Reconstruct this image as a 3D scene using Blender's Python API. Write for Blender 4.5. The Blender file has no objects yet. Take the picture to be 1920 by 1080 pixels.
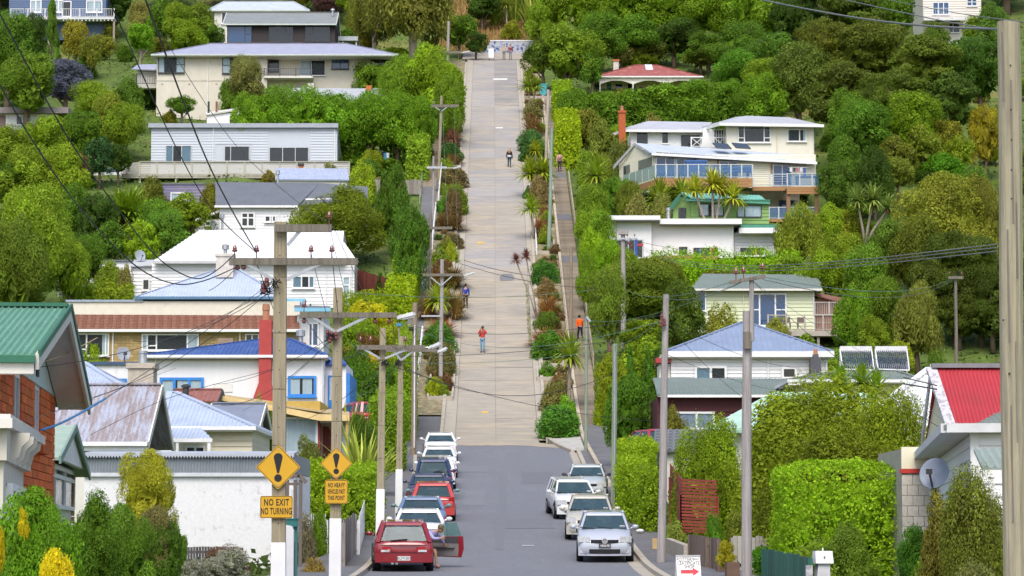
import bpy,bmesh,math,random
import numpy as np
from mathutils import Vector,Matrix
random.seed(11);RNG=np.random.default_rng(11)
SC=bpy.context.scene
COL=SC.collection
rad=math.radians
FPX=4950.0
TH=math.atan(460.0/FPX)
cam_d=bpy.data.cameras.new('camera');cam=bpy.data.objects.new('camera',cam_d);COL.objects.link(cam)
cam_d.sensor_width=36.0;cam_d.lens=36.0*FPX/1920.0
cam_d.clip_start=0.5;cam_d.clip_end=3000.0
cam.rotation_euler=(math.pi/2+TH,0,0)
SC.camera=cam
SUN_DIR=Vector((0.06,0.60,-0.80)).normalized()
wd=bpy.data.worlds.new('World');SC.world=wd;wd.use_nodes=True
_n=wd.node_tree.nodes;_n.clear()
_sky=_n.new('ShaderNodeTexSky');_sky.sky_type='NISHITA';_sky.sun_disc=False
_sky.sun_elevation=math.asin(-SUN_DIR.z);_sky.sun_rotation=math.atan2(-SUN_DIR.x,-SUN_DIR.y)
_sky.air_density=1.0;_sky.dust_density=3.0;_sky.ozone_density=1.0
_bg=_n.new('ShaderNodeBackground');_bg.inputs[1].default_value=0.15
_wo=_n.new('ShaderNodeOutputWorld')
wd.node_tree.links.new(_sky.outputs[0],_bg.inputs[0]);wd.node_tree.links.new(_bg.outputs[0],_wo.inputs[0])
sl=bpy.data.lights.new('sun','SUN');sl.energy=1.5;sl.angle=rad(35);sl.color=(1.0,0.96,0.88)
so=bpy.data.objects.new('sun',sl);COL.objects.link(so)
so.rotation_euler=SUN_DIR.to_track_quat('-Z','Y').to_euler();so.location=(-60,-60,120)
SC.view_settings.view_transform='Standard';SC.view_settings.look='None'
SC.view_settings.exposure=0.66;SC.view_settings.gamma=1.0;SC.view_settings.use_curve_mapping=False
SC.cycles.use_denoising=True
SC.cycles.max_bounces=6;SC.cycles.diffuse_bounces=4;SC.cycles.glossy_bounces=3
SC.cycles.transmission_bounces=4;SC.cycles.transparent_max_bounces=8
SC.cycles.caustics_reflective=False;SC.cycles.caustics_refractive=False
_K=[(-60,-1.95),(0,-1.65),(40,-1.52),(58,-1.40),(70,-1.22),(78,-1.02),(88,-0.40),(100,0.45),(118,1.95),(134,3.55),(146,4.80),(152,5.45),(160,7.45),(168,9.7),(177,12.55),(236,33.25),(291,52.7),(296,53.6),(304,56.6),(330,69),(480,135)]
_ky=np.arange(-60,481,1.0);_kz=np.interp(_ky,[k[0]for k in _K],[k[1]for k in _K])
_ks=np.convolve(np.pad(_kz,3,'edge'),np.ones(7)/7,'valid');_ks[:3]=_kz[:3];_ks[-3:]=_kz[-3:]
def prof(y):return float(np.interp(y,_ky,_ks))
def slope(y):return(prof(y+1.5)-prof(y-1.5))/3.0
_ct,_sn=math.cos(TH),math.sin(TH)
def W(px,py,d):
 u=(px-960)/FPX;v=(py-540)/FPX
 k=d/(_ct+v*_sn)
 return Vector((u*k,d,(_sn-v*_ct)*k))
def gd(py):
 a,b=30.0,470.0
 y=a
 while y<b:
  if W(960,py,y).z<=prof(y):break
  y+=0.5
 lo,hi=y-0.5,y
 for _ in range(20):
  m=(lo+hi)/2
  if W(960,py,m).z<=prof(m):hi=m
  else:lo=m
 return hi
def ppm(d):return FPX/d
def cx(y):
 return float(np.interp(y,[0,80,130,150,171,228,266,296],[0.35,-0.12,-0.66,-0.86,-1.03,-1.43,-1.72,-1.95]))
def S(r,g,b):
 f=lambda c:(c/255/12.92)if c/255<=0.04045 else((c/255+0.055)/1.055)**2.4
 return(f(r),f(g),f(b))
_MC={}
class NT:
 def __init__(s,m):
  m.use_nodes=True;s.t=m.node_tree;s.n=s.t.nodes;s.l=s.t.links
  s.n.clear()
 def add(s,ty,**kw):
  x=s.n.new(ty)
  for k,v in kw.items():setattr(x,k,v)
  return x
 def lk(s,a,b):s.l.new(a,b)
def mix_col(t,fac,a,b,mode='MIX'):
 x=t.add('ShaderNodeMix',data_type='RGBA',blend_type=mode)
 for sock,v in((x.inputs[0],fac),(x.inputs[6],a),(x.inputs[7],b)):
  if hasattr(v,'is_linked')or hasattr(v,'node'):t.lk(v,sock)
  elif isinstance(v,tuple):sock.default_value=(*v[:3],1)
  else:sock.default_value=v
 return x.outputs[2]
def M(key,col=(0.8,0.8,0.8),rough=0.6,metal=0.0,nz=(3.0,0.12),bump=0.0,spec=0.35,tint=False,dirt=None,dscale=0.8,stretch=None,coat=0.0,fine=None):
 """plain paint, timber, concrete, metal ... base colour with grain (nz: scale, amount), optional patches of a second colour"""
 if key in _MC:return _MC[key]
 m=bpy.data.materials.new(key);t=NT(m);_MC[key]=m
 out=t.add('ShaderNodeOutputMaterial');p=t.add('ShaderNodeBsdfPrincipled');t.lk(p.outputs[0],out.inputs[0])
 tc=t.add('ShaderNodeTexCoord');vec=tc.outputs['Object']
 if stretch:
  mp=t.add('ShaderNodeMapping');mp.inputs['Scale'].default_value=stretch;t.lk(vec,mp.inputs[0]);vec=mp.outputs[0]
 nn=t.add('ShaderNodeTexNoise');nn.inputs['Scale'].default_value=nz[0];nn.inputs['Detail'].default_value=5;nn.inputs['Roughness'].default_value=0.65
 t.lk(vec,nn.inputs['Vector'])
 mr=t.add('ShaderNodeMapRange');mr.inputs[1].default_value=0.3;mr.inputs[2].default_value=0.7
 mr.inputs[3].default_value=1-nz[1];mr.inputs[4].default_value=1+nz[1];t.lk(nn.outputs[0],mr.inputs[0])
 base=col
 if tint:
  oi=t.add('ShaderNodeObjectInfo');base=mix_col(t,1.0,col,oi.outputs['Color'],'MULTIPLY')
 if dirt:
  n2=t.add('ShaderNodeTexNoise');n2 .inputs['Scale'].default_value=dscale;n2 .inputs['Detail'].default_value=7;n2 .inputs['Roughness'].default_value=0.7
  t.lk(vec,n2 .inputs['Vector'])
  r2=t.add('ShaderNodeMapRange');r2 .inputs[1].default_value=dirt[1];r2 .inputs[2].default_value=dirt[1]+dirt[2];t.lk(n2 .outputs[0],r2 .inputs[0])
  r2 .inputs[4].default_value=dirt[3]if len(dirt)>3 else 1.0
  base=mix_col(t,r2 .outputs[0],base,dirt[0])
 g=t.add('ShaderNodeCombineColor');[t.lk(mr.outputs[0],g.inputs[i])for i in range(3)]
 c=mix_col(t,1.0,base,g.outputs[0],'MULTIPLY')
 t.lk(c,p.inputs['Base Color'])
 p.inputs['Roughness'].default_value=rough;p.inputs['Metallic'].default_value=metal
 p.inputs['Specular IOR Level'].default_value=spec
 if coat:p.inputs['Coat Weight'].default_value=coat;p.inputs['Coat Roughness'].default_value=0.06
 if bump:
  b=t.add('ShaderNodeBump');b.inputs['Strength'].default_value=bump;b.inputs['Distance'].default_value=0.03
  n3=t.add('ShaderNodeTexNoise');n3 .inputs['Scale'].default_value=fine or nz[0]*4;n3 .inputs['Detail'].default_value=6
  t.lk(vec,n3 .inputs['Vector']);t.lk(n3 .outputs[0],b.inputs['Height']);t.lk(b.outputs[0],p.inputs['Normal'])
 return m
def glass_mat(key,col,rough=0.05,see=0.0,spec=0.8):
 """window glass: dark pane with a strong fresnel reflection; see > 0 lets part of the view through"""
 if key in _MC:return _MC[key]
 m=bpy.data.materials.new(key);t=NT(m);_MC[key]=m
 out=t.add('ShaderNodeOutputMaterial');p=t.add('ShaderNodeBsdfPrincipled')
 p.inputs['Base Color'].default_value=(*col,1);p.inputs['Roughness'].default_value=rough;p.inputs['Specular IOR Level'].default_value=spec
 if see:
  tr=t.add('ShaderNodeBsdfTransparent');tr.inputs[0].default_value=(0.90,0.95,0.97,1)
  mx=t.add('ShaderNodeMixShader');mx.inputs[0].default_value=see
  t.lk(p.outputs[0],mx.inputs[1]);t.lk(tr.outputs[0],mx.inputs[2]);t.lk(mx.outputs[0],out.inputs[0])
 else:t.lk(p.outputs[0],out.inputs[0])
 return m
def leaf_mat(key,var=0.34,trans=0.45,rough=0.6,hue=0.018):
 """foliage: the object's own colour, varied leaf by leaf and clump by clump, slightly translucent"""
 if key in _MC:return _MC[key]
 m=bpy.data.materials.new(key);t=NT(m);_MC[key]=m
 out=t.add('ShaderNodeOutputMaterial')
 oi=t.add('ShaderNodeObjectInfo');ge=t.add('ShaderNodeNewGeometry');tc=t.add('ShaderNodeTexCoord')
 nn=t.add('ShaderNodeTexNoise');nn.inputs['Scale'].default_value=3.2;nn.inputs['Detail'].default_value=3;t.lk(tc.outputs['Object'],nn.inputs['Vector'])
 a=t.add('ShaderNodeMapRange');a.inputs[3].default_value=1-var;a.inputs[4].default_value=1+var;t.lk(ge.outputs['Random Per Island'],a.inputs[0])
 b=t.add('ShaderNodeMapRange');b.inputs[1].default_value=0.3;b.inputs[2].default_value=0.7;b.inputs[3].default_value=0.70;b.inputs[4].default_value=1.32;t.lk(nn.outputs[0],b.inputs[0])
 mu=t.add('ShaderNodeMath',operation='MULTIPLY');t.lk(a.outputs[0],mu.inputs[0]);t.lk(b.outputs[0],mu.inputs[1])
 h=t.add('ShaderNodeHueSaturation');h.inputs['Saturation'].default_value=1.0
 hr=t.add('ShaderNodeMapRange');hr.inputs[3].default_value=0.5-hue;hr.inputs[4].default_value=0.5+hue*0.6
 t.lk(nn.outputs[1],hr.inputs[0]);t.lk(hr.outputs[0],h.inputs['Hue']);t.lk(mu.outputs[0],h.inputs['Value']);t.lk(oi.outputs['Color'],h.inputs['Color'])
 p=t.add('ShaderNodeBsdfPrincipled');t.lk(h.outputs[0],p.inputs['Base Color']);p.inputs['Roughness'].default_value=rough;p.inputs['Specular IOR Level'].default_value=0.22
 tl=t.add('ShaderNodeBsdfTranslucent');t.lk(h.outputs[0],tl.inputs[0])
 mx=t.add('ShaderNodeMixShader');mx.inputs[0].default_value=trans
 t.lk(p.outputs[0],mx.inputs[1]);t.lk(tl.outputs[0],mx.inputs[2]);t.lk(mx.outputs[0],out.inputs[0])
 return m
def tag(o,label=None,cat=None,group=None,kind=None):
 for k,v in(('label',label),('category',cat),('group',group),('kind',kind)):
  if v:o[k]=v
 return o
def empty(name,loc,label,cat,group=None,rz=0.0):
 o=bpy.data.objects.new(name,None);COL.objects.link(o);o.location=loc;o.rotation_euler=(0,0,rz)
 o.empty_display_size=0.2
 return tag(o,label,cat,group)
def link(name,me,parent=None,loc=(0,0,0),rot=(0,0,0),sc=(1,1,1),color=None):
 o=bpy.data.objects.new(name,me);COL.objects.link(o)
 if parent is not None:o.parent=parent
 o.location=loc;o.rotation_euler=rot;o.scale=sc
 if color:o.color=(*color[:3],1)
 return o
class B:
 """collects simple solids and links them as one mesh object"""
 def __init__(s):s.v=[];s.f=[];s.m=[];s.mi=0
 def face(s,pts):
  i=len(s.v);s.v+=[tuple(p)for p in pts];s.f.append(tuple(range(i,i+len(pts))));s.m.append(s.mi)
 def _add(s,vs,fs):
  i=len(s.v);s.v+=[tuple(p)for p in vs]
  for f in fs:s.f.append(tuple(i+k for k in f));s.m.append(s.mi)
 def box(s,x0,x1,y0,y1,z0,z1):
  s._add([(x,y,z)for z in(z0,z1)for y in(y0,y1)for x in(x0,x1)],[(0,2,3,1),(4,5,7,6),(0,1,5,4),(2,6,7,3),(0,4,6,2),(1,3,7,5)])
  return s
 def hexa(s,low,high):
  n=len(low);s._add(list(low)+list(high),[tuple(range(n))[::-1],tuple(range(n,2*n))]+[(k,(k+1)%n,n+(k+1)%n,n+k)for k in range(n)])
  return s
 def slab(s,poly,nrm,t):
  nrm=Vector(nrm).normalized();a=[Vector(p)for p in poly]
  return s.hexa([p-nrm*t for p in a],a)
 def bar(s,a,b,w,h=None,up=(0,0,1)):
  a,b=Vector(a),Vector(b);d=(b-a).normalized();h=h or w
  x=d.cross(Vector(up))
  if x.length<1e-4:x=d.cross(Vector((0,1,0)))
  x.normalize();z=x.cross(d).normalized()
  q=[(-w/2,-h/2),(w/2,-h/2),(w/2,h/2),(-w/2,h/2)]
  return s.hexa([a+x*i+z*j for i,j in q],[b+x*i+z*j for i,j in q])
 def tube(s,pts,r,n=8,cap=True):
  pts=[Vector(p)for p in pts];rs=r if isinstance(r,(list,tuple))else[r]*len(pts);i0=len(s.v)
  w_=(pts[-1]-pts[0]).normalized();ref=Vector((0,1,0))if abs(w_.z)>.75 else Vector((0,0,1))
  for k,p in enumerate(pts):
   d=(pts[min(k+1,len(pts)-1)]-pts[max(k-1,0)]).normalized()
   x=d.cross(ref)
   if x.length<1e-3:x=d.cross(Vector((1,0,0)))
   x.normalize();y=d.cross(x).normalized()
   s.v+=[tuple(p+(x*math.cos(2*math.pi*q/n)+y*math.sin(2*math.pi*q/n))*rs[k])for q in range(n)]
  for k in range(len(pts)-1):
   for q in range(n):
    a=i0+k*n+q;b=i0+k*n+(q+1)%n
    s.f.append((a,b,b+n,a+n));s.m.append(s.mi)
  if cap:
   s.f.append(tuple(i0+q for q in range(n))[::-1]);s.m.append(s.mi)
   e=i0+(len(pts)-1)*n;s.f.append(tuple(e+q for q in range(n)));s.m.append(s.mi)
  return s
 def lathe(s,c,prof_,n=14,axis='z'):
  c=Vector(c);i0=len(s.v)
  for r,h in prof_:
   for q in range(n):
    a=2*math.pi*q/n;u,v=r*math.cos(a),r*math.sin(a)
    s.v.append(tuple(c+(Vector((u,v,h))if axis=='z' else Vector((h,u,v))if axis=='x' else Vector((u,h,v)))))
  for k in range(len(prof_)-1):
   for q in range(n):
    a=i0+k*n+q;b=i0+k*n+(q+1)%n
    s.f.append((a,b,b+n,a+n));s.m.append(s.mi)
  s.f.append(tuple(i0+q for q in range(n)));s.m.append(s.mi)
  e=i0+(len(prof_)-1)*n;s.f.append(tuple(e+q for q in range(n)));s.m.append(s.mi)
  return s
 def blob(s,c,r,sx=1,sy=1,sz=1,n=8,lump=0.0):
  c=Vector(c);i0=len(s.v);rows=max(4,n//2+1)
  for k in range(rows+1):
   ph=math.pi*k/rows
   for q in range(n):
    a=2*math.pi*q/n;rr=r*(1+lump*(random.random()-0.5))
    s.v.append(tuple(c+Vector((math.sin(ph)*math.cos(a)*rr*sx,math.sin(ph)*math.sin(a)*rr*sy,math.cos(ph)*rr*sz))))
  for k in range(rows):
   for q in range(n):
    a=i0+k*n+q;b=i0+k*n+(q+1)%n
    s.f.append((a,a+n,b+n,b));s.m.append(s.mi)
  return s
 def mesh(s,name,mats,smooth=False,fix=True):
  me=bpy.data.meshes.new(name);me.from_pydata(s.v,[],s.f)
  for m in(mats if isinstance(mats,(list,tuple))else[mats]):me.materials.append(m)
  if any(s.m):me.polygons.foreach_set('material_index',s.m)
  if fix:
   bm=bmesh.new();bm.from_mesh(me)
   if smooth:bmesh.ops.remove_doubles(bm,verts=bm.verts,dist=1e-5)
   bmesh.ops.recalc_face_normals(bm,faces=bm.faces);bm.to_mesh(me);bm.free()
  if smooth:me.polygons.foreach_set('use_smooth',[True]*len(me.polygons))
  me.update();return me
 def build(s,name,mats,parent=None,smooth=False,fix=True,origin=None,color=None,label=None):
  if origin is not None:
   ox,oy,oz=origin;s.v=[(a-ox,b-oy,c-oz)for a,b,c in s.v]
  o=link(name,s.mesh(name,mats,smooth,fix),parent,color=color)
  if label:o['label']=label
  if origin is not None and parent is None:o.location=origin
  return o
_UNIT={}
def unit_box(m,bevel=0.0):
 k=(m.name,bevel)
 if k not in _UNIT:
  b=B().box(-.5,.5,-.5,.5,-.5,.5);_UNIT[k]=b.mesh('unit_'+m.name,m)
 return _UNIT[k]
def piece(name,m,parent,c,size,rot=(0,0,0),color=None):
 return link(name,unit_box(m),parent,c,rot,size,color)
def text(name,body,size,m,parent,loc,rot,extrude=0.003,align='CENTER',sx=1.0,bold=0.0,space=1.0,line=1.0):
 cu=bpy.data.curves.new(name,'FONT');cu.body=body;cu.size=size;cu.extrude=extrude;cu.align_x=align;cu.align_y='CENTER'
 cu.materials.append(m);cu.resolution_u=4
 cu.offset=bold;cu.space_character=space;cu.space_line=line;t=bpy.data.objects.new(name,cu);me=bpy.data.meshes.new_from_object(t);bpy.data.objects.remove(t)
 o=link(name,me,parent,loc,rot,(sx,1,1))
 return o
def copy_tree(o,parent=None):
 c=o.copy();COL.objects.link(c);c.parent=parent
 for ch in o.children:copy_tree(ch,c)
 return c
WHITE=M('white_paint',(0.76,0.76,0.77),0.5,nz=(2.0,0.07),dirt=((.52,.51,.49),.62,.12,.6),dscale=1.6)
OFFWH=M('off_white_paint',(0.66,0.64,0.58),0.55,nz=(2.0,0.07))
CREAM=M('cream_paint',(0.72,0.67,0.50),0.55,nz=(1.5,0.06))
BLACK=M('black_plastic',(0.015,0.015,0.017),0.5)
DARK=M('dark_paint',(0.05,0.05,0.055),0.6)
STEEL=M('galvanised_steel',(0.42,0.44,0.47),0.42,0.6,nz=(4,0.15))
ALU=M('aluminium_frame',(0.50,0.52,0.54),0.4,0.5)
TIMBER=M('weathered_timber',(0.30,0.26,0.21),0.85,nz=(3,0.3),stretch=(6,6,0.6),bump=0.3)
CONC=M('concrete',(0.42,0.39,0.34),0.9,nz=(3,0.16),bump=0.25)
# the setting: hillside, street, paths, steps
HW=2.37
def L(y):return cx(y)-HW
def R(y):return cx(y)+HW
ip=lambda pts:(lambda y:float(np.interp(y,[p[0]for p in pts],[p[1]for p in pts])))
kerbL=ip([(20,-3.9),(77,-4.1),(118,-4.3),(138,-4.95),(150,-5.0)])
kerbR=ip([(20,4.3),(80,3.87),(128,3.52),(140,3.45),(150,3.35)])
pathLo=ip([(20,-7.2),(60,-6.6),(76,-6.2),(84,-5.5),(113,-5.8),(140,-6.1),(160,-6.7),(171,-6.95),(208,-7.25),(292,-8.3)])
pathRo=ip([(20,6.9),(60,6.4),(76,5.9),(86,4.8),(100,4.7),(137,5.7),(152,5.3),(160,5.2)])
ASPH=M('asphalt',(0.165,0.17,0.192),0.85,nz=(7,0.10),bump=0.25,fine=25,dirt=((0.19,0.195,0.213),0.50,0.2,0.8),dscale=0.5,stretch=(1.6,.35,1))
ASPH2=M('footpath_asphalt',(0.14,0.14,0.15),0.9,nz=(0.8,0.14),bump=0.3,fine=22,dirt=((0.17,0.165,0.16),0.5,0.25,0.8),dscale=0.5)
SLAB=M('road_concrete',(0.325,0.292,0.248),0.9,nz=(3.5,0.13),bump=0.5,fine=9,tint=True,dirt=((0.40,0.34,0.255),0.48,0.14,0.8),dscale=0.9,stretch=(0.22,.8,1.0))
KERB=M('kerb_concrete',(0.40,0.36,0.30),0.9,nz=(2,0.2),bump=0.3,dirt=((0.22,0.2,0.17),0.55,0.2,0.7),dscale=2)
SOIL=M('planter_soil',(0.20,0.175,0.10),0.95,nz=(2.5,0.35),bump=0.6,dirt=((0.36,0.29,0.18),0.5,0.15),dscale=1.6)
HILL=M('hillside_soil_and_grass',(0.085,0.13,0.022),0.95,nz=(0.6,0.35),bump=0.5,dirt=((0.20,0.17,0.05),0.53,0.15),dscale=0.12)
STEP=M('step_concrete',(0.26,0.225,0.185),0.9,nz=(2,0.22),bump=0.3,tint=True)
def struct(o):o['kind']='structure';return o
def hill_z(x,y):
 a=max(0.0,abs(x-cx(y))-10.5)
 n=0.7*math.sin(x*0.23+1.3)*math.sin(y*0.17)+0.4*math.sin(x*0.61+y*0.43)
 return prof(y)-0.16+min(1,a/8)*n*0.6
xs=np.concatenate([np.arange(-150,-24,6),np.arange(-24,24.1,2),np.arange(30,151,6)]);ys=np.arange(-40,471,2.0)
hb=B()
for j,y in enumerate(ys):
 for x in xs:hb.v.append((float(x),float(y),hill_z(float(x),float(y))))
nx=len(xs)
for j in range(len(ys)-1):
 for i in range(nx-1):
  a=j*nx+i;hb.f.append((a,a+1,a+nx+1,a+nx));hb.m.append(0)
struct(hb.build('hillside',HILL,smooth=True,fix=False))
def ribbon(name,xl,xr,y0,y1,dz,m,step=2.0,thick=0.0,parent=None,lift=None,color=None):
 n=max(1,int(round((y1-y0)/step)));b=B()
 for k in range(n+1):
  y=y0+(y1-y0)*k/n;z=prof(y)+dz
  b.v+=[(xl(y),y,z),(xr(y),y,z)]
  if thick:b.v+=[(xl(y),y,z-thick),(xr(y),y,z-thick)]
 s=4 if thick else 2
 for k in range(n):
  a=k*s;c=a+s
  b.f.append((a,a+1,c+1,c))
  if thick:b.f+=[(a,c,c+2,a+2),(a+1,a+3,c+3,c+1)]
 if thick:e=n*s;b.f+=[(0,2,3,1),(e,e+1,e+3,e+2)]
 b.m=[0]*len(b.f)
 return b.build(name,m,parent,fix=False,color=color)
struct(ribbon('road',lambda y:kerbL(y)-0.05,lambda y:kerbR(y)+0.05,20,147.2,0.0,ASPH))
roadtop=struct(ribbon('steep_road',lambda y:L(y)-.02,lambda y:R(y)+.02,146.5,294,-0.03,M('slab_joint',(0.23,0.215,0.19),0.95)))
y=147.0;k=0
while y<293:
 ln=5.2 if y<165 else random.choice([3.4,4.1,4.8])
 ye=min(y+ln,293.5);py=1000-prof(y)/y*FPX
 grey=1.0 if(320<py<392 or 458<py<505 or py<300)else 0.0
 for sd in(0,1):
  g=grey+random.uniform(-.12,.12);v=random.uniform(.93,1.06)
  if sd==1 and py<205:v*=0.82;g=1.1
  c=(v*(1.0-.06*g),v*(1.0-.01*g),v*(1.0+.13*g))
  xl=(lambda yy:L(yy))if sd==0 else(lambda yy:cx(yy)+.012-.05)
  xr=(lambda yy:cx(yy)-.012-.05)if sd==0 else(lambda yy:R(yy))
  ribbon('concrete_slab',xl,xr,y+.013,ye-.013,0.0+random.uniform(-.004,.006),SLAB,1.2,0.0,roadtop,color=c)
 y=ye
ap=B();pts=[]
for i in range(25):
 t=i/24;x=L(147)-.1+(kerbR(143)-L(147)-.1)*t
 pts.append((x,146.3-2.4*max(0,t-.55)*2.0+random.uniform(-.28,.2)))
for i in range(24):
 (xa,ya),(xb,yb)=pts[i],pts[i+1]
 fy=lambda x:148.4 if x<R(149)else 148.4-(x-R(149))*1.9
 yc,yd=max(fy(xa),ya+.1),max(fy(xb),yb+.1)
 ap.face([(xa,ya,prof(ya)+.010),(xb,yb,prof(yb)+.010),(xb,yd,prof(yd)+.012),(xa,yc,prof(yc)+.012)])
ap.build('concrete_lip',SLAB,roadtop,fix=False,color=(1.06,1.0,.94))
ribbon('turning_area',lambda y:-5.6,lambda y:3.2,292.5,300.5,0.02,SLAB,1.5,parent=roadtop,color=(1.0,1.0,1.04))
GUT=M('gutter_concrete',(0.38,0.345,0.29),0.9,nz=(1.2,0.16),bump=0.3,dirt=((0.27,0.24,0.20),0.5,0.2,.8),dscale=1.2)
struct(ribbon('left_gutter',lambda y:L(y)-.72,lambda y:L(y)-.03,143,293,0.004,GUT))
struct(ribbon('left_kerb',lambda y:L(y)-.92,lambda y:L(y)-.72,143,288,0.17,KERB,thick=.4))
struct(ribbon('right_gutter',lambda y:R(y)+.03,lambda y:R(y)+.42,150,292,0.004,GUT))
struct(ribbon('right_kerb',lambda y:R(y)+.42,lambda y:R(y)+.62,150,288,0.17,KERB,thick=.4))
struct(ribbon('left_planting_strip',lambda y:L(y)-2.62,lambda y:L(y)-.92,158,290,0.10,SOIL))
struct(ribbon('right_planting_strip',lambda y:R(y)+.62,lambda y:R(y)+2.4,150,290,0.10,SOIL))
struct(ribbon('left_footpath',lambda y:pathLo(y)-.2,lambda y:L(y)-2.62,157.9,290,0.06,ASPH2))
struct(ribbon('left_parking_bay',lambda y:pathLo(y)-.2,lambda y:L(y)-.92,137.5,157.9,0.03,ASPH2))
wg=B();cu=[]
for i in range(13):
 t=i/12;yy=151.5-10.5*t;cu.append((R(150)+.45+(kerbR(141)-.3-R(150)-.45)*(t**1.5),yy))
for i in range(12):
 (xa,ya),(xb,yb)=cu[i],cu[i+1]
 za,zb=prof(ya),prof(yb)
 wg.hexa([(xa,ya,za-.3),(xa+.2,ya,za-.3),(xa+.2,ya,za+.16),(xa,ya,za+.16)],[(xb,yb,zb-.3),(xb+.2,yb,zb-.3),(xb+.2,yb,zb+.16),(xb,yb,zb+.16)])
struct(wg.build('flared_kerb',KERB))
wp=B()
for i in range(12):
 (xa,ya),(xb,yb)=cu[i],cu[i+1]
 wp.face([(xa+.2,ya,prof(ya)+.12),(R(150)+2.4,ya,prof(ya)+.12),(R(150)+2.4,yb,prof(yb)+.12),(xb+.2,yb,prof(yb)+.12)])
struct(wp.build('corner_paving',M('pale_paving',(0.42,0.41,0.38),.9,nz=(1.5,.15)),fix=False))
struct(ribbon('lower_left_kerb',lambda y:kerbL(y)-.18,kerbL,24,138,0.13,KERB,thick=.3))
struct(ribbon('lower_right_kerb',kerbR,lambda y:kerbR(y)+.2,24,143,0.13,KERB,thick=.3))
struct(ribbon('lower_right_gutter',lambda y:kerbR(y)-.38,kerbR,24,143,0.006,GUT))
struct(ribbon('lower_left_footpath',lambda y:pathLo(y)-.1,lambda y:kerbL(y)-.18,24,137.5,0.115,ASPH2))
struct(ribbon('lower_right_footpath',lambda y:kerbR(y)+.2,lambda y:pathRo(y)+.3,24,143,0.115,ASPH2))
struct(ribbon('upper_right_footpath',lambda y:R(150)+2.62,lambda y:pathRo(y)+.3,143,155.2,0.115,ASPH2))
struct(ribbon('stair_edge_beam',lambda y:max(R(y)+2.42,3.72 if y<147 else 0),lambda y:max(R(y)+2.62,3.94 if y<147 else 0),118,280,0.28,M('beam_concrete',(0.43,0.37,0.29),.9,nz=(2,.18),bump=.3),2.0,.6))
stair=struct(ribbon('stairway',lambda y:R(y)+2.62,lambda y:R(y)+3.85,155,272,-0.12,STEP,2.0))
y=155.2;k=0;LAND=M('landing_asphalt',(0.13,0.13,0.14),.9)
while y<271:
 py=1000-prof(y)/y*FPX
 run=0.48
 if any(abs(py-q)<1.2 for q in(602,493,414,334)):
  ribbon('landing',lambda yy:R(yy)+2.62,lambda yy:R(yy)+3.85,y,y+2.0,0.11,LAND,1.0,.3,stair);y+=2.0;continue
 z=prof(y+run)+.04;xm=R(y)+3.235
 v=random.uniform(.8,1.15)
 piece('step',STEP,stair,(xm,y+run/2,z-.15),(1.22,run+.03,.30),color=(v,v*.98,v*.95))
 y+=run
stl=struct(ribbon('left_stairway',lambda y:L(y)-3.95,lambda y:L(y)-2.72,226,262,-0.05,STEP,2.0))
y=226.0
while y<256:
 z=prof(y+.5)+.10;v=random.uniform(.85,1.2)
 piece('step',STEP,stl,(L(y)-3.33,y+.25,z-.15),(1.2,.52,.30),color=(v,v*.95,v*.88));y+=.5
def mark(name,px,py,w,l,m,label):
 y=gd(py);x=W(px,py,y).x;b=B();e=.016
 b.face([(x-w/2,y,prof(y)+e),(x+w/2,y+.05,prof(y+.05)+e),(x+w/2,y+l,prof(y+l)+e),(x-w/2,y+l,prof(y+l)+e)])
 o=b.build(name,m,fix=False);return struct(o)
YEL=M('yellow_mark',(0.70,0.42,0.07),.9);WHM=M('white_mark',(0.62,0.62,0.60),.9)
mark('yellow_road_mark',909,775,.42,.4,YEL,'');mark('upper_yellow_road_mark',901,457,.5,.5,YEL,'')
mark('white_cover',1129,863,.62,.9,WHM,'');mark('path_white_cover',1218,1001,.30,.7,WHM,'');mark('left_path_cover',732,875,.6,.8,WHM,'')
mark('road_scuff_white',990,1024,.4,.25,WHM,'');mark('slab_white_mark',936,241,.7,.6,WHM,'');mark('top_white_line',938,150,1.5,.9,WHM,'')
BLUM=M('blue_spray_paint',(0.10,0.11,0.33),.9);mark('blue_path_mark',602,1060,.3,.8,BLUM,'');mark('blue_path_dash',665,1018,.3,.6,BLUM,'')
b=B()
yy=gd(527)
for i in range(8):
 pass
b.face([(cx(yy)+.35+a,yy+c,prof(yy+c)+.014)for a,c in((0,0),(.9,.1),(1.05,.9),(.85,2.0),(.15,2.1),(-.1,1.1))])
struct(b.build('asphalt_patch',M('patch_asphalt',(0.17,0.17,0.18),.9),fix=False))
for k,(x,y,w,l,c)in enumerate(((1.2,121,1.5,7,.88),(-1.6,108,.9,9,1.09),(.4,96,2.2,5,.92),(2.0,90,.5,22,.93),(-.4,86,.35,40,.95),(-2.0,128,1.8,4,1.06))):
 b=B();n_=8
 for j in range(n_):
  ya,yb=y+l*j/n_,y+l*(j+1)/n_;wob=lambda q:.06*math.sin(q*2.3+k);b.face([(x-w/2+wob(ya),ya,prof(ya)+.008),(x+w/2+wob(ya+2),ya,prof(ya)+.008),(x+w/2+wob(yb+2),yb,prof(yb)+.008),(x-w/2+wob(yb),yb,prof(yb)+.008)])
 struct(b.build('road_patch',M('asphalt_mend_%d'%k,(.168*c,.173*c,.195*c),.85,nz=(7,.1),bump=.25,fine=25),fix=False))
gw=W(950,112,299.0);MUR=None
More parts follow.
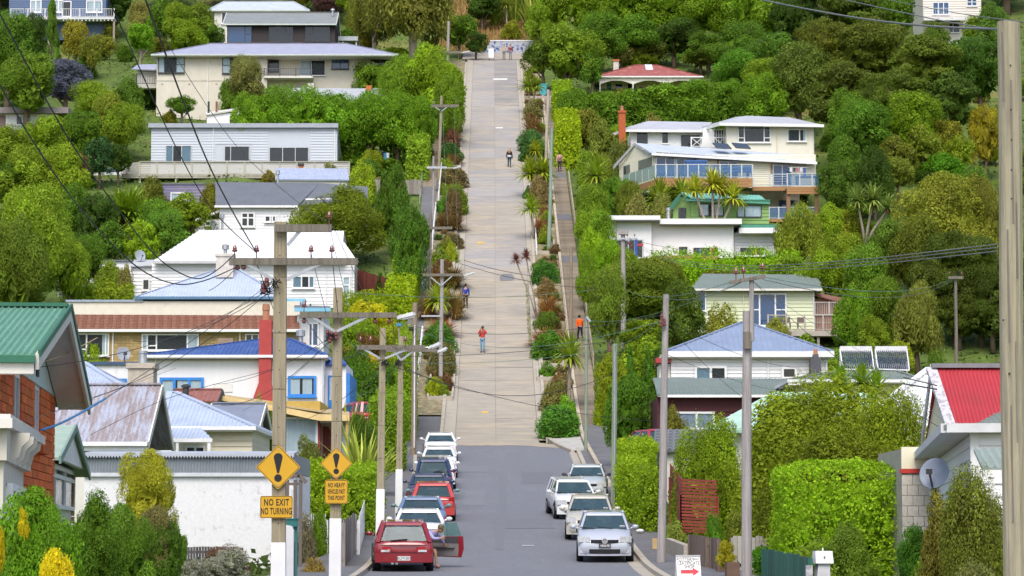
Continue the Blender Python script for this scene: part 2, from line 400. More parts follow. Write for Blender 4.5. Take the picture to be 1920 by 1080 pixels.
def mural_mat():
 m=bpy.data.materials.new('painted_mural');t=NT(m);out=t.add('ShaderNodeOutputMaterial');p=t.add('ShaderNodeBsdfPrincipled')
 tc=t.add('ShaderNodeTexCoord');v=t.add('ShaderNodeTexVoronoi');v.inputs['Scale'].default_value=3.2;t.lk(tc.outputs['Object'],v.inputs['Vector'])
 n=t.add('ShaderNodeTexNoise');n.inputs['Scale'].default_value=2.2;n.inputs['Detail'].default_value=6;t.lk(tc.outputs['Object'],n.inputs['Vector'])
 r=t.add('ShaderNodeValToRGB');e=r.color_ramp.elements;e[0].position=.40;e[0].color=(.05,.07,.20,1);e[1].position=.58;e[1].color=(.40,.42,.46,1)
 x=e.new(.48);x.color=(.25,.30,.48,1)
 a=t.add('ShaderNodeMath',operation='MULTIPLY_ADD');t.lk(v.outputs[0],a.inputs[0]);a.inputs[1].default_value=.35;t.lk(n.outputs[0],a.inputs[2])
 s=t.add('ShaderNodeMath',operation='SUBTRACT');t.lk(a.outputs[0],s.inputs[0]);s.inputs[1].default_value=.13
 t.lk(s.outputs[0],r.inputs[0]);t.lk(r.outputs[0],p.inputs['Base Color']);p.inputs['Roughness'].default_value=.8;t.lk(p.outputs[0],out.inputs[0]);return m
wz=prof(299.6)-.05
e=empty('retaining_wall',(0,299.6,wz),'low retaining wall painted with a blue and white mural at the very top of the street','wall')
x0,x1=W(912,112,299).x,W(1000,112,299).x
b=B();b.hexa([(x0-.7,-.1,-.3),(x1,-.1,-.3),(x1,.35,-.3),(x0-.7,.35,-.3)],[(x0+.5,-.1,1.42),(x1,-.1,1.42),(x1,.35,1.42),(x0+.5,.35,1.42)]);b.build('painted_face',mural_mat(),e)
b=B().box(x0+.45,x1+.02,-.14,.42,1.424,1.54);b.build('white_coping',WHITE,e)
# building kit
GL=glass_mat('dark_window_glass',(0.03,0.035,0.045),0.04,0.5)
GLC=glass_mat('curtained_window_glass',(0.05,0.06,0.07),0.05,0.88)
GLB=glass_mat('reflection_tinted_glass',(0.035,0.09,0.22),0.05,0.3)  # blue sky reflection is put into the pane's base colour
ROOMD=M('dark_room',(0.03,0.03,0.034),0.9)
def curtain_mat(key,col):return M(key,col,0.9,nz=(2.5,.12),stretch=(7,1,.2))
CURT=curtain_mat('white_curtain',(0.78,0.80,0.83));CURTB=curtain_mat('blue_curtain',(0.24,0.34,0.42));CURTP=curtain_mat('lilac_curtain',(0.38,0.42,0.62))
def roof_mat(key,col=(.5,.5,.5),rough=.45,**kw):return M(key,col,rough,0.0,nz=kw.pop('nz',(1.2,.10)),spec=.4,**kw)
class House:
 def __init__(s,name,label,d,px,py,cat='house',yaw=0.0,group=None):
  s.d=d;s.yaw=rad(yaw);s.o=W(px,py,d);s.root=empty(name,s.o,label,cat,group,s.yaw)
  s.n=Vector((-math.sin(s.yaw),math.cos(s.yaw),0));s.R=Matrix.Rotation(-s.yaw,3,'Z')
 def p(s,px,py,off=0.0):
  r=W(px,py,10.0);q=s.o+s.n*off
  w=r*(q.dot(s.n)/r.dot(s.n));return s.R@(w-s.o)
 def rect(s,a,b,c,e,off):
  u=s.p(a,b,off);v=s.p(c,e,off);return min(u.x,v.x),max(u.x,v.x),min(u.z,v.z),max(u.z,v.z)
 def box(s,name,m,a,b,c,e,off=0.0,depth=1.0,parent=None,label=None):
  x0,x1,z0,z1=s.rect(a,b,c,e,off)
  return B().box(x0,x1,off,off+depth,z0,z1).build(name,m,parent or s.root,label=label)
 def poly(s,name,m,pts,off,depth,parent=None,label=None):
  lo=[s.p(x,y,off)for x,y in pts];hi=[v+Vector((0,depth,0))for v in lo]
  return B().hexa(lo,hi).build(name,m,parent or s.root,label=label)
 def wall(s,m,a,b,c,e,off=0.0,depth=7.0,name='wall',label=None):return s.box(name,m,a,b,c,e,off,depth,label=label)
 def boards(s,m,a,b,c,e,off=0.0,n=10,vert=False,name='weatherboard',t=.045,tint=None):
  x0,x1,z0,z1=s.rect(a,b,c,e,off)
  for k in range(n):
   cc=tint(k)if tint else None
   if vert:
    w=(x1-x0)/n;piece(name,m,s.root,(x0+w*(k+.5),off-t*.5,(z0+z1)/2),(w*.93,t,z1-z0),color=cc)
   else:
    h=(z1-z0)/n;t=max(t,min(.06,h*.2));piece(name,m,s.root,((x0+x1)/2,off-t*.2,z0+h*(k+.5)),(x1-x0,t*.6,h*.99),(-math.atan2(t,h)*.9,0,0),color=cc)
 def sideboards(s,m,px,b,e,off,depth,n=10,side=1,name='weatherboard'):
  x0,_,z0,z1=s.rect(px,b,px,e,off);t=.03
  for k in range(n):
   h=(z1-z0)/n;piece(name,m,s.root,(x0+side*t*.45,off+depth/2,z0+h*(k+.5)),(t*.6,depth,h*.99),(0,-side*math.atan2(t,h)*.9,0))
 def win(s,a,b,c,e,cols=(.5,),trans=None,fm=WHITE,g=None,curtain=None,fw=.07,off=0.0,name='window',tcols=None,cur=((0,.3),(.7,1)),sill=True,label=None):
  g=g or GL
  if curtain:g=GLC
  x0,x1,z0,z1=s.rect(a,b,c,e,off);y=off-.062
  f=B();P=.06
  f.box(x0,x1,y-P,y,z1-fw,z1);f.box(x0,x1,y-P,y,z0,z0+fw)
  xs_=[x0]+[x0+(x1-x0)*q for q in cols]+[x1]
  f.box(x0,x0+fw,y-P,y,z0+fw,z1-fw);f.box(x1-fw,x1,y-P,y,z0+fw,z1-fw)
  for q in xs_[1:-1]:f.box(q-fw/2,q+fw/2,y-P+.004,y,z0+fw,z1-fw)
  if sill:f.box(x0-.05,x1+.05,y-P-.06,y-.004,z0-.06,z0-.001)
  if trans:
   zt=z0+(z1-z0)*trans
   for k in range(len(xs_)-1):
    if tcols is None or k in tcols:f.box(xs_[k]+fw*.5,xs_[k+1]-fw*.5,y-P+.008,y,zt-fw*.4,zt+fw*.4)
  w=f.build(name,fm,s.root,label=label)
  B().box(x0+.01,x1-.01,off-.05,off+.05,z0+.01,z1-.01).build('dark_interior',ROOMD,w)
  if curtain:
   b_=B()
   for u0,u1 in cur:
    n=max(3,int((u1-u0)*(x1-x0)/.13))
    for k in range(n):
     q0,q1=u0+(u1-u0)*k/n,u0+(u1-u0)*(k+1)/n;yy=[-.055,-.069]
     X0,X1=x0+.02+(x1-x0-.04)*q0,x0+.02+(x1-x0-.04)*q1
     b_.face([(X0,off+yy[k%2],z0+.03),(X1,off+yy[(k+1)%2],z0+.03),(X1,off+yy[(k+1)%2],z1-.03),(X0,off+yy[k%2],z1-.03)])
   b_.build('curtain',curtain,w,fix=False)
  for k in range(len(xs_)-1):
   piece('pane',g,w,((xs_[k]+xs_[k+1])/2,off-.078,(z0+z1)/2),(xs_[k+1]-xs_[k]-.01,.008,z1-z0-.02))
  return w
 def ribs(s,b,poly,nrm,eu,sp,h=.03):
  a=[Vector(q)for q in poly];u=Vector(eu).normalized();n=Vector(nrm).normalized();v=n.cross(u).normalized();o=a[0]
  P2=[((q-o).dot(u),(q-o).dot(v))for q in a];lo,hi=min(q[0]for q in P2),max(q[0]for q in P2)
  k=int((hi-lo)/sp)
  for i in range(k):
   x=lo+sp*(i+.5);ys_=[]
   for j in range(len(P2)):
    (xa,ya),(xb,yb)=P2[j],P2[(j+1)%len(P2)]
    if(xa-x)*(xb-x)<0:ys_.append(ya+(yb-ya)*(x-xa)/(xb-xa))
   if len(ys_)<2 or max(ys_)-min(ys_)<.15:continue
   y0,y1=min(ys_),max(ys_);w=sp*.30
   b._add([o+u*(x-w)+v*y0,o+u*x+n*h+v*y0,o+u*(x+w)+v*y0,o+u*(x-w)+v*y1,o+u*x+n*h+v*y1,o+u*(x+w)+v*y1],[(0,3,4,1),(1,4,5,2),(0,1,2),(3,5,4)])
 def face(s,name,m,poly,t=.1,sp=.0,h=.03,parent=None,label=None,up=None):
  a=[Vector(q)for q in poly];n=(a[1]-a[0]).cross(a[2]-a[0]).normalized()
  if n.z<0:n=-n
  b=B().slab(a,n,t)
  if sp:s.ribs(b,a,n,(a[1]-a[0])if up is None else up,sp,h)
  return b.build(name,m,parent or s.root,label=label)
 def hip(s,m,pxL,pxR,pyE,offF,offB,r0,r1,pyR,sp=.0,gutter=WHITE,t=.1,capm=None,h=.03,gh=.13):
  offM=(offF+offB)/2
  eL,eR=s.p(pxL,pyE,offF),s.p(pxR,pyE,offF);bL,bR=eL.copy(),eR.copy();bL.y=bR.y=offB
  rL,rR=s.p(r0,pyR,offM),s.p(r1,pyR,offM)
  tri=abs(r1-r0)<2
  s.face('roof',m,[eL,eR,rR]if tri else[eL,eR,rR,rL],t,sp,h)
  s.face('roof',m,[eR,bR,rR],t,sp,h);s.face('roof',m,[bL,eL,rL],t,sp,h)
  s.face('roof',m,[bR,bL,rL]if tri else[bR,bL,rL,rR],t,0)
  c=B()
  for p_,q_ in((eL,rL),(eR,rR),(bL,rL),(bR,rR))+(()if tri else((rL,rR),)):
   c.bar(p_+Vector((0,0,.03)),q_+Vector((0,0,.03)),.22,.05)
  c.build('ridge_cap',capm or m,s.root)
  if gutter:
   g=B();x0,x1=eL.x-.05,eR.x+.05;z=eL.z
   g.box(x0,x1,offF-.13,offF-.003,z-gh,z+.01);g.box(x0,x0+.12,offF,offB,z-gh,z+.008);g.box(x1-.12,x1,offF,offB,z-gh,z+.008)
   g.build('gutter',gutter,s.root)
   B().box(x0+.12,x1-.12,offF+.002,offB-.1,z-gh-.06,z-gh).build('soffit',OFFWH,s.root)
 def gablex(s,m,pxL,pxR,pyE,offF,offB,pyR,sp=.0,gutter=WHITE,t=.1,wallm=None,barge=None,inset=.35,h=.03,under=None,gh=.13):
  offM=(offF+offB)/2
  eL,eR=s.p(pxL,pyE,offF),s.p(pxR,pyE,offF);rz=s.p(pxL,pyR,offM).z
  rL,rR=Vector((eL.x,offM,rz)),Vector((eR.x,offM,rz));bL,bR=eL.copy(),eR.copy();bL.y=bR.y=offB
  s.face('roof',m,[eL,eR,rR,rL],t,sp,h);s.face('roof',m,[bR,bL,rL,rR],t,0)
  B().bar(rL+Vector((0,0,.04)),rR+Vector((0,0,.04)),.25,.06).build('ridge_cap',m,s.root)
  if gutter:
   B().box(eL.x,eR.x,offF-.13,offF-.003,eL.z-gh,eL.z+.01).build('gutter',gutter,s.root)
  if wallm:
   d0=Vector((inset,0,-t*1.3))
   for q,sg in((0,1),(1,-1)):
    x=(eL.x+inset)if q==0 else(eR.x-inset)
    B().hexa([(x-.06,offF+.3,eL.z-.1),(x-.06,offB-.3,eL.z-.1),(x-.06,offM,rz-t*1.6)],[(x+.06,offF+.3,eL.z-.1),(x+.06,offB-.3,eL.z-.1),(x+.06,offM,rz-t*1.6)]).build('gable_wall',wallm,s.root)
  if barge:
   dz=Vector((0,0,-.09))
   for x in(eL.x-.03,eR.x+.03):
    for yy in(offF,offB):B().bar(Vector((x,yy,eL.z))+dz,Vector((x,offM,rz))+dz,.05,.24).build('bargeboard',barge,s.root)
 def slopeq(s,m,a,b,c,e,offF,offB,sp=.0,t=.12,name='roof',h=.03,label=None):
  return s.face(name,m,[s.p(*a,offF),s.p(*b,offF),s.p(*c,offB),s.p(*e,offB)],t,sp,h,label=label)
 def chim(s,m,a,b,c,e,off,depth=.9,cap=None,pot=None,name='chimney',flue=None):
  o=s.box(name,m,a,b,c,e,off,depth);x0,x1,z0,z1=s.rect(a,b,c,e,off)
  if cap:B().box(x0-.07,x1+.07,off-.07,off+depth+.07,z1-.16,z1+.03).build('chimney_cap',cap,o)
  if pot:B().lathe(((x0+x1)/2,off+depth/2,z1),[(.16,0),(.14,.38),(.17,.4),(.17,.5)],10).build('chimney_pot',pot,o)
  if flue:B().lathe(((x0+x1)/2,off+depth/2,z1+.03),[(.13,0),(.13,.3),(.24,.32),(.24,.62),(.1,.66)],10).build('flue',flue,o)
  return o
 def rail(s,m,a,b,c,e,off,n,posts=0,pm=None,name='railing',tw=.06,bw=.03,mid=(),glass=None,nar=None):
  x0,x1,z0,z1=s.rect(a,b,c,e,off);r=B()
  r.box(x0,x1,off-.04,off+.04,z1-tw,z1);r.box(x0,x1,off-.03,off+.03,z0+.06,z0+.11)
  for q in mid:zz=z0+(z1-z0)*q;r.box(x0,x1,off-.012,off+.012,zz-.012,zz+.012)
  for k in range(n):x=x0+(x1-x0)*(k+.5)/n;r.box(x-bw/2,x+bw/2,off-bw/2,off+bw/2,z0+.1,z1-tw)
  for k in range(posts+1 if posts else 0):x=x0+(x1-x0)*k/posts;r.box(x-.05,x+.05,off-.052,off+.052,z0,z1+.02)
  o=r.build(name,m,s.root)
  if glass:
   k0=posts or 1
   for k in range(k0):piece('glass_panel',glass,o,(x0+(x1-x0)*(k+.5)/k0,off,(z0+z1)/2),((x1-x0)/k0-.11,.012,z1-z0-.12))
  return o
 def pipe(s,px,y0,y1,off,m=None):a,e=s.p(px,y0,off-.07),s.p(px,y1,off-.07);e.x=a.x;B().tube([a,e],.045,6).build('downpipe',m or WHITE,s.root)
 def dish(s,px,py,off,r,m=None,face=(0.35,-1,.35)):
  c=s.p(px,py,off);satellite_dish(s.root,c,r,m or DISHM,face)
DISHM=M('grey_dish',(0.33,0.36,0.42),.5)
def satellite_dish(parent,c,r,m,face=(0.35,-1,.35),name='satellite_dish'):
 q=Vector(face).normalized().to_track_quat('Z','Y').to_matrix()
 b=B();prof_=[(0.001,-.0),(r*.5,r*.05),(r*.85,r*.16),(r,r*.22),(r*1.02,r*.22),(r*.85,r*.12),(r*.5,r*.01),(.001,-.04)]
 b.lathe((0,0,0),prof_,20);b.v=[tuple(q@Vector(v)+Vector(c))for v in b.v];o=b.build(name,m,parent,smooth=True)
 a=B();a.bar(Vector(c)+q@Vector((0,-r*.95,r*.2)),Vector(c)+q@Vector((0,-r*.15,r*.95)),.03);a.box(0,0,0,0,0,0)
 t=Vector(c)+q@Vector((0,-r*.15,r*.95));a.box(t.x-.06,t.x+.06,t.y-.06,t.y+.06,t.z-.05,t.z+.05);a.build('feed_arm',DARK,o)
 B().bar(Vector(c)-Vector((0,0,0)),Vector(c)+Vector((.05,.2,-r*1.2)),.04).build('mount',STEEL,o)
 return o
 # houses on the left
BLUETRIM=M('blue_trim',(0.035,0.22,0.62),.45);REDP=M('chimney_red_paint',(0.40,0.055,0.05),.6,nz=(2,.12))
LBLUE=roof_mat('pale_blue_roof',(0.40,0.46,0.58),.5);SLATE=roof_mat('slate_grey_roof',(0.13,0.14,0.165),.55)
BOARDW=M('white_weatherboard',(0.76,0.76,0.78),.5,nz=(1.2,.06),dirt=((.52,.51,.49),.58,.14,.6),dscale=.9,stretch=(1.3,1.3,.5))
STUCCO=M('white_roughcast',(0.72,0.72,0.74),.85,nz=(9,.07),bump=.45,fine=30,dirt=((.36,.35,.33),.57,.09,.6),dscale=2.6)
WSTUC=M('smooth_white_stucco',(0.76,0.76,0.78),.75,nz=(1.2,.05),bump=.15,dirt=((.55,.54,.52),.58,.14,.6),dscale=.9,stretch=(1.6,1.6,.35))
RENDER=M('cream_render',(0.62,0.58,0.49),.8,nz=(1.2,.07),bump=.15,dirt=((.45,.42,.36),.62,.1,.5),dscale=1.1)
BRICK=M('red_brick',(0.70,0.155,0.034),.8,nz=(6,.25),bump=.4,tint=True);MORT=M('pale_mortar',(0.50,0.34,0.24),.95)
GREENR=roof_mat('weathered_green_roof',(0.125,0.29,0.20),.6,dirt=((.30,.42,.36),.56,.14,.75),dscale=2.2,stretch=(5,1,1))
MINT=M('mint_cladding',(0.55,0.66,0.61),.6,nz=(2,.06));SOFF=M('grey_soffit',(0.62,0.58,0.55),.8,nz=(1.5,.08))
rt=empty('brick_house',(-7.32,37.64,prof(40)-.1),'red brick house with green iron gable roof and cream bay window at the left edge','house',rz=rad(5.5))
RI=Matrix.Rotation(-rad(5.5),3,'Z');ro=Vector(rt.location)
def lp(px,py,d):return RI@(W(px,py,d)-ro)
def lx(px,py,x):
 a,b=lp(px,py,30),lp(px,py,80);t=(x-a.x)/(b.x-a.x);return a+(b-a)*t
zT=lx(55,712,0).z
nb=lx(8,700,0).y;fb=lx(104,752,0).y
Z0=0.2;WY0,WY1=-.4,fb
wins=[(27,41),(66,77)]
wy=[(lx(a,715,0).y,lx(b,735,0).y)for a,b in wins]
zb1=lx(33,800,0).z;zb2=lx(70,838,0).z
b=B();b.box(-8,-.12,WY0,WY1,-1.6,zT);b.build('wall',MORT,rt)
nrow=int((zT+1.4)/.142);bl=.66
for r_ in range(nrow):
 z=zT-.142*(r_+.5);y=WY0+(bl/2 if r_%2 else 0)-bl*.5
 while y<WY1:
  a,e=max(y,WY0),min(y+bl,WY1);y+=bl
  cuts=[(a,e)]
  for(q0,q1),zb in zip(wy,(zb1,zb2)):
   if z>zb:
    cuts=[c for c0,c1 in cuts for c in((c0,min(c1,q0)),(max(c0,q1),c1))if c[1]-c[0]>.05]
  for a,e in cuts:
   v=random.uniform(.75,1.2);piece('brick',BRICK,rt,(-.065+random.uniform(-.004,.004),(a+e)/2,z),(.13,e-a-.014,.128),color=(v,v*random.uniform(.85,1.15),v))
for k,((q0,q1),zb)in enumerate(zip(wy,(zb1,zb2))):
 f=B();w=.07
 f.box(-.10,-.03,q0,q0+w,zb,zT);f.box(-.10,-.03,q1-w,q1,zb,zT);f.box(-.10,-.03,q0+w,q1-w,zT-w,zT);f.box(-.10,-.03,q0+w,q1-w,zb,zb+w);m_=(q0+q1)/2;f.box(-.098,-.032,m_-.04,m_+.04,zb+w,zT-w)
 wn=f.build('window',WHITE,rt);piece('pane',GL,wn,(-.075,(q0+q1)/2,(zb+zT)/2),(.01,q1-q0-.1,zT-zb-.1))
 B().box(-.06,.16,q0-.08,q1+.08,zb-.12,zb).build('brick_sill',BRICK,wn,color=(.7,.7,.7))
apx=lp(128,575,43.2);ef=lp(67,665,37.0);eb=lp(166,757,49.5);ov=apx.x
ef=lx(67,665,ov);eb=lx(166,757,ov);apx=lx(128,577,ov)
zt0=zT+.002
lo=[Vector((-.02,WY0,zt0)),Vector((-.02,WY1+.1,zt0)),Vector((-.02,apx.y,apx.z-.15))]
sl=(apx.z-ef.z)/(apx.y-ef.y);sr=(apx.z-eb.z)/(eb.y-apx.y)
lo=[Vector((0,WY0,zt0)),Vector((0,WY1,zt0)),Vector((0,WY1,max(zt0+.02,apx.z-sr*(WY1-apx.y)-.2))),Vector((0,apx.y,apx.z-.2)),Vector((0,WY0,max(zt0+.02,apx.z-sl*(apx.y-WY0)-.2)))]
B().hexa(lo,[q+Vector((-.1,0,0))for q in lo]).build('gable_cladding',MINT,rt)
for k in range(26):
 yy=WY0+(WY1-WY0)*(k+.5)/26;zt=apx.z-.22-(sl*(apx.y-yy)if yy<apx.y else sr*(yy-apx.y))
 if zt>zt0+.05:piece('gable_board',MINT,rt,(.012,yy,(zt0+zt)/2),(.025,(WY1-WY0)/26*.86,zt-zt0))
def slab4(nm,m,a,b_,c,e,t,sp=0):
 q=[Vector(v)for v in(a,b_,c,e)];n=(q[1]-q[0]).cross(q[2]-q[0]).normalized();n=n if n.z>0 else-n
 B_=B().slab(q,n,t)
 if sp:House.ribs(None,B_,q,n,q[1]-q[0],sp,.035)
 return B_.build(nm,m,rt)
far=Vector((-14,0,0))
slab4('roof',GREENR,ef+far,ef,apx,apx+far,.07,.10)
slab4('roof',GREENR,eb+far,eb,apx,apx+far,.07)
dn=Vector((0,0,-.085))
slab4('soffit',SOFF,Vector((0.02,eb.y,eb.z))+dn,eb+dn+Vector((-.02,0,0)),apx+dn+Vector((-.02,0,0)),Vector((0.02,apx.y,apx.z))+dn,.03)
slab4('soffit',SOFF,Vector((0.02,ef.y,ef.z))+dn,ef+dn+Vector((-.02,0,0)),apx+dn+Vector((-.02,0,0)),Vector((0.02,apx.y,apx.z))+dn,.03)
g=B();g.bar(ef+Vector((.02,0,-.1)),apx+Vector((.02,0,-.1)),.05,.22);g.bar(eb+Vector((.02,0,-.1)),apx+Vector((.02,0,-.1)),.05,.22);g.build('bargeboard',OFFWH,rt)
g=B();g.bar(ef+Vector((.05,0,.02)),apx+Vector((.05,0,.02)),.04,.1);g.bar(eb+Vector((.05,0,.02)),apx+Vector((.05,0,.02)),.04,.1);g.bar(apx+far+Vector((0,0,.04)),apx+Vector((0,0,.04)),.3,.06);g.build('ridge_cap',M('dark_green_trim',(.03,.14,.085),.5),rt)
g=B();g.box(ef.x-14,ef.x,ef.y-.14,ef.y-.01,ef.z-.12,ef.z-.02);g.build('gutter',M('dark_green_trim'),rt)
B().box(ef.x-14,ef.x-.02,ef.y-.06,ef.y+.2,ef.z-.27,ef.z-.125).build('fascia',OFFWH,rt)
BAYM=M('bay_cream',(.58,.55,.47),.6,nz=(2,.05))
zc=lp(20,795,36).z;a0=lp(45,800,36.2);a1=lp(82,800,39.0)
bx0,by0,bx1,by1=a0 .x-.05,-1.6,.75,.6
def bay(nm,m,grow,z0,z1):
 q=[(-6,by0-grow),(bx0+grow*.4,by0-grow),(bx1+grow,by1),(bx1+grow*.8,by1+.12),(-6,by1+.12)]
 return B().hexa([(x,y,z0)for x,y in q],[(x,y,z1)for x,y in q]).build(nm,m,rt)
q_=lp(7,860,35.2);bx0,by0=q_.x,q_.y;bx1=.02;by1=lx(43,880,.02).y
bay('bay_wall',BAYM,0,-1.6,zc-.52);bay('bay_frieze',BAYM,.12,zc-.519,zc-.10);bay('bay_cornice',M('cornice_white',(.66,.63,.58),.5),.34,zc-.099,zc+.03);bay('bay_roof',M('cornice_white'),.26,zc+.031,zc+.09)
for k in range(4):
 t=(k+.6)/4.4;c=Vector((bx0+.05+(bx1-bx0)*t,by0+(by1-by0)*t,zc-.12));d_=Vector((by1-by0,-(bx1-bx0),0)).normalized()
 b=B();tv=Vector((bx1-bx0,by1-by0,0)).normalized()*.07
 pr=[(0,0),(.26,0),(.25,-.10),(.15,-.19),(.12,-.32),(0,-.42)];b.hexa([c-tv+d_*u+Vector((0,0,v))for u,v in pr],[c+tv+d_*u+Vector((0,0,v))for u,v in pr]);b.build('bracket',BAYM,rt)
for u0,u1 in((.12,.44),(.58,.9)):
 A_=Vector((bx0+(bx1-bx0)*u0,by0+(by1-by0)*u0,0));E_=Vector((bx0+(bx1-bx0)*u1,by0+(by1-by0)*u1,0));d_=Vector((by1-by0,-(bx1-bx0),0)).normalized()*.05
 f=B();zt,zl=zc-.85,zc-2.4
 f.bar(A_+d_+Vector((0,0,zt)),E_+d_+Vector((0,0,zt)),.08,.1);f.bar(A_+d_+Vector((0,0,zl)),A_+d_+Vector((0,0,zt)),.1,.08);f.bar(E_+d_+Vector((0,0,zl)),E_+d_+Vector((0,0,zt)),.1,.08);f.bar(A_+d_+Vector((0,0,zl)),E_+d_+Vector((0,0,zl)),.08,.1)
 wn=f.build('bay_window',WHITE,rt);B().hexa([A_+d_*.5+Vector((0,0,zl)),E_+d_*.5+Vector((0,0,zl)),E_+d_*.5+Vector((0,0,zt)),A_+d_*.5+Vector((0,0,zt))],[A_+d_*.9+Vector((0,0,zl)),E_+d_*.9+Vector((0,0,zl)),E_+d_*.9+Vector((0,0,zt)),A_+d_*.9+Vector((0,0,zt))]).build('pane',GL,wn)
b=B();q=lx(70,690,.03);b.box(.0,.05,q.y-.18,q.y+.18,q.z-.14,q.z+.14);b.build('wall_vent',DARK,rt)
rt=empty('gabled_cottage',(-8.6,57.5,prof(60)-.1),'small cottage with green roof and white street gable behind the red brick house','house',rz=rad(6))
RI=Matrix.Rotation(-rad(6),3,'Z');ro=Vector(rt.location)
ef=lp(111,857,57);X_=ef.x;ap2=lx(141,797,X_);eb=lx(167,890,X_)
zt0=lx(112,868,X_-.3).z
lo=[Vector((X_-.10,ef.y+.3,zt0)),Vector((X_-.10,eb.y-.3,zt0)),Vector((X_-.10,ap2 .y,ap2 .z-.12))]
B().hexa(lo,[q+Vector((-.1,0,0))for q in lo]).build('gable_cladding',WHITE,rt)
for k in range(12):
 u=(k+.5)/12;yy=ef.y+.3+(eb.y-ef.y-.6)*u;h=(ap2 .z-.14-zt0)*(1-abs(u-.5)*2)
 if h>.1:piece('gable_board',WHITE,rt,(X_-.085,yy,zt0+h/2),(.03,(eb.y-ef.y)/12*.86,h))
far=Vector((-9,0,0));PGR=roof_mat('pale_green_shingle',(0.30,0.40,0.33),.7,dirt=((.42,.46,.40),.5,.2),dscale=2)
slab4('roof',PGR,ef+far,ef,ap2,ap2+far,.07);slab4('roof',PGR,eb+far,eb,ap2,ap2+far,.07)
g=B();g.bar(ef+Vector((.02,0,-.06)),ap2+Vector((.02,0,-.06)),.05,.17);g.bar(eb+Vector((.02,0,-.06)),ap2+Vector((.02,0,-.06)),.05,.17);g.build('bargeboard',M('sage_trim',(.20,.30,.25),.6),rt)
B().box(ef.x-9,ef.x-.1,ef.y-.12,ef.y,ef.z-.12,ef.z-.01).build('gutter',WHITE,rt)
B().box(X_-7,X_-.42,ef.y+.35,eb.y-.35,-1.5,zt0).build('wall',BAYM,rt)
ya,yb,yc=ef.y+.6,lx(137,905,X_-.4).y,eb.y-.5;zl=lx(120,952,X_-.4).z
f=B()
for q in(ya,ya+(yb-ya)*.33,ya+(yb-ya)*.66,yb):f.box(X_-.42,X_-.34,q-.06,q+.06,zl,zt0-.05)
for z in(zl,(zl+zt0)/2+.2,zt0-.1):f.box(X_-.418,X_-.345,ya,yb,z-.05,z+.05)
wn=f.build('window',WHITE,rt)
for k in range(3):piece('pane',GL,wn,(X_-.40,ya+(yb-ya)*(k+.5)/3,(zl+zt0)/2),(.02,(yb-ya)/3-.12,zt0-zl-.1))
TANB=M('tan_brick',(.36,.27,.15),.85,nz=(5,.2),tint=True)
for r_ in range(18):
 z=zt0-.1-.2*r_
 for k in range(3):
  y0=yb+.12+(yc-yb-.1)*k/3;v=random.uniform(.8,1.2);piece('brick',TANB,rt,(X_-.40,y0+(yc-yb)/6,z),(.09,(yc-yb)/3-.02,.18),color=(v,v,v))
h=House('garage','long white roughcast garage with grey corrugated parapet behind the yellow bush',80,350,1055,'garage')
h.wall(STUCCO,158,888,552,1075,0,6.0)
GIRON=roof_mat('grey_iron_cladding',(0.245,0.275,0.31),.5)
o=h.wall(GIRON,158,852,552,886,-.06,6.1,name='parapet')
x0,x1,z0,z1=h.rect(158,852,552,886,-.06);b=B();n=70
for k in range(n):
 x=x0+(x1-x0)*k/n;w=(x1-x0)/n;b.hexa([(x,-.06,z0),(x+w*.5,-.1,z0),(x+w*.9,-.06,z0)],[(x,-.06,z1),(x+w*.5,-.1,z1),(x+w*.9,-.06,z1)])
b.build('corrugation',GIRON,h.root)
b=B();zz=h.p(200,850).z
for k in range(n):
 x=x0+(x1-x0)*k/n;w=(x1-x0)/n;b.hexa([(x,-.2,zz-.07),(x+w*.5,-.2,zz-.15),(x+w,-.2,zz-.07),(x+w,-.2,zz)][::1]+[(x,-.2,zz)],[(x,1.2,zz-.02),(x+w*.5,1.2,zz-.1),(x+w,1.2,zz-.02),(x+w,1.2,zz+.1),(x,1.2,zz+.1)])
b.build('capping',roof_mat('zinc_capping',(.42,.45,.52),.45),h.root)
B().box(x0,x1,-.11,-.02,z0-.12,z0-.005).build('flashing',M('pale_flashing',(.55,.58,.62),.5),h.root)
FLAKE=roof_mat('flaking_brown_roof',(0.27,0.23,0.235),.65,dirt=((.36,.38,.46),.45,.12,.95),dscale=1.6,stretch=(3.0,.55,.55),nz=(14,.22))
h=House('weathered_house','house with flaking brown and silver corrugated gable roof above the white garage',88,220,950)
h.wall(OFFWH,60,838,268,1000,.3,6,name='wall')
h.gablex(FLAKE,40,277,829,0,6.6,722,.16,WHITE,.08,M('brown_gable',(.17,.125,.11),.8,nz=(2,.1)),OFFWH,1.15)
h.box('white_fascia',WHITE,60,831,276,845,.02,.1)
h.chim(M('render_chimney',(.45,.40,.33),.9,nz=(3,.2),bump=.5,dirt=((.2,.17,.14),.6,.1,.6),dscale=2),240,682,287,740,6,1.0,M('render_chimney'),STEEL)
h.dish(231,664,6.0,.25,DISHM,(.5,-1,.2))
h=House('cream_cottage','cream weatherboard cottage with pale blue hip roof and white front porch',98,400,960)
h.wall(CREAM,322,800,472,960,.4,7)
CB=M('cream_weatherboard',(.66,.60,.46),.55,nz=(1.5,.05))
h.boards(CB,400,806,472,900,.4,9);h.sideboards(CB,472,806,900,.4,7,9)
h.hip(LBLUE,300,478,800,0,8,318,330,736,.16,WHITE)
q=h.slopeq(LBLUE,(318,822),(396,822),(372,797),(318,797),-1.6,.3,.14)
h.box('porch_beam',WHITE,318,822,398,829,-1.62,.12);h.box('porch_post',WHITE,389,829,394,905,-1.6,.1);h.box('porch_post',WHITE,330,829,334,905,-1.6,.1)
h.win(348,836,385,880,(.5,),None,WHITE,off=.38)
h=House('grey_roofed_cottage','cottage with dark blue grey sheet roof, just left of the ochre house',108,440,920)
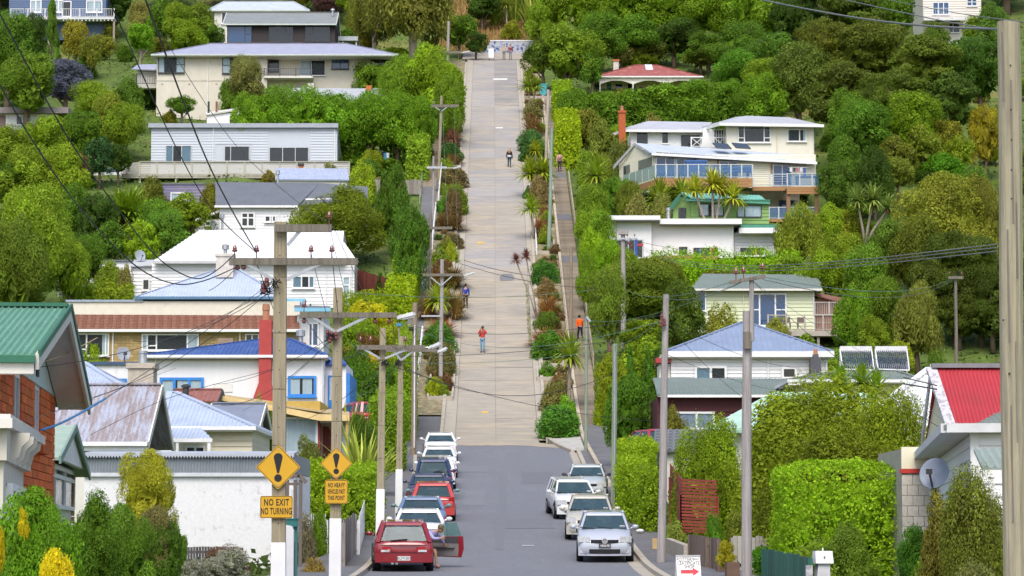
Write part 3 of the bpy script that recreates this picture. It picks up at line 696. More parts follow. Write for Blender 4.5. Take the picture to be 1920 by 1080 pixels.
h.wall(OFFWH,390,795,478,930,.3,5);h.gablex(roof_mat('blue_grey_sheet',(.20,.225,.29),.5),384,486,799,0,5.4,757,.0,None,.08,OFFWH,OFFWH,.3)
h=House('garden_shed','small garden shed with rusty red corrugated roof and a black flue',116,360,890,'shed')
h.wall(OFFWH,325,752,402,890,.2,3);h.gablex(roof_mat('rust_red_roof',(.27,.11,.09),.7,nz=(4,.2)),318,408,752,0,3.4,731,.2,None,.06,M('sage_wall',(.34,.35,.30),.7),DARK,.2)
b=B();p_=h.p(348,750,.4);b.lathe(p_,[(.14,-.6),(.14,.55),(.2,.56),(.2,.64),(.1,.7)],10);b.build('flue',DARK,h.root)
h=House('blue_hip_house','house with pale blue corrugated hip roof half hidden behind the brick house gable',112,190,905)
h.wall(WSTUC,120,722,240,905,.3,6);h.hip(LBLUE,100,225,722,0,7,150,158,680,.16,WHITE)
BLUER=roof_mat('bright_blue_roof',(.05,.10,.29),.6,dirt=((.10,.16,.33),.5,.2,.7),dscale=1.2)
h=House('stucco_house','white stucco house with bright blue roof, blue window frames and tall red chimney',135,420,862)
h.wall(WSTUC,265,670,606,862,0,8,label=None);h.wall(WSTUC,180,684,267,862,.25,7)
h.box('parapet_cap',M('navy_trim',(.05,.09,.17),.5),168,678,268,684,.1,7.2)
h.wall(WSTUC,606,682,648,862,1.2,6,label=None);h.box('blue_side_wall',BLUETRIM,645,700,655,850,1.3,6.0)
h.hip(BLUER,264,613,666,-.4,8.4,490,545,636,.22,WHITE,capm=BLUER,h=.05)
h.box('maroon_fascia',M('maroon_fascia',(.17,.03,.04),.5),266,671,608,675,-.05,.05)
h.slopeq(BLUER,(604,682),(650,682),(640,670),(604,670),1.0,3.0,.2)
h.win(300,708,382,748,(.33,.67),None,BLUETRIM,curtain=CURT,cur=((0,.33),(.4,.66),(.7,1)),fw=.14)
h.win(540,705,593,744,(),None,BLUETRIM,curtain=CURT,cur=((.05,.42),(.52,.86)),fw=.13)
h.win(213,710,238,740,(),None,BLUETRIM,curtain=CURT,fw=.12,off=.25);h.pipe(604,672,800,-.02);h.pipe(292,672,800,-.02)
o=h.box('door',BLUETRIM,615,704,634,800,1.14,.06);x0,x1,z0,z1=h.rect(618,708,631,750,1.12);B().box(x0,x1,1.12,1.14,z0,z1).build('door_glass',M('door_pane',(.5,.54,.62),.2),o)
x0,x1,z0,z1=h.rect(486,600,508,745,-.45);zm=h.p(480,717,-.45).z;xa,xb=h.p(475,745,-.45).x,h.p(513,745,-.45).x
b=B().box(x0,x1,-.45,.25,zm,z1);b.hexa([(xa,-.47,z0),(xb,-.47,z0),(xb,.25,z0),(xa,.25,z0)],[(x0,-.45,zm),(x1,-.45,zm),(x1,.25,zm),(x0,.25,zm)]);b.box(xa,xb,-.47,-.01,-3,z0)
o=b.build('chimney',REDP,h.root);B().lathe(((x0+x1)/2,-.1,z1),[(.2,0),(.17,.5),(.2,.52),(.18,.85),(.12,.86)],10).build('chimney_pot',M('clay_pot',(.42,.19,.11),.8),o)
o=h.chim(REDP,553,642,572,680,3.6,.6,None,None,flue=STEEL)
h.box('access_panel',M('peeling_panel',(.70,.69,.66),.8),400,719,436,735,-.04,.05)
h.chim(M('brown_pot',(.3,.22,.15),.9),408,634,437,645,6.0,.5)
OCH=M('ochre_paint',(.45,.31,.075),.6);REDB=M('red_weatherboard',(.36,.045,.04),.6,nz=(2,.08));YEL2=M('cream_yellow_fascia',(.70,.52,.24),.55)
h=House('ochre_house','low red weatherboard house with ochre fascia, cream sloping eave and a wide curtained window',118,510,918)
h.wall(REDB,484,782,596,925,.3,6);h.wall(OCH,412,752,600,781,.25,6,name='ochre_frieze');h.wall(WSTUC,596,790,648,925,2.2,5)
h.boards(REDB,484,782,600,925,.3,24,t=.025);h.sideboards(REDB,596,782,925,.3,1.9,24)
h.poly('bargeboard',YEL2,[(408,740),(412,750),(600,789),(655,789),(655,778),(596,776)],-.5,.12)
h.face('roof',M('ochre_roof',(.5,.38,.2),.6),[h.p(408,741,-.5),h.p(655,778,-.5),h.p(655,772,6.5),h.p(408,738,6.5)],.08)
h.box('porch_soffit',M('taupe_soffit',(.33,.29,.25),.8),600,790,650,792,-.4,3.0)
h.win(497,782,596,852,(.33,),None,WHITE,curtain=CURT,cur=((.04,.3),(.36,.97)),fw=.10,off=.28)
h.box('porch_post',OCH,648,790,652,925,-.35,.1)
h.box('entry_door',M('dark_red_door',(.2,.04,.04),.5),606,800,622,870,2.14,.06)
TILE=roof_mat('brown_tile',(.27,.13,.085),.75,nz=(5,.22))
BUFF=M('buff_brick',(.40,.29,.135),.85,nz=(4,.2),tint=True);BMOR=M('buff_mortar',(.30,.23,.13),.9)
h=House('brick_bungalow','buff brick bungalow with brown tiled roof and dark picture windows',164,360,737)
h.wall(BMOR,134,620,556,745,.45,7)
x0,x1,z0,z1=h.rect(205,624,556,690,.45)
spans=[(h.p(206,640,.45).x,h.p(266,640,.45).x),(h.p(374,640,.45).x,h.p(460,640,.45).x)]
nr=13
for a,e in spans:
 nc=max(2,int((e-a)/.42))
 for r_ in range(nr):
  for k in range(nc+1):
   q0=a+(e-a)*max(0,(k-(.5 if r_%2 else 0)))/nc;q1=a+(e-a)*min(nc,k+1-(.5 if r_%2 else 0))/nc
   if q1-q0<.05:continue
   v=random.uniform(.8,1.2);piece('brick',BUFF,h.root,((q0+q1)/2,.44,z1-(z1-z0)*(r_+.5)/nr),(q1-q0-.02,.05,(z1-z0)/nr-.02),color=(v,v,v*.95))
b=B();eL,eR=h.p(130,616,0),h.p(562,617,0);rL,rR=h.p(134,590,3.4),h.p(560,592,3.4);n=9
for k in range(n):
 a=eL.lerp(rL,k/n);c=eR.lerp(rR,k/n);a2=eL.lerp(rL,(k+1)/n);c2=eR.lerp(rR,(k+1)/n);up=Vector((0,-.02,.06))
 nc=54
 for q in range(nc):
  A0=a.lerp(c,q/nc)+up*(1+.5*(q%2));A1=a.lerp(c,(q+1)/nc-.002)+up*(1+.5*(q%2));b.hexa([A0-up*1.2,A1-up*1.2,a2 .lerp(c2,(q+1)/nc-.002),a2 .lerp(c2,q/nc)],[A0,A1,a2 .lerp(c2,(q+1)/nc-.002)+Vector((0,0,.02)),a2 .lerp(c2,q/nc)+Vector((0,0,.02))])
o=b.build('tile_courses',TILE,h.root);o['kind']='stuff'
h.face('roof',TILE,[eL,eR,rR,rL],.08)
h.box('gutter',WHITE,128,617,565,622,-.12,.12);h.box('soffit',OFFWH,134,621,560,623,0,.45)
h.win(139,625,205,668,(.36,.9),.30,WHITE,curtain=CURT,cur=((.8,1),),fw=.09,off=.43,tcols=(0,));h.win(266,626,373,658,(.1,.26,.8),.3,WHITE,curtain=CURT,cur=((0,.1),(.8,1)),fw=.09,off=.43,tcols=(1,));h.win(460,626,486,655,(.5,),None,WHITE,fw=.08,off=.43);h.pipe(212,622,720,.42);h.pipe(450,622,720,.42)
h.wall(WSTUC,557,590,606,735,1.5,6);h.win(578,605,598,650,(.4,),None,WHITE,GLB,fw=.09,off=1.48)
h.box('fascia',M('aqua_fascia',(.20,.45,.62),.5),552,577,620,584,.6,.12);h.face('roof',SLATE,[h.p(552,577,.6),h.p(620,584,.6),h.p(620,574,7),h.p(552,572,7)],.08)
h=House('parapet_house','cream house with long parapet and pale blue hip roof with an old white chimney',173,340,672)
h.wall(M('peeling_cream',(.68,.64,.54),.7,nz=(2,.06),dirt=((.55,.53,.5),.58,.1),dscale=1.2),125,565,562,600,.1,8);h.wall(RENDER,125,600,562,690,.12,8)
h.box('parapet_capping',M('grey_blue_cap',(.30,.36,.45),.5),123,562,268,566,0,8.2)
h.hip(LBLUE,255,532,556,0,8,428,434,498,.20,None);h.box('gutter',M('slate_blue_gutter',(.09,.19,.31),.5),252,556,534,561,-.12,.12)
h.box('eave_return',M('aqua_fascia'),534,560,572,572,1.0,1.0)
h.chim(M('old_white_chimney',(.58,.54,.50),.85,nz=(4,.18),dirt=((.35,.2,.14),.62,.1,.7),dscale=2.5),405,476,437,520,2.2,.9,M('old_white_chimney'),None,flue=STEEL)
WROOF=roof_mat('white_painted_roof',(.74,.75,.77),.45)
h=House('weatherboard_house','large white weatherboard house with bright white corrugated roof beside the tall hedge',187,455,585)
h.wall(BOARDW,285,492,664,590,.2,8);h.wall(BOARDW,246,498,290,590,1.2,6)
h.boards(BOARDW,285,494,664,590,.2,15);h.boards(BOARDW,246,500,285,590,1.2,13);h.sideboards(BOARDW,664,494,590,.2,8,15)
h.face('roof',WROOF,[h.p(288,489,-.3),h.p(640,491,-.3),h.p(645,433,4.2),h.p(374,432,4.2)],.08,.22,.03)
h.face('roof',WROOF,[h.p(288,489,-.3),h.p(374,432,4.2),h.p(374,432,4.3),Vector((h.p(288,489,-.3).x,8.6,h.p(288,489).z))],.08)
h.face('roof',WROOF,[h.p(374,432,4.2),h.p(645,433,4.2),Vector((h.p(645,490,-.3).x,8.7,h.p(645,491).z)),Vector((h.p(300,490,-.3).x,8.7,h.p(300,491).z))],.08)
h.face('roof',WROOF,[h.p(640,491,-.3),h.p(672,490,.6),h.p(645,465,4.2),h.p(644,450,3.0)],.08)
h.box('gutter',M('grey_gutter',(.5,.5,.52),.5),286,489,668,494,-.42,.12)
h.face('lean_to_roof',M('grey_lean_to',(.45,.46,.48),.6),[h.p(244,499,.9),h.p(290,497,.9),h.p(290,487,4),h.p(252,487,4)],.07)
h.win(548,517,590,541,(.42,.75),None,WHITE,curtain=CURTB,cur=((0,.42),(.75,1)),fw=.09,off=.17);h.win(642,518,657,562,(),.62,WHITE,curtain=CURT,cur=((0,1),),fw=.1,off=.17);h.win(267,523,281,545,(),None,WHITE,fw=.09,off=1.17);h.pipe(660,494,585,.18);h.pipe(612,494,575,.18)
h.win(528,552,606,557,(),None,M('grey_gutter'),fw=.04,off=.15,name='window_sill_strip')if 0 else None
h.dish(262,480,3.0,.42,DISHM,(.8,-1,.2))
h=House('white_villa','white villa with big slate grey roof rising behind the white weatherboard house',206,490,455)
h.wall(BOARDW,412,388,560,470,.3,7);h.boards(BOARDW,412,390,560,440,.3,9);h.wall(BOARDW,362,412,412,470,1.5,4);h.boards(BOARDW,362,414,412,440,1.5,4)
h.face('roof',SLATE,[h.p(404,385,0),h.p(556,387,0),h.p(600,343,4.3),h.p(404,341,4.3)],.1);h.face('roof',SLATE,[h.p(540,387,.4),h.p(690,372,1.2),h.p(690,350,4.3),h.p(600,343,4.3)],.1)
h.face('roof',SLATE,[h.p(404,341,4.3),h.p(690,350,4.3),h.p(690,372,8),h.p(404,385,8.6)],.1)
h.wall(BOARDW,560,372,686,470,1.6,5)
h.box('gutter',WHITE,402,385,558,389,-.12,.12);h.face('lean_to_roof',OFFWH,[h.p(358,417,1.2),h.p(411,396,1.2),h.p(411,394,6),h.p(358,414,6)],.1)
h.win(452,398,478,426,(.5,),.62,WHITE,fw=.12,off=.27);h.win(496,404,508,417,(),None,WHITE,fw=.1,off=.27);h.win(510,404,518,417,(),None,WHITE,fw=.1,off=.27);h.win(385,414,397,424,(),None,WHITE,fw=.08,off=1.47);h.pipe(524,389,450,.28)
for px,py in((417,410),(521,328)):b=B();q=h.p(px,py,-1.0 if px<500 else 4.3);b.lathe(q,[(.09,-.9),(.09,.0),(.17,.02),(.17,.35),(.08,.4)],10);b.build('flue',STEEL,h.root)
h.dish(399,422,1.0,.38,DISHM,(.9,-1,.2))
h=House('roof_shed','little outbuilding with flat grey roof beside the white villa',202,340,480,'shed');h.wall(OFFWH,320,446,352,490,.2,3);h.box('roof',SLATE,312,442,356,447,-.1,3.4)
GB=M('pale_grey_cladding',(.50,.54,.60),.55,nz=(1.2,.04));ALUD=M('dark_aluminium',(.16,.18,.2),.4,.3)
h=House('grey_clad_house','pale grey clad flat-roofed house with a long timber deck below the tall hedge',231,460,330)
h.wall(GB,284,238,632,345,0,8);h.boards(GB,284,240,404,306,0,13,t=.025);h.boards(GB,474,240,502,306,0,13,t=.025);h.boards(GB,582,240,632,306,0,13,t=.025);h.boards(GB,404,240,474,270,0,6,t=.025)
h.box('fascia',M('roof_edge_grey',(.34,.37,.42),.5),278,231,634,239,-.35,9);h.face('eave_end',M('roof_edge_grey'),[h.p(632,238,-.3),h.p(634,238,-.3),h.p(641,300,2.6),h.p(636,300,2.6)],.1)
h.win(311,273,359,305,(.28,.62),None,ALU,GLB,CURTB,.06,cur=((0,.28),(.62,1)));h.win(421,274,468,303,(.25,),None,ALU,fw=.06);h.win(505,276,579,306,(.34,.66),None,ALU,fw=.06);h.pipe(400,239,325,0);h.pipe(628,239,325,0)
h.box('deck',M('deck_timber',(.36,.34,.28),.85,nz=(2,.2)),228,330,655,334,-2.6,2.6);h.box('deck_fascia',M('deck_timber'),228,326,655,330,-2.62,.08)
DR=M('deck_boarding',(.52,.51,.48),.7,nz=(2,.1));DP=M('deck_posts',(.44,.42,.34),.8)
x0,x1,z0,z1=h.rect(262,304,655,329,-2.6)
for k in range(6):piece('deck_rail_board',DR,h.root,((x0+x1)/2,-2.58,z0+(z1-z0)*(k+.5)/6),(x1-x0,.03,(z1-z0)/6*.86))
for k in range(13):x=x0+(x1-x0)*k/12;piece('deck_post',DP,h.root,(x,-2.64,(z0+z1)/2),(.1,.09,z1-z0+.1))
B().box(x0,x1,-2.7,-2.5,z1,z1+.06).build('deck_rail',DP,h.root)
a0,a1=h.p(262,329,-2.6),h.p(226,331,-1.0)
for k in range(6):z=(z1-z0)*(k+.5)/6;B().bar(a0+Vector((0,0,z)),a1+Vector((0,0,z)),.03,(z1-z0)/6*.86).build('deck_rail_board',DR,h.root)
for px in(262,330,396,459):x=h.p(px,340,-2.5).x;piece('deck_pile',DP,h.root,(x,-2.45,z0-1.6),(.16,.16,3.2))
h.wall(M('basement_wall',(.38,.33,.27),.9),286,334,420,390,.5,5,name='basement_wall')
h.chim(M('terracotta',(.45,.14,.05),.8),560,307,568,316,-4,.4,DARK)
h=House('purple_shed','old shed with flaking purple weatherboards and a white window under the long deck',221,354,384,'shed')
PUR=M('flaking_purple_paint',(.17,.17,.29),.75,nz=(3,.1),dirt=((.42,.30,.30),.52,.08,.9),dscale=2.6,stretch=(.35,1,2.4))
h.wall(PUR,304,345,408,395,0,2.5);h.boards(PUR,304,345,408,390,0,8);h.box('roof',SLATE,302,343,410,346,-.1,2.8);h.win(320,361,350,382,(.5,),None,WHITE,fw=.1,curtain=CURT,cur=((0,1),))
h=House('low_lean_to','low outbuilding with pale lilac blue sheet roof below the deck',222,585,375,'shed');h.wall(OFFWH,520,336,650,385,.2,4);h.slopeq(roof_mat('lilac_sheet_roof',(.36,.41,.55),.5),(516,336),(655,337),(650,316),(518,315),0,4.2,.25)
h=House('cream_block_house','big cream rendered house with wide lilac grey hip roof and a dark balcony',258,510,222)
h.wall(RENDER,294,106,500,225,0,9);h.wall(RENDER,500,106,716,190,1.2,8)
h.hip(roof_mat('lilac_grey_roof',(.33,.34,.44),.5),284,746,102,-.8,9.6,395,650,82,.0,M('sage_gutter',(.52,.58,.54),.5))
h.box('string_course',M('darker_render_band',(.50,.47,.40),.8),294,150,428,152,-.03,.05)  # thin course in a darker tone than the wall render
h.win(297,106,346,137,(.25,.68),.5,DARK,GLB,CURT,.06,cur=((0,.22),(.7,1)),tcols=(2,));h.win(417,107,448,138,(.5,),.5,DARK,GLB,CURT,.06,cur=((0,.45),));h.win(498,113,523,135,(),None,DARK,off=1.2,fw=.06);h.win(562,113,610,142,(.45,),None,WHITE,GLB,CURT,.06,off=1.2,cur=((0,.4),));h.win(622,110,654,130,(.5,),None,DARK,GLB,off=1.2,fw=.06);h.win(696,110,732,128,(.5,),None,DARK,off=1.2,fw=.06);h.pipe(390,104,220,0)
h.rail(M('balcony_rail_dark',(.12,.12,.13),.5),495,128,584,142,-.3,30,3);h.box('balcony_floor',OFFWH,495,142,586,146,-.3,1.6)
h.wall(OFFWH,258,128,294,165,3,4,name='annex_wall');h.face('annex_roof',roof_mat('lilac_grey_roof'),[h.p(247,129,2.4),h.p(296,131,2.4),h.p(296,120,6),h.p(258,121,6)],.1);h.rail(DARK,256,138,294,158,2.4,12,1)
for px in(304,355,406):h.box('wall_vent',M('vent_tan',(.4,.36,.28),.8),px-2,156,px+2,159,-.03,.05)
BRN=M('dark_brown_boards',(.035,.028,.03),.7,nz=(2,.15))
h=House('brown_house','dark brown boarded house with grey gable roof above the cream rendered house',281,525,135)
h.wall(BRN,426,46,628,140,0,6);h.boards(BRN,426,47,628,84,0,14,t=.02);h.gablex(roof_mat('mid_grey_roof',(.22,.235,.235),.5),418,630,45,-.5,7,24,0,M('sage_gutter'),.08,BRN,WHITE,.35)
h.win(427,49,472,80,(.72,),.5,DARK,GLB,fw=.05,tcols=(1,));h.win(504,50,550,79,(.7,),.5,DARK,fw=.05,tcols=(1,));h.win(572,50,619,78,(.32,),.5,DARK,fw=.05,tcols=(0,))
b=B();q=h.p(624,22,2);b.lathe(q,[(.12,-.5),(.12,.1),(.25,.12),(.22,.3)],10);b.build('flue',STEEL,h.root)
h=House('pale_roofed_house','house with pale hip roof topmost behind the dark brown house',298,485,95);h.wall(OFFWH,402,22,566,95,.3,6);h.hip(roof_mat('ice_blue_roof',(.45,.50,.56),.5),390,580,19,0,7,420,550,3,0,M('sage_gutter'));h.win(415,23,430,45,(),None,WHITE,fw=.1,off=.28);h.win(452,23,480,40,(.5,),None,WHITE,fw=.08,off=.28);h.win(528,23,565,40,(.5,),None,WHITE,fw=.08,off=.28)
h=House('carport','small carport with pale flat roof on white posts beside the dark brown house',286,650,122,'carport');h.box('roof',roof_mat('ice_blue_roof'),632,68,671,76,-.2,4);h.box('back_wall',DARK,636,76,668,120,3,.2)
for px in(634,667):h.box('post',WHITE,px,76,px+2,122,0,.12)
b=B();b.bar(h.p(636,92,0),h.p(644,78,0),.12);b.bar(h.p(646,92,0),h.p(638,80,0),.1);b.build('brace',WHITE,h.root)
BLUB=M('blue_weatherboard',(.09,.14,.25),.6,nz=(2,.06))
h=House('blue_house','blue weatherboard house with white veranda railing in the top left corner',303,120,78);h.wall(BLUB,18,-40,198,75,.0,8);h.boards(BLUB,18,-20,198,32,0,14,t=.025)
for a,e in((57,78),(102,118),(162,192)):h.win(a,0 if a<150 else 1,e,24,(.5,),None,WHITE,fw=.13,curtain=CURT,cur=((.1,.9),))
h.win(117,2,134,32,(),None,WHITE,name='glazed_door',fw=.12)
h.rail(M('veranda_white',(.62,.63,.64),.6),20,16,214,32,-1.6,60,6);h.box('veranda_floor',M('veranda_white'),20,32,214,36,-1.7,1.7)
for k in range(14):h.box('joist_end',WHITE,118+k*7,36,120+k*7,39,-1.65,.2)
for px in(30,90,150,212):h.box('pile',TIMBER,px,38,px+3,85,-1.5,.2)
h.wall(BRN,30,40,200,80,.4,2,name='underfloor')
h=House('brick_trim_cottage','white cottage with brown flat roof at the left edge below the purple tree',252,60,238);h.wall(BOARDW,-20,213,104,260,0,6);h.box('roof',roof_mat('brown_grey_roof',(.28,.24,.25),.6),-20,201,128,212,-.5,7);h.win(72,216,82,243,(),None,WHITE,fw=.1);h.win(30,217,55,235,(.5,),None,WHITE,fw=.1)
h.box('dark_panel',M('brown_panel',(.2,.14,.13),.8),-20,216,10,245,-.05,.06)
h=House('garden_hut','white flat-roofed hut with three windows behind climbing plants on the left',193,200,545,'shed');h.wall(WSTUC,156,490,245,560,0,4);h.box('roof',SLATE,155,487,247,490,-.15,4.4);h.win(176,500,222,520,(.4,.66),None,WHITE,fw=.1)
h=House('greenhouse','small glass greenhouse with white frame in front of a rusty fence',190,130,560,'greenhouse');x0,x1,z0,z1=h.rect(110,518,146,560,0);zr=h.p(128,508,1).z;f=B()
for x in(x0,(x0+x1)/2,x1):
 for yy in(0,2):f.bar((x,yy,z0),(x,yy,z1),.07)
 f.bar((x,0,z1),(x,1,zr),.07);f.bar((x,2,z1),(x,1,zr),.07)
for yy,z in((0,z1),(2,z1),(1,zr),(0,z0)):f.bar((x0,yy,z),(x1,yy,z),.07)
f.build('frame',WHITE,h.root);gm=glass_mat('greenhouse_glass',(.3,.34,.38),.15,.45);h.face('glass_roof',gm,[(x0,0,z1),(x1,0,z1),(x1,1,zr),(x0,1,zr)],.01)
for k in range(2):piece('pane',gm,h.root,(x0+(x1-x0)*(k+.5)/2,0,(z0+z1)/2),((x1-x0)/2-.08,.01,z1-z0))
h=House('hidden_long_house','long low house with pale grey roof showing just above the tall hedge',250,640,240);h.wall(OFFWH,550,186,734,240,.3,5);h.slopeq(roof_mat('pale_grey_sheet',(.42,.44,.48),.5),(546,186),(738,186),(736,166),(546,165),0,5);h.chim(M('old_white_chimney'),577,156,588,168,4,.6);h.chim(M('terracotta'),686,160,697,170,4,.6)
h=House('white_lean_to','white boarded lean-to with dark doorway above the grey clad house',246,425,250,'shed');h.wall(BOARDW,388,212,455,255,0,4);h.face('roof',OFFWH,[h.p(386,214,-.2),h.p(460,203,-.2),h.p(460,200,4.2),h.p(386,211,4.2)],.12);h.box('doorway',ROOMD,431,217,447,235,-.04,.06)
for px in(391,406):b=B();q=h.p(px,212,.5);b.tube([q-Vector((0,0,.6)),q+Vector((0,0,1.1))],.10,8);b.build('flue',M('rusty_flue',(.25,.1,.07),.8)if px>400 else DARK,h.root)
# houses on the right
GGR=roof_mat('grey_green_roof',(.165,.20,.175),.55,dirt=((.24,.26,.24),.5,.2,.6),dscale=1.5)
rt=empty('corner_cottage',(8.05,46.0,prof(48)-.1),'white weatherboard cottage with grey gutter beside the satellite dish at the right edge','house',rz=rad(-7))
RI=Matrix.Rotation(rad(7),3,'Z');ro=Vector(rt.location)
cz=lx(1822,812,0);yb_=lx(1722,905,0).y;zt0=cz.z;zl0=-1.6;y0_=cz.y
B().box(.05,7,y0_,yb_,zl0,zt0).build('wall',WHITE,rt)
nbo=22
for k in range(nbo):
 z=zl0+(zt0-zl0)*(k+.5)/nbo;hh=(zt0-zl0)/nbo
 piece('weatherboard',BOARDW,rt,(.02,(y0_+yb_)/2,z),(.03,yb_-y0_,hh),(0,.15,0));piece('weatherboard',BOARDW,rt,(3.5,y0_-.025,z),(6.9,.03,hh),(-.15,0,0))
B().box(-.03,.12,y0_-.07,y0_+.12,zl0,zt0).build('corner_board',WHITE,rt)
g=B();g.bar((-.45,y0_-.25,zt0+.08),(-.45,yb_+.3,zt0+.08),.2,.16);g.bar((-.45,y0_-.25,zt0+.08),(7,y0_-.25,zt0+.08),.2,.16);g.build('gutter',M('pale_gutter',(.6,.6,.62),.5),rt)
B().hexa([(-.45,y0_-.2,zt0+.02),(7,y0_-.2,zt0+.02),(7,yb_,zt0+.02),(-.45,yb_,zt0+.02)],[(-.45,y0_-.2,zt0+.05),(7,y0_-.2,zt0+.05),(7,yb_,zt0+.05),(-.45,yb_,zt0+.05)]).build('soffit',M('grey_soffit'),rt)
slab4('roof',GGR,(-.5,y0_-.28,zt0+.14),(7.5,y0_-.28,zt0+.14),(7.5,(y0_+yb_)/2,zt0+.5),(2.2,(y0_+yb_)/2,zt0+.5),.08,.16);slab4('roof',GGR,(-.5,yb_+.3,zt0+.14),(-.5,y0_-.28,zt0+.14),(2.2,(y0_+yb_)/2,zt0+.5),(2.1,(y0_+yb_)/2+.1,zt0+.5),.08)
w0,w1=lx(1796,905,0).y,lx(1775,905,0).y
for yy in(lx(1807,900,0).y,lx(1780,905,0).y):
 f=B();f.box(-.06,.03,yy-.5,yy-.4,zt0-2.6,zt0-1.0);f.box(-.06,.03,yy+.4,yy+.5,zt0-2.6,zt0-1.0);f.box(-.06,.03,yy-.4,yy+.4,zt0-1.1,zt0-1.0);f.box(-.06,.03,yy-.4,yy+.4,zt0-2.6,zt0-2.5);wn=f.build('window',WHITE,rt);piece('pane',GL,wn,(-.01,yy,zt0-1.8),(.02,.8,1.4))
hx=lp(1826,845,45);aw=[lp(1826,842,45.2),lp(1900,842,45.2),lp(1900,877,44.2),lp(1842,877,44.2)]
slab4('porch_awning',roof_mat('awning_green',(.25,.30,.27),.5),aw[3],aw[2],aw[1],aw[0],.05,.14);g=B();g.bar(aw[3]+Vector((0,0,-.1)),aw[2]+Vector((0,0,-.1)),.08,.12);g.bar(aw[3]+Vector((.15,.05,-.1)),aw[3]+Vector((.15,.05,-2.2)),.1);g.build('porch_frame',WHITE,rt)
c=lp(1754,889,50.5);satellite_dish(rt,c,.30,M('big_grey_dish',(.24,.28,.35),.45),(-.5,-1,.35))
h=House('block_building','cream concrete block wall with a red painted band behind the satellite dish',63,1715,1105,'building');BLK=M('cream_block',(.52,.48,.42),.85,nz=(3,.1),tint=True)
h.wall(M('block_mortar',(.38,.35,.31),.9),1690,842,1745,1105,.1,4);x0,x1,z0,z1=h.rect(1690,890,1745,1105,.1)
for r_ in range(11):
 for k in range(3):
  a=x0+(x1-x0)*(k-(.5 if r_%2 else 0))/2.5;e=min(a+(x1-x0)/2.5,x1);a=max(a,x0)
  if e-a>.05:v=random.uniform(.9,1.08);piece('block',BLK,h.root,((a+e)/2,.09,z1-(z1-z0)*(r_+.5)/11),(e-a-.012,.06,(z1-z0)/11-.012),color=(v,v,v))
h.box('red_band',M('band_red',(.50,.04,.03),.6),1688,880,1746,887,.02,.1);h.wall(CREAM,1690,838,1745,879,.08,.1,name='upper_wall')
h=House('red_roofed_house','steep bright red iron roof with flaking white bargeboard at the right edge',70,1830,1086)
REDR=roof_mat('bright_red_roof',(.39,.036,.048),.6,dirt=((.31,.045,.05),.5,.2,.7),dscale=1.0);FLK=M('flaking_white_barge',(.50,.49,.52),.85,nz=(4,.1),dirt=((.30,.28,.31),.5,.06,.9),dscale=7)
eL,eR=h.p(1795,816,0),h.p(1990,816,0);rL,rR=h.p(1768,690,2.6),h.p(1990,690,2.6);rL.x=eL.x-.15
h.face('roof',REDR,[eL,eR,rR,rL],.08,.105,.03);h.face('roof',REDR,[rL,rR,Vector((eR.x,5.4,eL.z)),Vector((eL.x,5.4,eL.z))],.08)
B().bar(rL+Vector((-.1,0,.06)),rR+Vector((0,0,.06)),.32,.12).build('ridge_tiles',M('grey_ridge_tile',(.2,.2,.22),.8),h.root)
g=B();g.bar(eL+Vector((-.10,-.02,-.02)),rL+Vector((-.10,0,-.02)),.28,.10);g.bar(Vector((eL.x-.1,5.4,eL.z)),rL+Vector((-.1,0,0)),.05,.28);g.build('bargeboard',FLK,h.root)
B().hexa([(eL.x-.02,0.25,eL.z-3),(eL.x-.02,5.2,eL.z-3),(eL.x-.02,5.2,eL.z),(eL.x-.02,2.6,rL.z-.15),(eL.x-.02,.25,eL.z)],[(eL.x+4,.25,eL.z-3),(eL.x+4,5.2,eL.z-3),(eL.x+4,5.2,eL.z),(eL.x+4,2.6,rL.z-.2),(eL.x+4,.25,eL.z)]).build('wall',CREAM,h.root)
o=h.face('side_roof',GGR,[h.p(1800,812,-1.5),h.p(1900,806,-1.5),h.p(1900,772,0),h.p(1868,775,0)],.06,.14);h.box('side_gutter',WHITE,1795,812,1900,816,-1.56,.1)
b=B();q=h.p(1757,730,1);b.bar(q,q+Vector((-.9,0,.15)),.04);b.bar(q+Vector((0,0,.1)),q+Vector((-.9,0,.32)),.03);b.build('service_bracket',DARK,h.root)
h=House('white_iron_house','house with plain white corrugated iron roof beside the red roof',86,1690,1030)
eL,eR=h.p(1560,840,0),h.p(1790,860,0);h.face('roof',WROOF,[eL,eR,h.p(1762,694,5),h.p(1745,694,5)],.08,.15)
h.face('roof',WROOF,[eR,h.p(1800,850,8),h.p(1762,694,5.2),h.p(1762,694,5)],.08);h.wall(OFFWH,1590,842,1790,1030,.3,6)
b=B();a,e=h.p(1560,838,0),h.p(1748,694,5);n=44
for k in range(n):q=a.lerp(e,(k+.5)/n);b.box(q.x-.05,q.x+.02,q.y-.05,q.y+.05,q.z-.0,q.z+.05)
b.build('ridge_edge',M('grey_gutter',(.5,.5,.52),.5),h.root);B().bar(a+Vector((-.12,0,.08)),e+Vector((-.12,0,.08)),.22,.07).build('ridge_cap',WROOF,h.root)
PG=roof_mat('pale_green_roof',(.42,.60,.49),.5)
h=House('pale_green_roofed_house','low house with pale mint green sheet roof behind the big orange-tinged bush',98,1460,985)
h.face('roof',PG,[h.p(1320,806,0),h.p(1600,795,0),h.p(1600,735,6),h.p(1448,735,6)],.08,.55,.04);h.face('roof',PG,[h.p(1448,735,6),h.p(1640,738,6),h.p(1640,790,3),h.p(1460,790,3)],.08,.55,.04)
h.box('gutter',M('mint_gutter',(.30,.45,.37),.5),1335,806,1600,812,-.1,.12);h.wall(OFFWH,1345,812,1600,985,.5,6)
h.face('porch_side',M('grey_soffit'),[h.p(1318,806,-.1),h.p(1338,812,.3),h.p(1338,835,.3),h.p(1306,835,-.1)],.05)
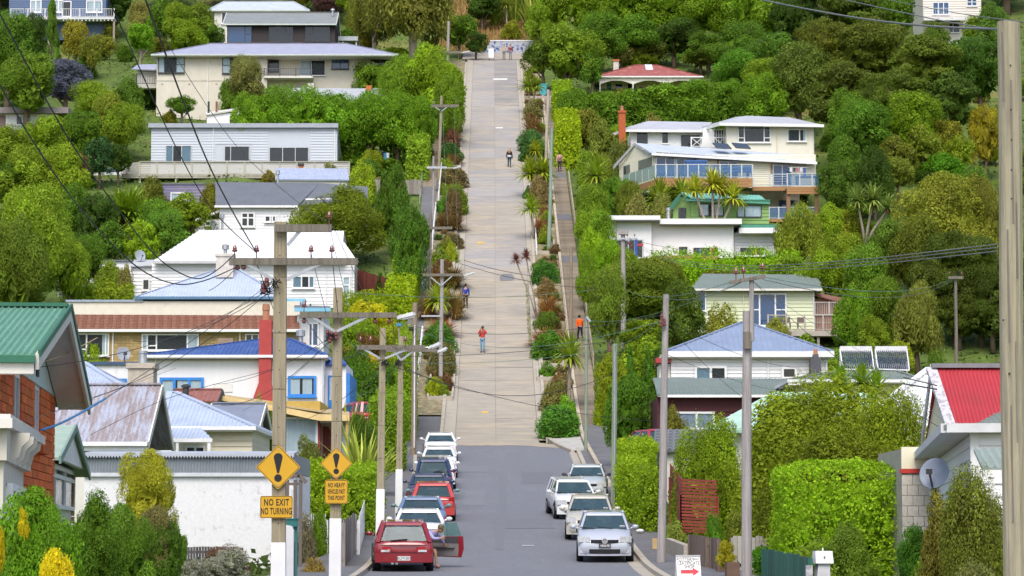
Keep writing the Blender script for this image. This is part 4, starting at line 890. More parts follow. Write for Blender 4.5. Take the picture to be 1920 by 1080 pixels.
h=House('solar_house','cream house with grey green hip roof carrying two racks of solar water tubes',120,1600,912)
h.wall(CREAM,1505,716,1720,912,.5,7);h.boards(CB,1505,716,1600,745,.5,5);h.hip(GGR,1478,1730,712,0,8,1628,1652,686,.16,WHITE)
h.box('verge_board',OFFWH,1478,713,1500,722,-.1,.2)
for a in(1575,1641):
 p0,p1,p2,p3=h.p(a+5,692,2.4),h.p(a+64,694,2.4),h.p(a+59,655,3.9),h.p(a,655,3.9)
 fr=B();fr.bar(p3,p2,.28,.28);fr.bar(p0,p1,.08,.06);fr.bar(p0,p3,.05,.05);fr.bar(p1,p2,.05,.05);fr.bar(p3,Vector((p3 .x,3.9,p0 .z-.5)),.06);fr.bar(p2,Vector((p2 .x,3.9,p0 .z-.5)),.06)
 o=fr.build('solar_rack',M('tank_white',(.68,.68,.70),.4),h.root);TB=M('solar_tube',(.05,.065,.12),.15,.2,spec=.8)
 for k in range(16):B().tube([p0 .lerp(p1,(k+.5)/16),p3 .lerp(p2,(k+.5)/16)],.034,6).build('solar_tube',TB,o,smooth=True)
h=House('blue_hip_villa','white weatherboard house with mid blue pyramid roof on the right of the street',140,1400,850)
RBL=roof_mat('slate_blue_roof',(.215,.265,.38),.5);PEEL=M('peeling_white_boards',(.74,.74,.75),.6,nz=(1.5,.05),dirt=((.42,.41,.40),.64,.05,.7),dscale=3)
h.wall(PEEL,1258,666,1552,850,.4,8);h.boards(PEEL,1258,666,1552,714,.4,7)
h.hip(RBL,1246,1562,659,0,8.8,1392,1400,604,.30,WHITE,gh=.3)
h.win(1302,686,1363,715,(.5,),None,WHITE,curtain=CURTB,cur=((0,.5),),fw=.13,off=.37,sill=False);h.win(1465,688,1494,711,(),None,WHITE,fw=.12,off=.37,sill=False);h.pipe(1440,668,800,.36);h.pipe(1549,668,800,.36)
h.boards(PEEL,1258,670,1300,712,.38,5)if 0 else None
o=h.box('chimney',M('grey_roughcast',(.10,.10,.115),.95,nz=(4,.15),bump=.6),1520,672,1540,712,-.8,.8);x0,x1,z0,z1=h.rect(1525,664,1535,672,-.7);B().box(x0,x1,-.7,-.3,z0,z1).build('chimney_stack',M('grey_roughcast'),o);B().lathe(((x0+x1)/2,-.5,z1),[(.12,0),(.1,.25),(.06,.3)],8).build('chimney_pot',M('clay_pot',(.42,.19,.11),.8),o)
h.box('red_door_canopy',M('canopy_red',(.40,.05,.05),.6),1230,671,1258,680,.2,1.2);h.wall(OFFWH,1236,684,1258,850,.6,2,name='porch_wall')
MAR=M('maroon_boards',(.085,.022,.026),.7,nz=(2,.15));h=House('maroon_house','dark maroon boarded house with long grey green corrugated roof and lilac curtains',124,1350,900)
h.wall(MAR,1232,744,1480,900,.3,6);h.boards(MAR,1232,744,1440,772,.3,46,vert=True)
h.face('roof',GGR,[h.p(1232,740,-.1),h.p(1470,740,-.1),h.p(1490,710,4.5),h.p(1225,708,4.5)],.08,.17);h.box('gutter',WHITE,1240,740,1472,745,-.25,.14)
h.win(1255,772,1340,806,(.6,),None,WHITE,curtain=CURTP,cur=((.0,.58),(.62,1)),fw=.1,off=.28)
TILG=roof_mat('grey_concrete_tile',(.16,.17,.185),.7)
h=House('tile_roofed_house','house with wavy grey concrete tile roof behind the lime hedge',110,1290,945);h.wall(OFFWH,1236,845,1330,945,.3,4)
eL,eR=h.p(1225,845,0),h.p(1335,845,0);rL,rR=h.p(1228,806,4),h.p(1335,806,4);h.face('roof',TILG,[eL,eR,rR,rL],.07)
for k in range(7):
 a,c,a2,c2=eL.lerp(rL,k/7),eR.lerp(rR,k/7),eL.lerp(rL,(k+1)/7),eR.lerp(rR,(k+1)/7)
 for q in range(9):
  A0,A1,A2,A3=a.lerp(c,q/9),a.lerp(c,(q+.94)/9),a2 .lerp(c2,(q+.94)/9),a2 .lerp(c2,q/9);up=Vector((0,-.02,.07));md=(A0+A1)/2+up*1.7;mt=(A2+A3)/2+up*.7
  B().hexa([A0,md,A1][::1]+[A1-up*.3,A0-up*.3],[A3+up*.1,mt,A2+up*.1,A2-up*.3,A3-up*.3]).build('roof_tile',TILG,h.root)
PGB=M('pale_lime_boards',(.60,.64,.44),.6,nz=(1.5,.05));h=House('lime_house','pale lime weatherboard house with flat grey roof and a large screened deck on its right',178,1430,648)
h.wall(PGB,1292,542,1528,655,0,7);h.boards(PGB,1292,542,1528,625,0,12)
h.face('roof',GGR,[h.p(1296,541,-.5),h.p(1541,541,-.5),h.p(1532,515,6.5),h.p(1318,513,6.5)],.1,.4);h.box('gutter',OFFWH,1296,541,1542,545,-.6,.12)
h.win(1306,547,1324,584,(),None,WHITE,GLB,fw=.08);h.win(1404,550,1475,612,(.28,.7),.5,WHITE,GLB,fw=.1,tcols=(0,2));h.win(1270,550,1290,572,(.5,),None,WHITE,fw=.08)if 0 else None;h.pipe(1525,545,620,0);h.pipe(1394,545,620,0,CREAM)
DK2=M('bleached_deck',(.42,.38,.34),.85,nz=(2,.15));h.box('deck',DK2,1440,620,1612,630,-2.4,4.5)
h.rail(DK2,1440,590,1612,620,-2.35,0,5,mid=(.5,),name='deck_rail');h.rail(M('screen_bars',(.40,.37,.35),.7),1527,566,1610,592,-2.3,24,3,name='screen')
h.rail(M('screen_bars'),1527,592,1610,620,-2.25,24,0,name='screen')
for px in(1532,1592):h.box('deck_post',DK2,px,630,px+5,660,-2.2,.2)
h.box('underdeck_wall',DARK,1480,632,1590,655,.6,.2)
h.box('red_barbecue_cover',M('dull_red_cover',(.34,.06,.06),.8),1570,574,1598,590,-.6,1.2);h.wall(M('rust_lean_to',(.26,.13,.10),.8),1528,560,1580,622,.8,3,name='lean_to');h.face('lean_to_roof',M('rust_lean_to'),[h.p(1528,552,.4),h.p(1600,572,.4),h.p(1590,560,4),h.p(1528,548,4)],.08)
for a in(1468,1496):
 f=B();x0,x1,z0,z1=h.rect(a,594,a+15,616,-1.4);f.box(x0,x1,-1.4,-.95,z0+.38,z0+.43);f.box(x0,x1,-.95,-.9,z0+.4,z1)
 for x in(x0,x1-.05):
  for yy in(-1.4,-.95):f.box(x,x+.05,yy,yy+.05,z0,z0+.4)
 c_=f.build('deck_chair',M('wicker_brown',(.16,.12,.11),.8));c_.location=h.o;tag(c_,'brown slatted deck chair on the lime house deck, '+('nearer the sliding door' if a<1480 else 'nearer the screen'),'chair','chairs on the lime house deck')
WM=M('bright_white_render',(.78,.78,.80),.6,nz=(1,.03));h=House('modern_house','white flat-roofed modern house with primary coloured window bars',199,1300,492)
h.wall(WM,1136,412,1222,490,-.3,6,label=None);h.wall(WM,1222,416,1376,484,.2,6);h.wall(M('lilac_white_boards',(.68,.68,.73),.6),1376,436,1460,480,.8,6);h.boards(M('lilac_white_boards'),1376,437,1460,478,.8,7)
h.box('roof',WM,1131,404,1238,412,-1.1,8);h.box('roof',WM,1237,410,1391,420,-.7,8);h.box('roof',WM,1386,427,1468,437,-.2,7);h.box('roof',M('jade_roof',(.06,.24,.17),.5),1388,421,1462,427,0,7)
h.box('grey_cheek',M('grey_cheek',(.25,.26,.28),.7),1127,410,1134,442,-1.0,5);h.box('soffit',M('grey_cheek'),1134,412,1236,414,-1.05,1);h.box('soffit',M('grey_cheek'),1238,420,1390,421,-.65,.9)
PB,PR,PY=M('primary_blue',(.02,.08,.42),.5),M('primary_red',(.5,.03,.03),.5),M('primary_yellow',(.75,.38,.03),.5)
w=h.win(1150,449,1206,484,(.5,.72),None,ALU,fw=.08,off=-.3);h.box('blue_bar',PB,1190,449,1195,484,-.44,.08);h.box('red_bar',PR,1195,457,1206,461,-.44,.08);h.box('yellow_bar',PY,1174,476,1190,479,-.44,.08)
h.win(1271,461,1291,481,(),None,WHITE,fw=.08,off=.2);h.win(1298,463,1348,482,(.3,.7),None,WHITE,fw=.07,off=.2);h.box('blue_bar',PB,1311,463,1314,480,.08,.08);h.box('red_bar',PR,1333,463,1336,480,.08,.08);h.box('yellow_bar',PY,1336,462,1348,464,.08,.08);h.pipe(1374,420,484,.18)
h.win(1386,463,1434,480,(.65,),None,WHITE,fw=.07,off=.8);h.box('yellow_bar',PY,1416,463,1419,480,.68,.08)
h.box('timber_deck_edge',M('orange_timber',(.36,.19,.085),.75,nz=(3,.2),stretch=(.4,4,4)),1224,479,1345,486,-1.2,1.2)
GRB=M('leaf_green_boards',(.21,.34,.11),.6,nz=(1.5,.05));DGR=M('dark_green_trim');JADE=roof_mat('jade_sheet_roof',(.16,.42,.34),.5)
h=House('green_house','small green boarded house with jade roof below the big timber deck',205.5,1350,452)
h.wall(GRB,1296,378,1442,425,0,6);h.boards(GRB,1296,379,1442,420,0,6);
h.face('roof',JADE,[h.p(1286,374,-.4),h.p(1444,380,-.4),h.p(1424,366,3),h.p(1276,364,3)],.1,.25,.02);h.box('fascia',DGR,1294,374,1444,379,-.35,.1)
h.poly('gable_wall',GRB,[(1262,420),(1262,386),(1277,369),(1296,378),(1296,420)],.3,.2);b=B();b.bar(h.p(1256,392,0),h.p(1277,365,0),.12,.35);b.bar(h.p(1277,365,0),h.p(1298,377,0),.12,.3);b.build('bargeboard',DGR,h.root)
h.win(1272,390,1286,410,(.5,),None,DARK,fw=.07,off=.3,sill=False);h.win(1310,382,1357,406,(.4,.6),None,DARK,curtain=CURT,cur=((0,.4),(.62,1)),fw=.07,sill=False);h.win(1381,385,1428,408,(.32,),None,DARK,curtain=CURT,cur=((0,.3),(.34,1)),fw=.07,sill=False)
b=B();q=h.p(1253,397,-.3);b.lathe(q,[(.16,-1),(.16,.1),(.2,.12),(.2,.3),(.1,.32)],10);b.build('flue',STEEL,h.root)
CRB=M('pale_cream_boards',(.72,.69,.54),.55,nz=(1.2,.04));OT=M('orange_timber');FROST=glass_mat('frosted_green_glass',(.36,.48,.46),.25,.25);BLG=glass_mat('blue_balustrade_glass',(.07,.17,.34),.06,.62)
h=House('deck_house','cream boarded house with ice blue roof and wide timber decks with glass railings',216.5,1385,398)
h.wall(CRB,1226,290,1530,352,0,7);h.boards(CRB,1226,290,1530,350,0,16,t=.025)
gl=[h.p(1162,352,5.5),h.p(1226,352,0),h.p(1226,290,0),h.p(1190,273,3),h.p(1162,308,5.5)]
B().hexa([v for v in gl],[v+Vector((.15,.1,0))for v in gl]).build('gable_wall',CRB,h.root)
for k in range(14):
 t0=(k+.5)/14;a,e=gl[0].lerp(Vector((gl[0].x,gl[0].y,gl[4].z)),t0),gl[1].lerp(gl[2],t0);B().bar(a+Vector((-.03,-.03,0)),e+Vector((-.03,-.03,0)),.04,.22).build('weatherboard',CRB,h.root)
IB=roof_mat('ice_blue_roof');h.face('roof',IB,[h.p(1222,287,-.6),h.p(1532,304,-.6),h.p(1500,290,3),h.p(1190,268,3)],.1,.5);h.face('roof',IB,[h.p(1190,268,3),h.p(1500,290,3),h.p(1490,300,7),h.p(1150,310,7)],.1)
b=B();b.bar(h.p(1148,318,5.8),h.p(1190,270,2.9),.1,.22);b.bar(h.p(1190,270,2.9),h.p(1224,290,-.5),.1,.22);b.build('bargeboard',M('grey_barge',(.45,.45,.47),.6),h.root)
b=B();b.bar(h.p(1222,289,-.65),h.p(1532,306,-.65),.12,.2);b.build('gutter',WHITE,h.root)
for a,e,y0,y1 in((1230,1384,288,300),(1448,1512,303,310)):b=B();b.bar(h.p(a,y0,-.35),h.p(e,y1-2,-.35),.3,.22);b.build('awning_cassette',M('awning_brown',(.20,.165,.14),.6),h.root)
for a,e,y0,cc in((1230,1266,295,(.5,)),(1268,1308,297,(.4,)),(1348,1383,303,(.5,)),(1449,1484,309,(.5,))):
 h.win(a,y0,e,350,cc,None,ALU,GLB,fw=.06,sill=False,name='sliding_door',off=-.01)
for px in(1309,1345,1445):h.box('timber_shutter',OT,px,300 if px<1400 else 309,px+3,318 if px<1400 else 326,-.1,.06)
b=B();bb=[h.p(1184,322,3.2),h.p(1198,310,2.2),h.p(1225,303,.2)];q0,q1,q2,q3=h.p(1198,302,2.3),h.p(1224,294,.2),h.p(1224,316,.2),h.p(1198,319,2.3);B().hexa([q0,q1,q2,q3],[v+Vector((-.06,-.05,0))for v in(q0,q1,q2,q3)]).build('side_window',GL,h.root)
q0,q1,q2,q3=h.p(1170,312,4.6),h.p(1183,308,3.7),h.p(1183,324,3.7),h.p(1170,328,4.6);B().hexa([q0,q1,q2,q3],[v+Vector((-.06,-.05,0))for v in(q0,q1,q2,q3)]).build('side_window',GL,h.root)
def deck(pxa,pxb,y0,y1,off,dep,nbd=3):
 x0,x1,z0,z1=h.rect(pxa,y0,pxb,y1,off);B().box(x0,x1,off+.02,off+dep,z1-.12,z1-.03).build('deck',M('deck_timber'),h.root)
 for k in range(nbd):piece('deck_fascia_board',OT,h.root,((x0+x1)/2,off,z0+(z1-z0)*(k+.5)/nbd),(x1-x0,.04,(z1-z0)/nbd*.92))
 return x0,x1,z0,z1
deck(1228,1411,334,351,-3.0,3.2);deck(1411,1475,350,358,-1.6,1.7,1);deck(1475,1546,350,364,-3.0,3.0)
h.rail(ALU,1229,308,1411,334,-2.95,0,9,glass=BLG,name='glass_railing');h.rail(ALU,1411,326,1476,350,-1.5,0,2,mid=(.2,.4,.6,.8),name='wire_railing');h.rail(ALU,1476,325,1546,350,-2.95,0,3,glass=BLG,name='glass_railing')
pa,pb=h.p(1229,352,-2.95),h.p(1168,352,3.5)
B().bar(h.p(1228,343,-2.95),Vector((pb.x,3.5,h.p(1228,343,-2.95).z)),.05,.5).build('deck_fascia_board',OT,h.root)
zf=h.p(1228,334,-2.95).z;zt_=h.p(1228,308,-2.95).z
for k in range(5):
 a=Vector((pa.x,pa.y,0)).lerp(Vector((pb.x,pb.y,0)),k/5+.01);e=Vector((pa.x,pa.y,0)).lerp(Vector((pb.x,pb.y,0)),(k+1)/5-.01);up=Vector((0,0,1))
 B().hexa([a+up*zf,e+up*zf,e+up*(zt_-.05),a+up*(zt_-.05)],[v+Vector((.012,.01,0))for v in(a+up*zf,e+up*zf,e+up*(zt_-.05),a+up*(zt_-.05))]).build('frosted_panel',FROST,h.root)
h.face('deck',M('deck_timber'),[pa+Vector((0,0,zf-pa.z-.1)),h.p(1229,334,0)*1.0,Vector((pb.x+1.2,3.5,zf-.1)),Vector((pb.x,3.5,zf-.1))],.05)
for px,y0 in((1370,351),(1478,364),(1531,364)):x=h.p(px,380,-2.7).x;z1=h.p(px,y0,-2.7).z;piece('deck_post',M('post_brown',(.24,.14,.08),.8),h.root,(x,-2.7,z1-1.6),(.3,.3,3.2))
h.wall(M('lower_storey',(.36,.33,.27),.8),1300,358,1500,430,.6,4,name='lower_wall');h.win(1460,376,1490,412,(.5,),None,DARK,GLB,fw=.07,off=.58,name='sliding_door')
h.rail(ALU,1442,388,1532,411,-2.6,0,5,glass=BLG,name='glass_railing');h.box('deck_fascia_board',OT,1442,411,1540,416,-2.65,.06);h.box('lower_deck',M('deck_timber'),1442,411,1540,413,-2.58,3.2)
for a in(1362,1398):
 p0,p1,p2,p3=h.p(a-18,281,0.6),h.p(a+10,283,.6),h.p(a+2,277,1.7),h.p(a-26,275,1.7);up=Vector((0,0,.25));B().hexa([p0+up*.5,p1+up*.5,p2+up,p3+up],[v+Vector((0,0,.1))for v in(p0+up*.5,p1+up*.5,p2+up,p3+up)]).build('solar_panel',M('solar_panel_dark',(.04,.05,.07),.2,spec=.7),h.root)
def outdoor(name,label,build,loc,mats,group=None,cat='table'):
 o=build.build(name,mats);o.location=loc;tag(o,label,cat,group);return o
BLF=M('blue_furniture',(.05,.13,.34),.6);up=Vector((0,0,1))
def fl(px,off,y0=332):return h.o+h.p(px,y0,off)
b=B().box(-.85,.85,-.4,.4,.0,1.3);b.box(-.9,.9,-.45,.45,1.2,1.35);t_=outdoor('covered_barbecue','large barbecue under a blue cover on the long deck',b,fl(1305,-1.6),BLF,cat='barbecue')
b=B().box(-1.2,1.2,-.45,.45,.70,.76)
for x in(-1.1,1.1):
 for y in(-.38,.38):b.box(x-.04,x+.04,y-.04,y+.04,0,.7)
outdoor('dining_table','long blue outdoor dining table on the long deck',b,fl(1378,-1.6,333),BLF)
for k in range(6):
 b=B().box(-.22,.22,-.22,.22,.42,.47);b.box(-.22,.22,.18,.23,.47,.92)
 for x in(-.2,.2):
  for y in(-.2,.2):b.box(x-.025,x+.025,y-.025,y+.025,0,.42)
 outdoor('garden_chair',('first','second','third','fourth','fifth','last')[k]+' blue garden chair from the left along the dining table on the long deck',b,fl(1360+9*k,-2.2 if k%2 else-.9,333),BLF,'blue chairs round the deck table','chair')
b=B().box(-.9,.9,-.35,.35,.68,.74);[b.box(x-.04,x+.04,-.3,.3,0,.68)for x in(-.8,.8)];outdoor('picnic_table','blue trestle table on the small end deck',b,fl(1512,-1.6,348),BLF)
b=B().lathe((0,0,0),[(.28,0),(.36,.1),(.36,.42),(.3,.46)],12);outdoor('tub_chair','round blue tub seat at the left end of the long deck',b,fl(1245,-1.9,333),BLF,cat='chair')
b=B();b.tube([(-.8,0,1.5),(.8,0,1.5)],.02,5);b.tube([(0,0,0),(0,0,1.6)],.03,5);o=outdoor('laundry_rack','folding rack hung with washing on the small end deck',b,fl(1497,-1.3,348),ALU,cat='clothes rack')
for k,cc in enumerate(((.6,.6,.6),(.05,.05,.08),(.45,.1,.12),(.6,.6,.62),(.06,.1,.3))):B().box(-.7+.28*k,-.5+.28*k,-.02,.02,1.5-(.35 if k!=4 else .8),1.48).build('washing',M('cloth_%d'%k,cc,.9),o)
h=House('upper_house','two-storey cream and white house with grey roof and criss-cross balcony behind the deck house',231,1350,326)
h.wall(M('warm_white',(.74,.71,.62),.6,nz=(1,.03)),1362,236,1527,330,0,8);h.wall(WM,1182,243,1330,300,3.0,6);h.wall(WM,1318,242,1362,290,1.6,5)
GRY=roof_mat('upper_grey_roof',(.42,.43,.47),.5);h.face('roof',GRY,[h.p(1352,231,-.7),h.p(1543,234,-.7),h.p(1480,220,4),h.p(1402,217,4)],.12);h.face('roof',GRY,[h.p(1352,231,-.7),h.p(1402,217,4),h.p(1380,219,6),h.p(1315,238,3.6)],.12);h.face('roof',GRY,[h.p(1160,243,2.4),h.p(1322,243,2.4),h.p(1335,229,6),h.p(1215,227,6)],.12)
b=B();b.bar(h.p(1350,233,-.75),h.p(1545,236,-.75),.14,.25);b.bar(h.p(1350,233,-.75),h.p(1316,243,2.6),.14,.25);b.bar(h.p(1162,245,2.35),h.p(1320,246,2.35),.14,.22);b.build('fascia',WHITE,h.root)
b=B();b.bar(h.p(1140,256,2.6),h.p(1174,243,2.6),.12,.25);b.build('barge_end',M('grey_barge'),h.root)
h.win(1383,237,1445,268,(.2,.8),.3,WHITE,fw=.09,tcols=(0,2));h.win(1475,242,1512,266,(.65,),None,WHITE,fw=.09,curtain=CURT,cur=((.0,.1),(.85,1)));h.pipe(1524,238,320,0);h.pipe(1456,238,290,0,CREAM)
h.win(1192,248,1216,275,(),None,WHITE,fw=.07,off=3.0);h.win(1240,248,1254,270,(),None,WHITE,fw=.07,off=3.0);h.win(1277,254,1312,278,(.5,),None,DARK,fw=.06,off=3.0,name='sliding_door');h.win(1338,243,1357,272,(.25,.5,.75),None,WHITE,fw=.06,off=1.6)
h.rail(WHITE,1296,257,1360,276,1.0,0,3,tw=.08,name='balcony_railing');x0,x1,z0,z1=h.rect(1296,257,1360,276,1.0)
for k in range(3):
 a,e=x0+(x1-x0)*k/3,x0+(x1-x0)*(k+1)/3;b=B();b.bar((a,1,z0+.05),(e,1,z1-.05),.05,.07,up=(0,1,0));b.bar((a,1.01,z1-.05),(e,1.01,z0+.05),.05,.07,up=(0,1,0));b.build('cross_brace',WHITE,h.root)
h.chim(M('orange_brick_chimney',(.42,.10,.035),.8,nz=(4,.15)),1160,208,1173,275,2.0,.7,M('orange_brick_chimney'),M('clay_pot'))
h=House('red_roofed_villa','cream villa with faded red hip roof and arched veranda near the top of the street',272,1215,165)
FRED=roof_mat('faded_red_roof',(.30,.085,.075),.65,dirt=((.42,.22,.17),.55,.08,.8),dscale=1.5,nz=(3,.15))
h.wall(CREAM,1126,150,1312,185,2.0,7);h.hip(FRED,1114,1318,143,0,9,1190,1232,122,.0,WHITE)
h.box('veranda_frieze',OFFWH,1122,144,1312,151,.1,.15)
for px in(1124,1186,1248,1308):h.box('veranda_post',WHITE,px,150,px+2,178,.1,.15)
for k in range(3):
 a,e=(1126,1186),(1188,1248),;(p0,p1)=((1126,1186),(1188,1248),(1250,1308))[k];x0,x1,z0,z1=h.rect(p0,150,p1,157,.12);b=B();n=10
 for i in range(n):
  u0,u1=i/n,(i+1)/n;f0,f1=(2*u0-1)**2,(2*u1-1)**2;X0,X1=x0+(x1-x0)*u0,x0+(x1-x0)*u1
  b.hexa([(X0,.12,z1),(X1,.12,z1),(X1,.12,z1-.05-(z1-z0)*f1),(X0,.12,z1-.05-(z1-z0)*f0)],[(X0,.2,z1),(X1,.2,z1),(X1,.2,z1-.05-(z1-z0)*f1),(X0,.2,z1-.05-(z1-z0)*f0)])
 b.build('arched_bracket',OFFWH,h.root)
h.win(1152,156,1169,172,(),None,WHITE,fw=.1,off=2.0);h.win(1175,156,1186,170,(),None,WHITE,fw=.1,off=2.0);h.box('teal_door',M('teal_door',(.03,.2,.24),.5),1138,156,1146,176,1.95,.06)
h.chim(M('old_white_chimney'),1150,112,1160,135,2.6,.7,M('terracotta'),None);b=B();p0,p1,p2,p3=h.p(1211,133,2.6),h.p(1225,133,2.6),h.p(1222,123,4.0),h.p(1209,123,4.0);u_=Vector((0,-.05,.12));b.hexa([p0,p1,p2,p3],[v+u_ for v in(p0,p1,p2,p3)]);b.build('skylight',M('pale_skylight',(.6,.63,.7),.3),h.root)
h=House('balcony_house','cream house with white balcony railing high among the trees at top right',303,1785,85);PKW=M('pinkish_white',(.68,.62,.56),.6)
h.wall(PKW,1730,-40,1840,125,0,8);h.boards(PKW,1730,-20,1840,35,0,12,t=.025);h.win(1748,4,1780,28,(.35,.66),None,WHITE,GLB,fw=.1,name='french_door');h.win(1812,-8,1832,12,(.5,),.4,WHITE,GLB,fw=.09)
h.rail(M('veranda_white'),1732,15,1812,34,-2.2,20,3);h.box('balcony',M('veranda_white'),1732,34,1812,38,-2.2,2.2);h.box('beam',BRN,1745,36,1800,40,-1.9,.3);h.win(1778,42,1800,62,(.4,),None,WHITE,fw=.09)
# poles, wires, signs, fences
def wood(key,col=(.3,.26,.2),**k):return M(key,col,.85,nz=(2.2,.34),stretch=(9,9,.35),bump=.6,dirt=(tuple(c*.55 for c in col),.58,.12,.6),dscale=2.2,**k)
PGREY=wood('grey_pole_wood',(.34,.31,.30));PBEIGE=wood('beige_pole_wood',(.31,.265,.18));PBIG=wood('tan_pole_wood',(.34,.305,.215));PGREEN=wood('greenish_pole_wood',(.24,.28,.21));PDARK=wood('dark_pole_wood',(.20,.17,.15))
INS=M('brown_insulator',(.17,.045,.04),.25,spec=.7);ARM=wood('lichen_crossarm',(.18,.16,.13));GALV=STEEL
LAMPW=M('lamp_housing',(.62,.63,.65),.4)
class Pole:
 def __init__(s,label,pxt,pyt,pxb,d,wt,m,wb=None,square=False,band=None,group=None,name='utility_pole'):
  wb=wb or wt*1.12;t=W(pxt,pyt,d);g=prof(d);xb=W(pxb,1000-g/d*FPX,d).x
  s.d=d;s.o=Vector((xb,d,g));s.root=empty(name,s.o,label,'utility pole',group);s.t=t-s.o;s.wt=wt/FPX*d;s.wb=wb/FPX*d
  s.m=m;b=B();H=s.t.z
  if square:
   n=7;zs=[-.4+(H+.4)*k/n for k in range(n+1)]
   for k in range(n):
    f0,f1=(zs[k]+.4)/(H+.4),(zs[k+1]+.4)/(H+.4);w0,w1=s.wb+(s.wt-s.wb)*f0,s.wb+(s.wt-s.wb)*f1;c0,c1=s.t.x*f0,s.t.x*f1
    b.hexa([(c0-w0/2,-w0*.4,zs[k]+.006),(c0+w0/2,-w0*.4,zs[k]+.006),(c0+w0/2,w0*.4,zs[k]+.006),(c0-w0/2,w0*.4,zs[k]+.006)],[(c1-w1/2,-w1*.4,zs[k+1]-.006),(c1+w1/2,-w1*.4,zs[k+1]-.006),(c1+w1/2,w1*.4,zs[k+1]-.006),(c1-w1/2,w1*.4,zs[k+1]-.006)])
   b.box(-s.wt*.3+0,s.wt*.3,-s.wt*.25,s.wt*.25,-.3,H-.05)if abs(s.t.x)<.02 else None
   b.build('shaft',m,s.root)
   hb=B()
   for k in range(int(H/.42)):z=.35+.42*k;f=z/H;hb.lathe((s.t.x*f,-(s.wb+(s.wt-s.wb)*f)*.4,z),[(.014,-.004),(.014,.02)],6,'y')
   hb.build('bolt_holes',BLACK,s.root)
  else:
   n=9;ph=random.uniform(0,6)
   pts=[(s.t.x*k/n+.03*s.wb*math.sin(ph+k*.9),.006*math.sin(k*1.7+ph),-.4+(H+.4)*k/n)for k in range(n+1)];pts[-1]=tuple(s.t)
   b.tube(pts,[s.wb/2+(s.wt-s.wb)/2*k/n for k in range(n+1)],14);b.build('shaft',m,s.root,smooth=False)
   for f in():pass
  if band:
   zt=W(pxb,band,d).z-g;c=s.t.x*zt/H;B().hexa([(-s.wb/2-.008,-s.wb*.42,-.35),(s.wb/2+.008,-s.wb*.42,-.35),(s.wb/2+.008,s.wb*.42,-.35),(-s.wb/2-.008,s.wb*.42,-.35)],[(c-s.wb/2-.005,-s.wb*.42,zt),(c+s.wb/2+.005,-s.wb*.42,zt),(c+s.wb/2+.005,s.wb*.42,zt),(c-s.wb/2-.005,s.wb*.42,zt)]).build('white_band',M('band_white',(.76,.76,.77),.6,nz=(2,.06),dirt=((.5,.5,.5),.66,.06,.7),dscale=4),s.root)
 def p(s,px,py,off=0.0):return W(px,py,s.d+off)-s.o
 def arm(s,x0,x1,y0,y1,th=.11,ins=(),brace=None,off=-.24,m=None,pins=.14,y1b=None):
  a,e=s.p(x0,(y0+y1)/2,off),s.p(x1,(y0+y1)/2 if y1b is None else y1b,off);h=abs(s.p(x0,y0,off).z-s.p(x0,y1,off).z)
  o=B().bar(a,e,th,h).build('crossarm',m or ARM,s.root)
  for px in ins:
   t=(px-x0)/(x1-x0);c=a.lerp(e,t)+Vector((0,0,h/2));b=B();b.lathe(c,[(.012,-.02),(.012,pins),(.05,pins),(.065,pins+.03),(.04,pins+.06),(.05,pins+.075),(.03,pins+.13),(.02,pins+.15)],10);b.build('insulator',INS,o,smooth=False)
  if brace:
   for px,py0,qx,qy in brace:B().bar(s.p(px,py0,off-.03),s.p(qx,qy,off+.06),.03,.07).build('brace',GALV,s.root)
  return o
 def lamp(s,x0,x1,y0,y1,arm=None,off=-.2):
  if arm:B().tube([s.p(*arm[0],off),s.p(*arm[1],off)],.025,6).build('lamp_arm',GALV,s.root)
  a,e=s.p(x0,y1,off),s.p(x1,y0,off);h=(e-a);r=.085
  b=B();up=Vector((0,0,1));n=Vector((0,1,0));q=lambda t,w,u0,u1:[a+h*t+n*w+up*u0,a+h*t-n*w+up*u0,a+h*t-n*w+up*u1,a+h*t+n*w+up*u1]
  for t0,t1,w0,w1 in((0,.25,.05,.11),(.25,.85,.11,.12),(.85,1,.12,.06)):b.hexa(q(t0,w0,-.03,.05),q(t1,w1,-.03,.07 if t1<.9 else .03))
  o=b.build('lamp_head',LAMPW,s.root);B().hexa([v+Vector((0,0,-.03))for v in q(.3,.09,-.04,-.0)],[v+Vector((0,0,-.03))for v in q(.9,.09,-.05,-.0)]).build('lamp_lens',M('lamp_lens',(.5,.52,.55),.2),o)
 def fuses(s,pts,r=.07):
  for px,py in pts:b=B();c=s.p(px,py,-.2);b.lathe(c-Vector((0,0,.1)),[(r*.4,0),(r,.03),(r,.08),(r*.5,.1),(r*.9,.13),(r*.8,.2),(r*.3,.22)],9);b.build('fuse_holder',INS,s.root)
 def tangle(s,px,py,r,n=9):
  c=s.p(px,py,-.22);b=B()
  for k in range(n):
   v=[c+Vector((random.uniform(-r,r),random.uniform(-.06,.06),random.uniform(-r,r)))for _ in range(4)];b.tube(v,.012,5)
  b.build('cable_tangle',BLACK,s.root)
PA=Pole('tall concrete pole with two cross-arms carrying the NO EXIT sign',526,416,522,58,23,PBEIGE,26,True,1017)
PA.arm(516,622,421,435,.1,(617,),[(568,426,539,460)]);PA.arm(430,671,484,497,.1,(440,481,583,622),[(461,493,514,526),(606,492,538,524)]);PA.fuses([(457,497),(445,498),(494,542),(500,530)],.06);PA.tangle(500,540,.16);PA.tangle(520,530,.12,6)
PB_=Pole('second concrete pole with lamp, carrying the NO HEAVY VEHICLES sign',634,540,628,66,17,PBEIGE,21,True,972)
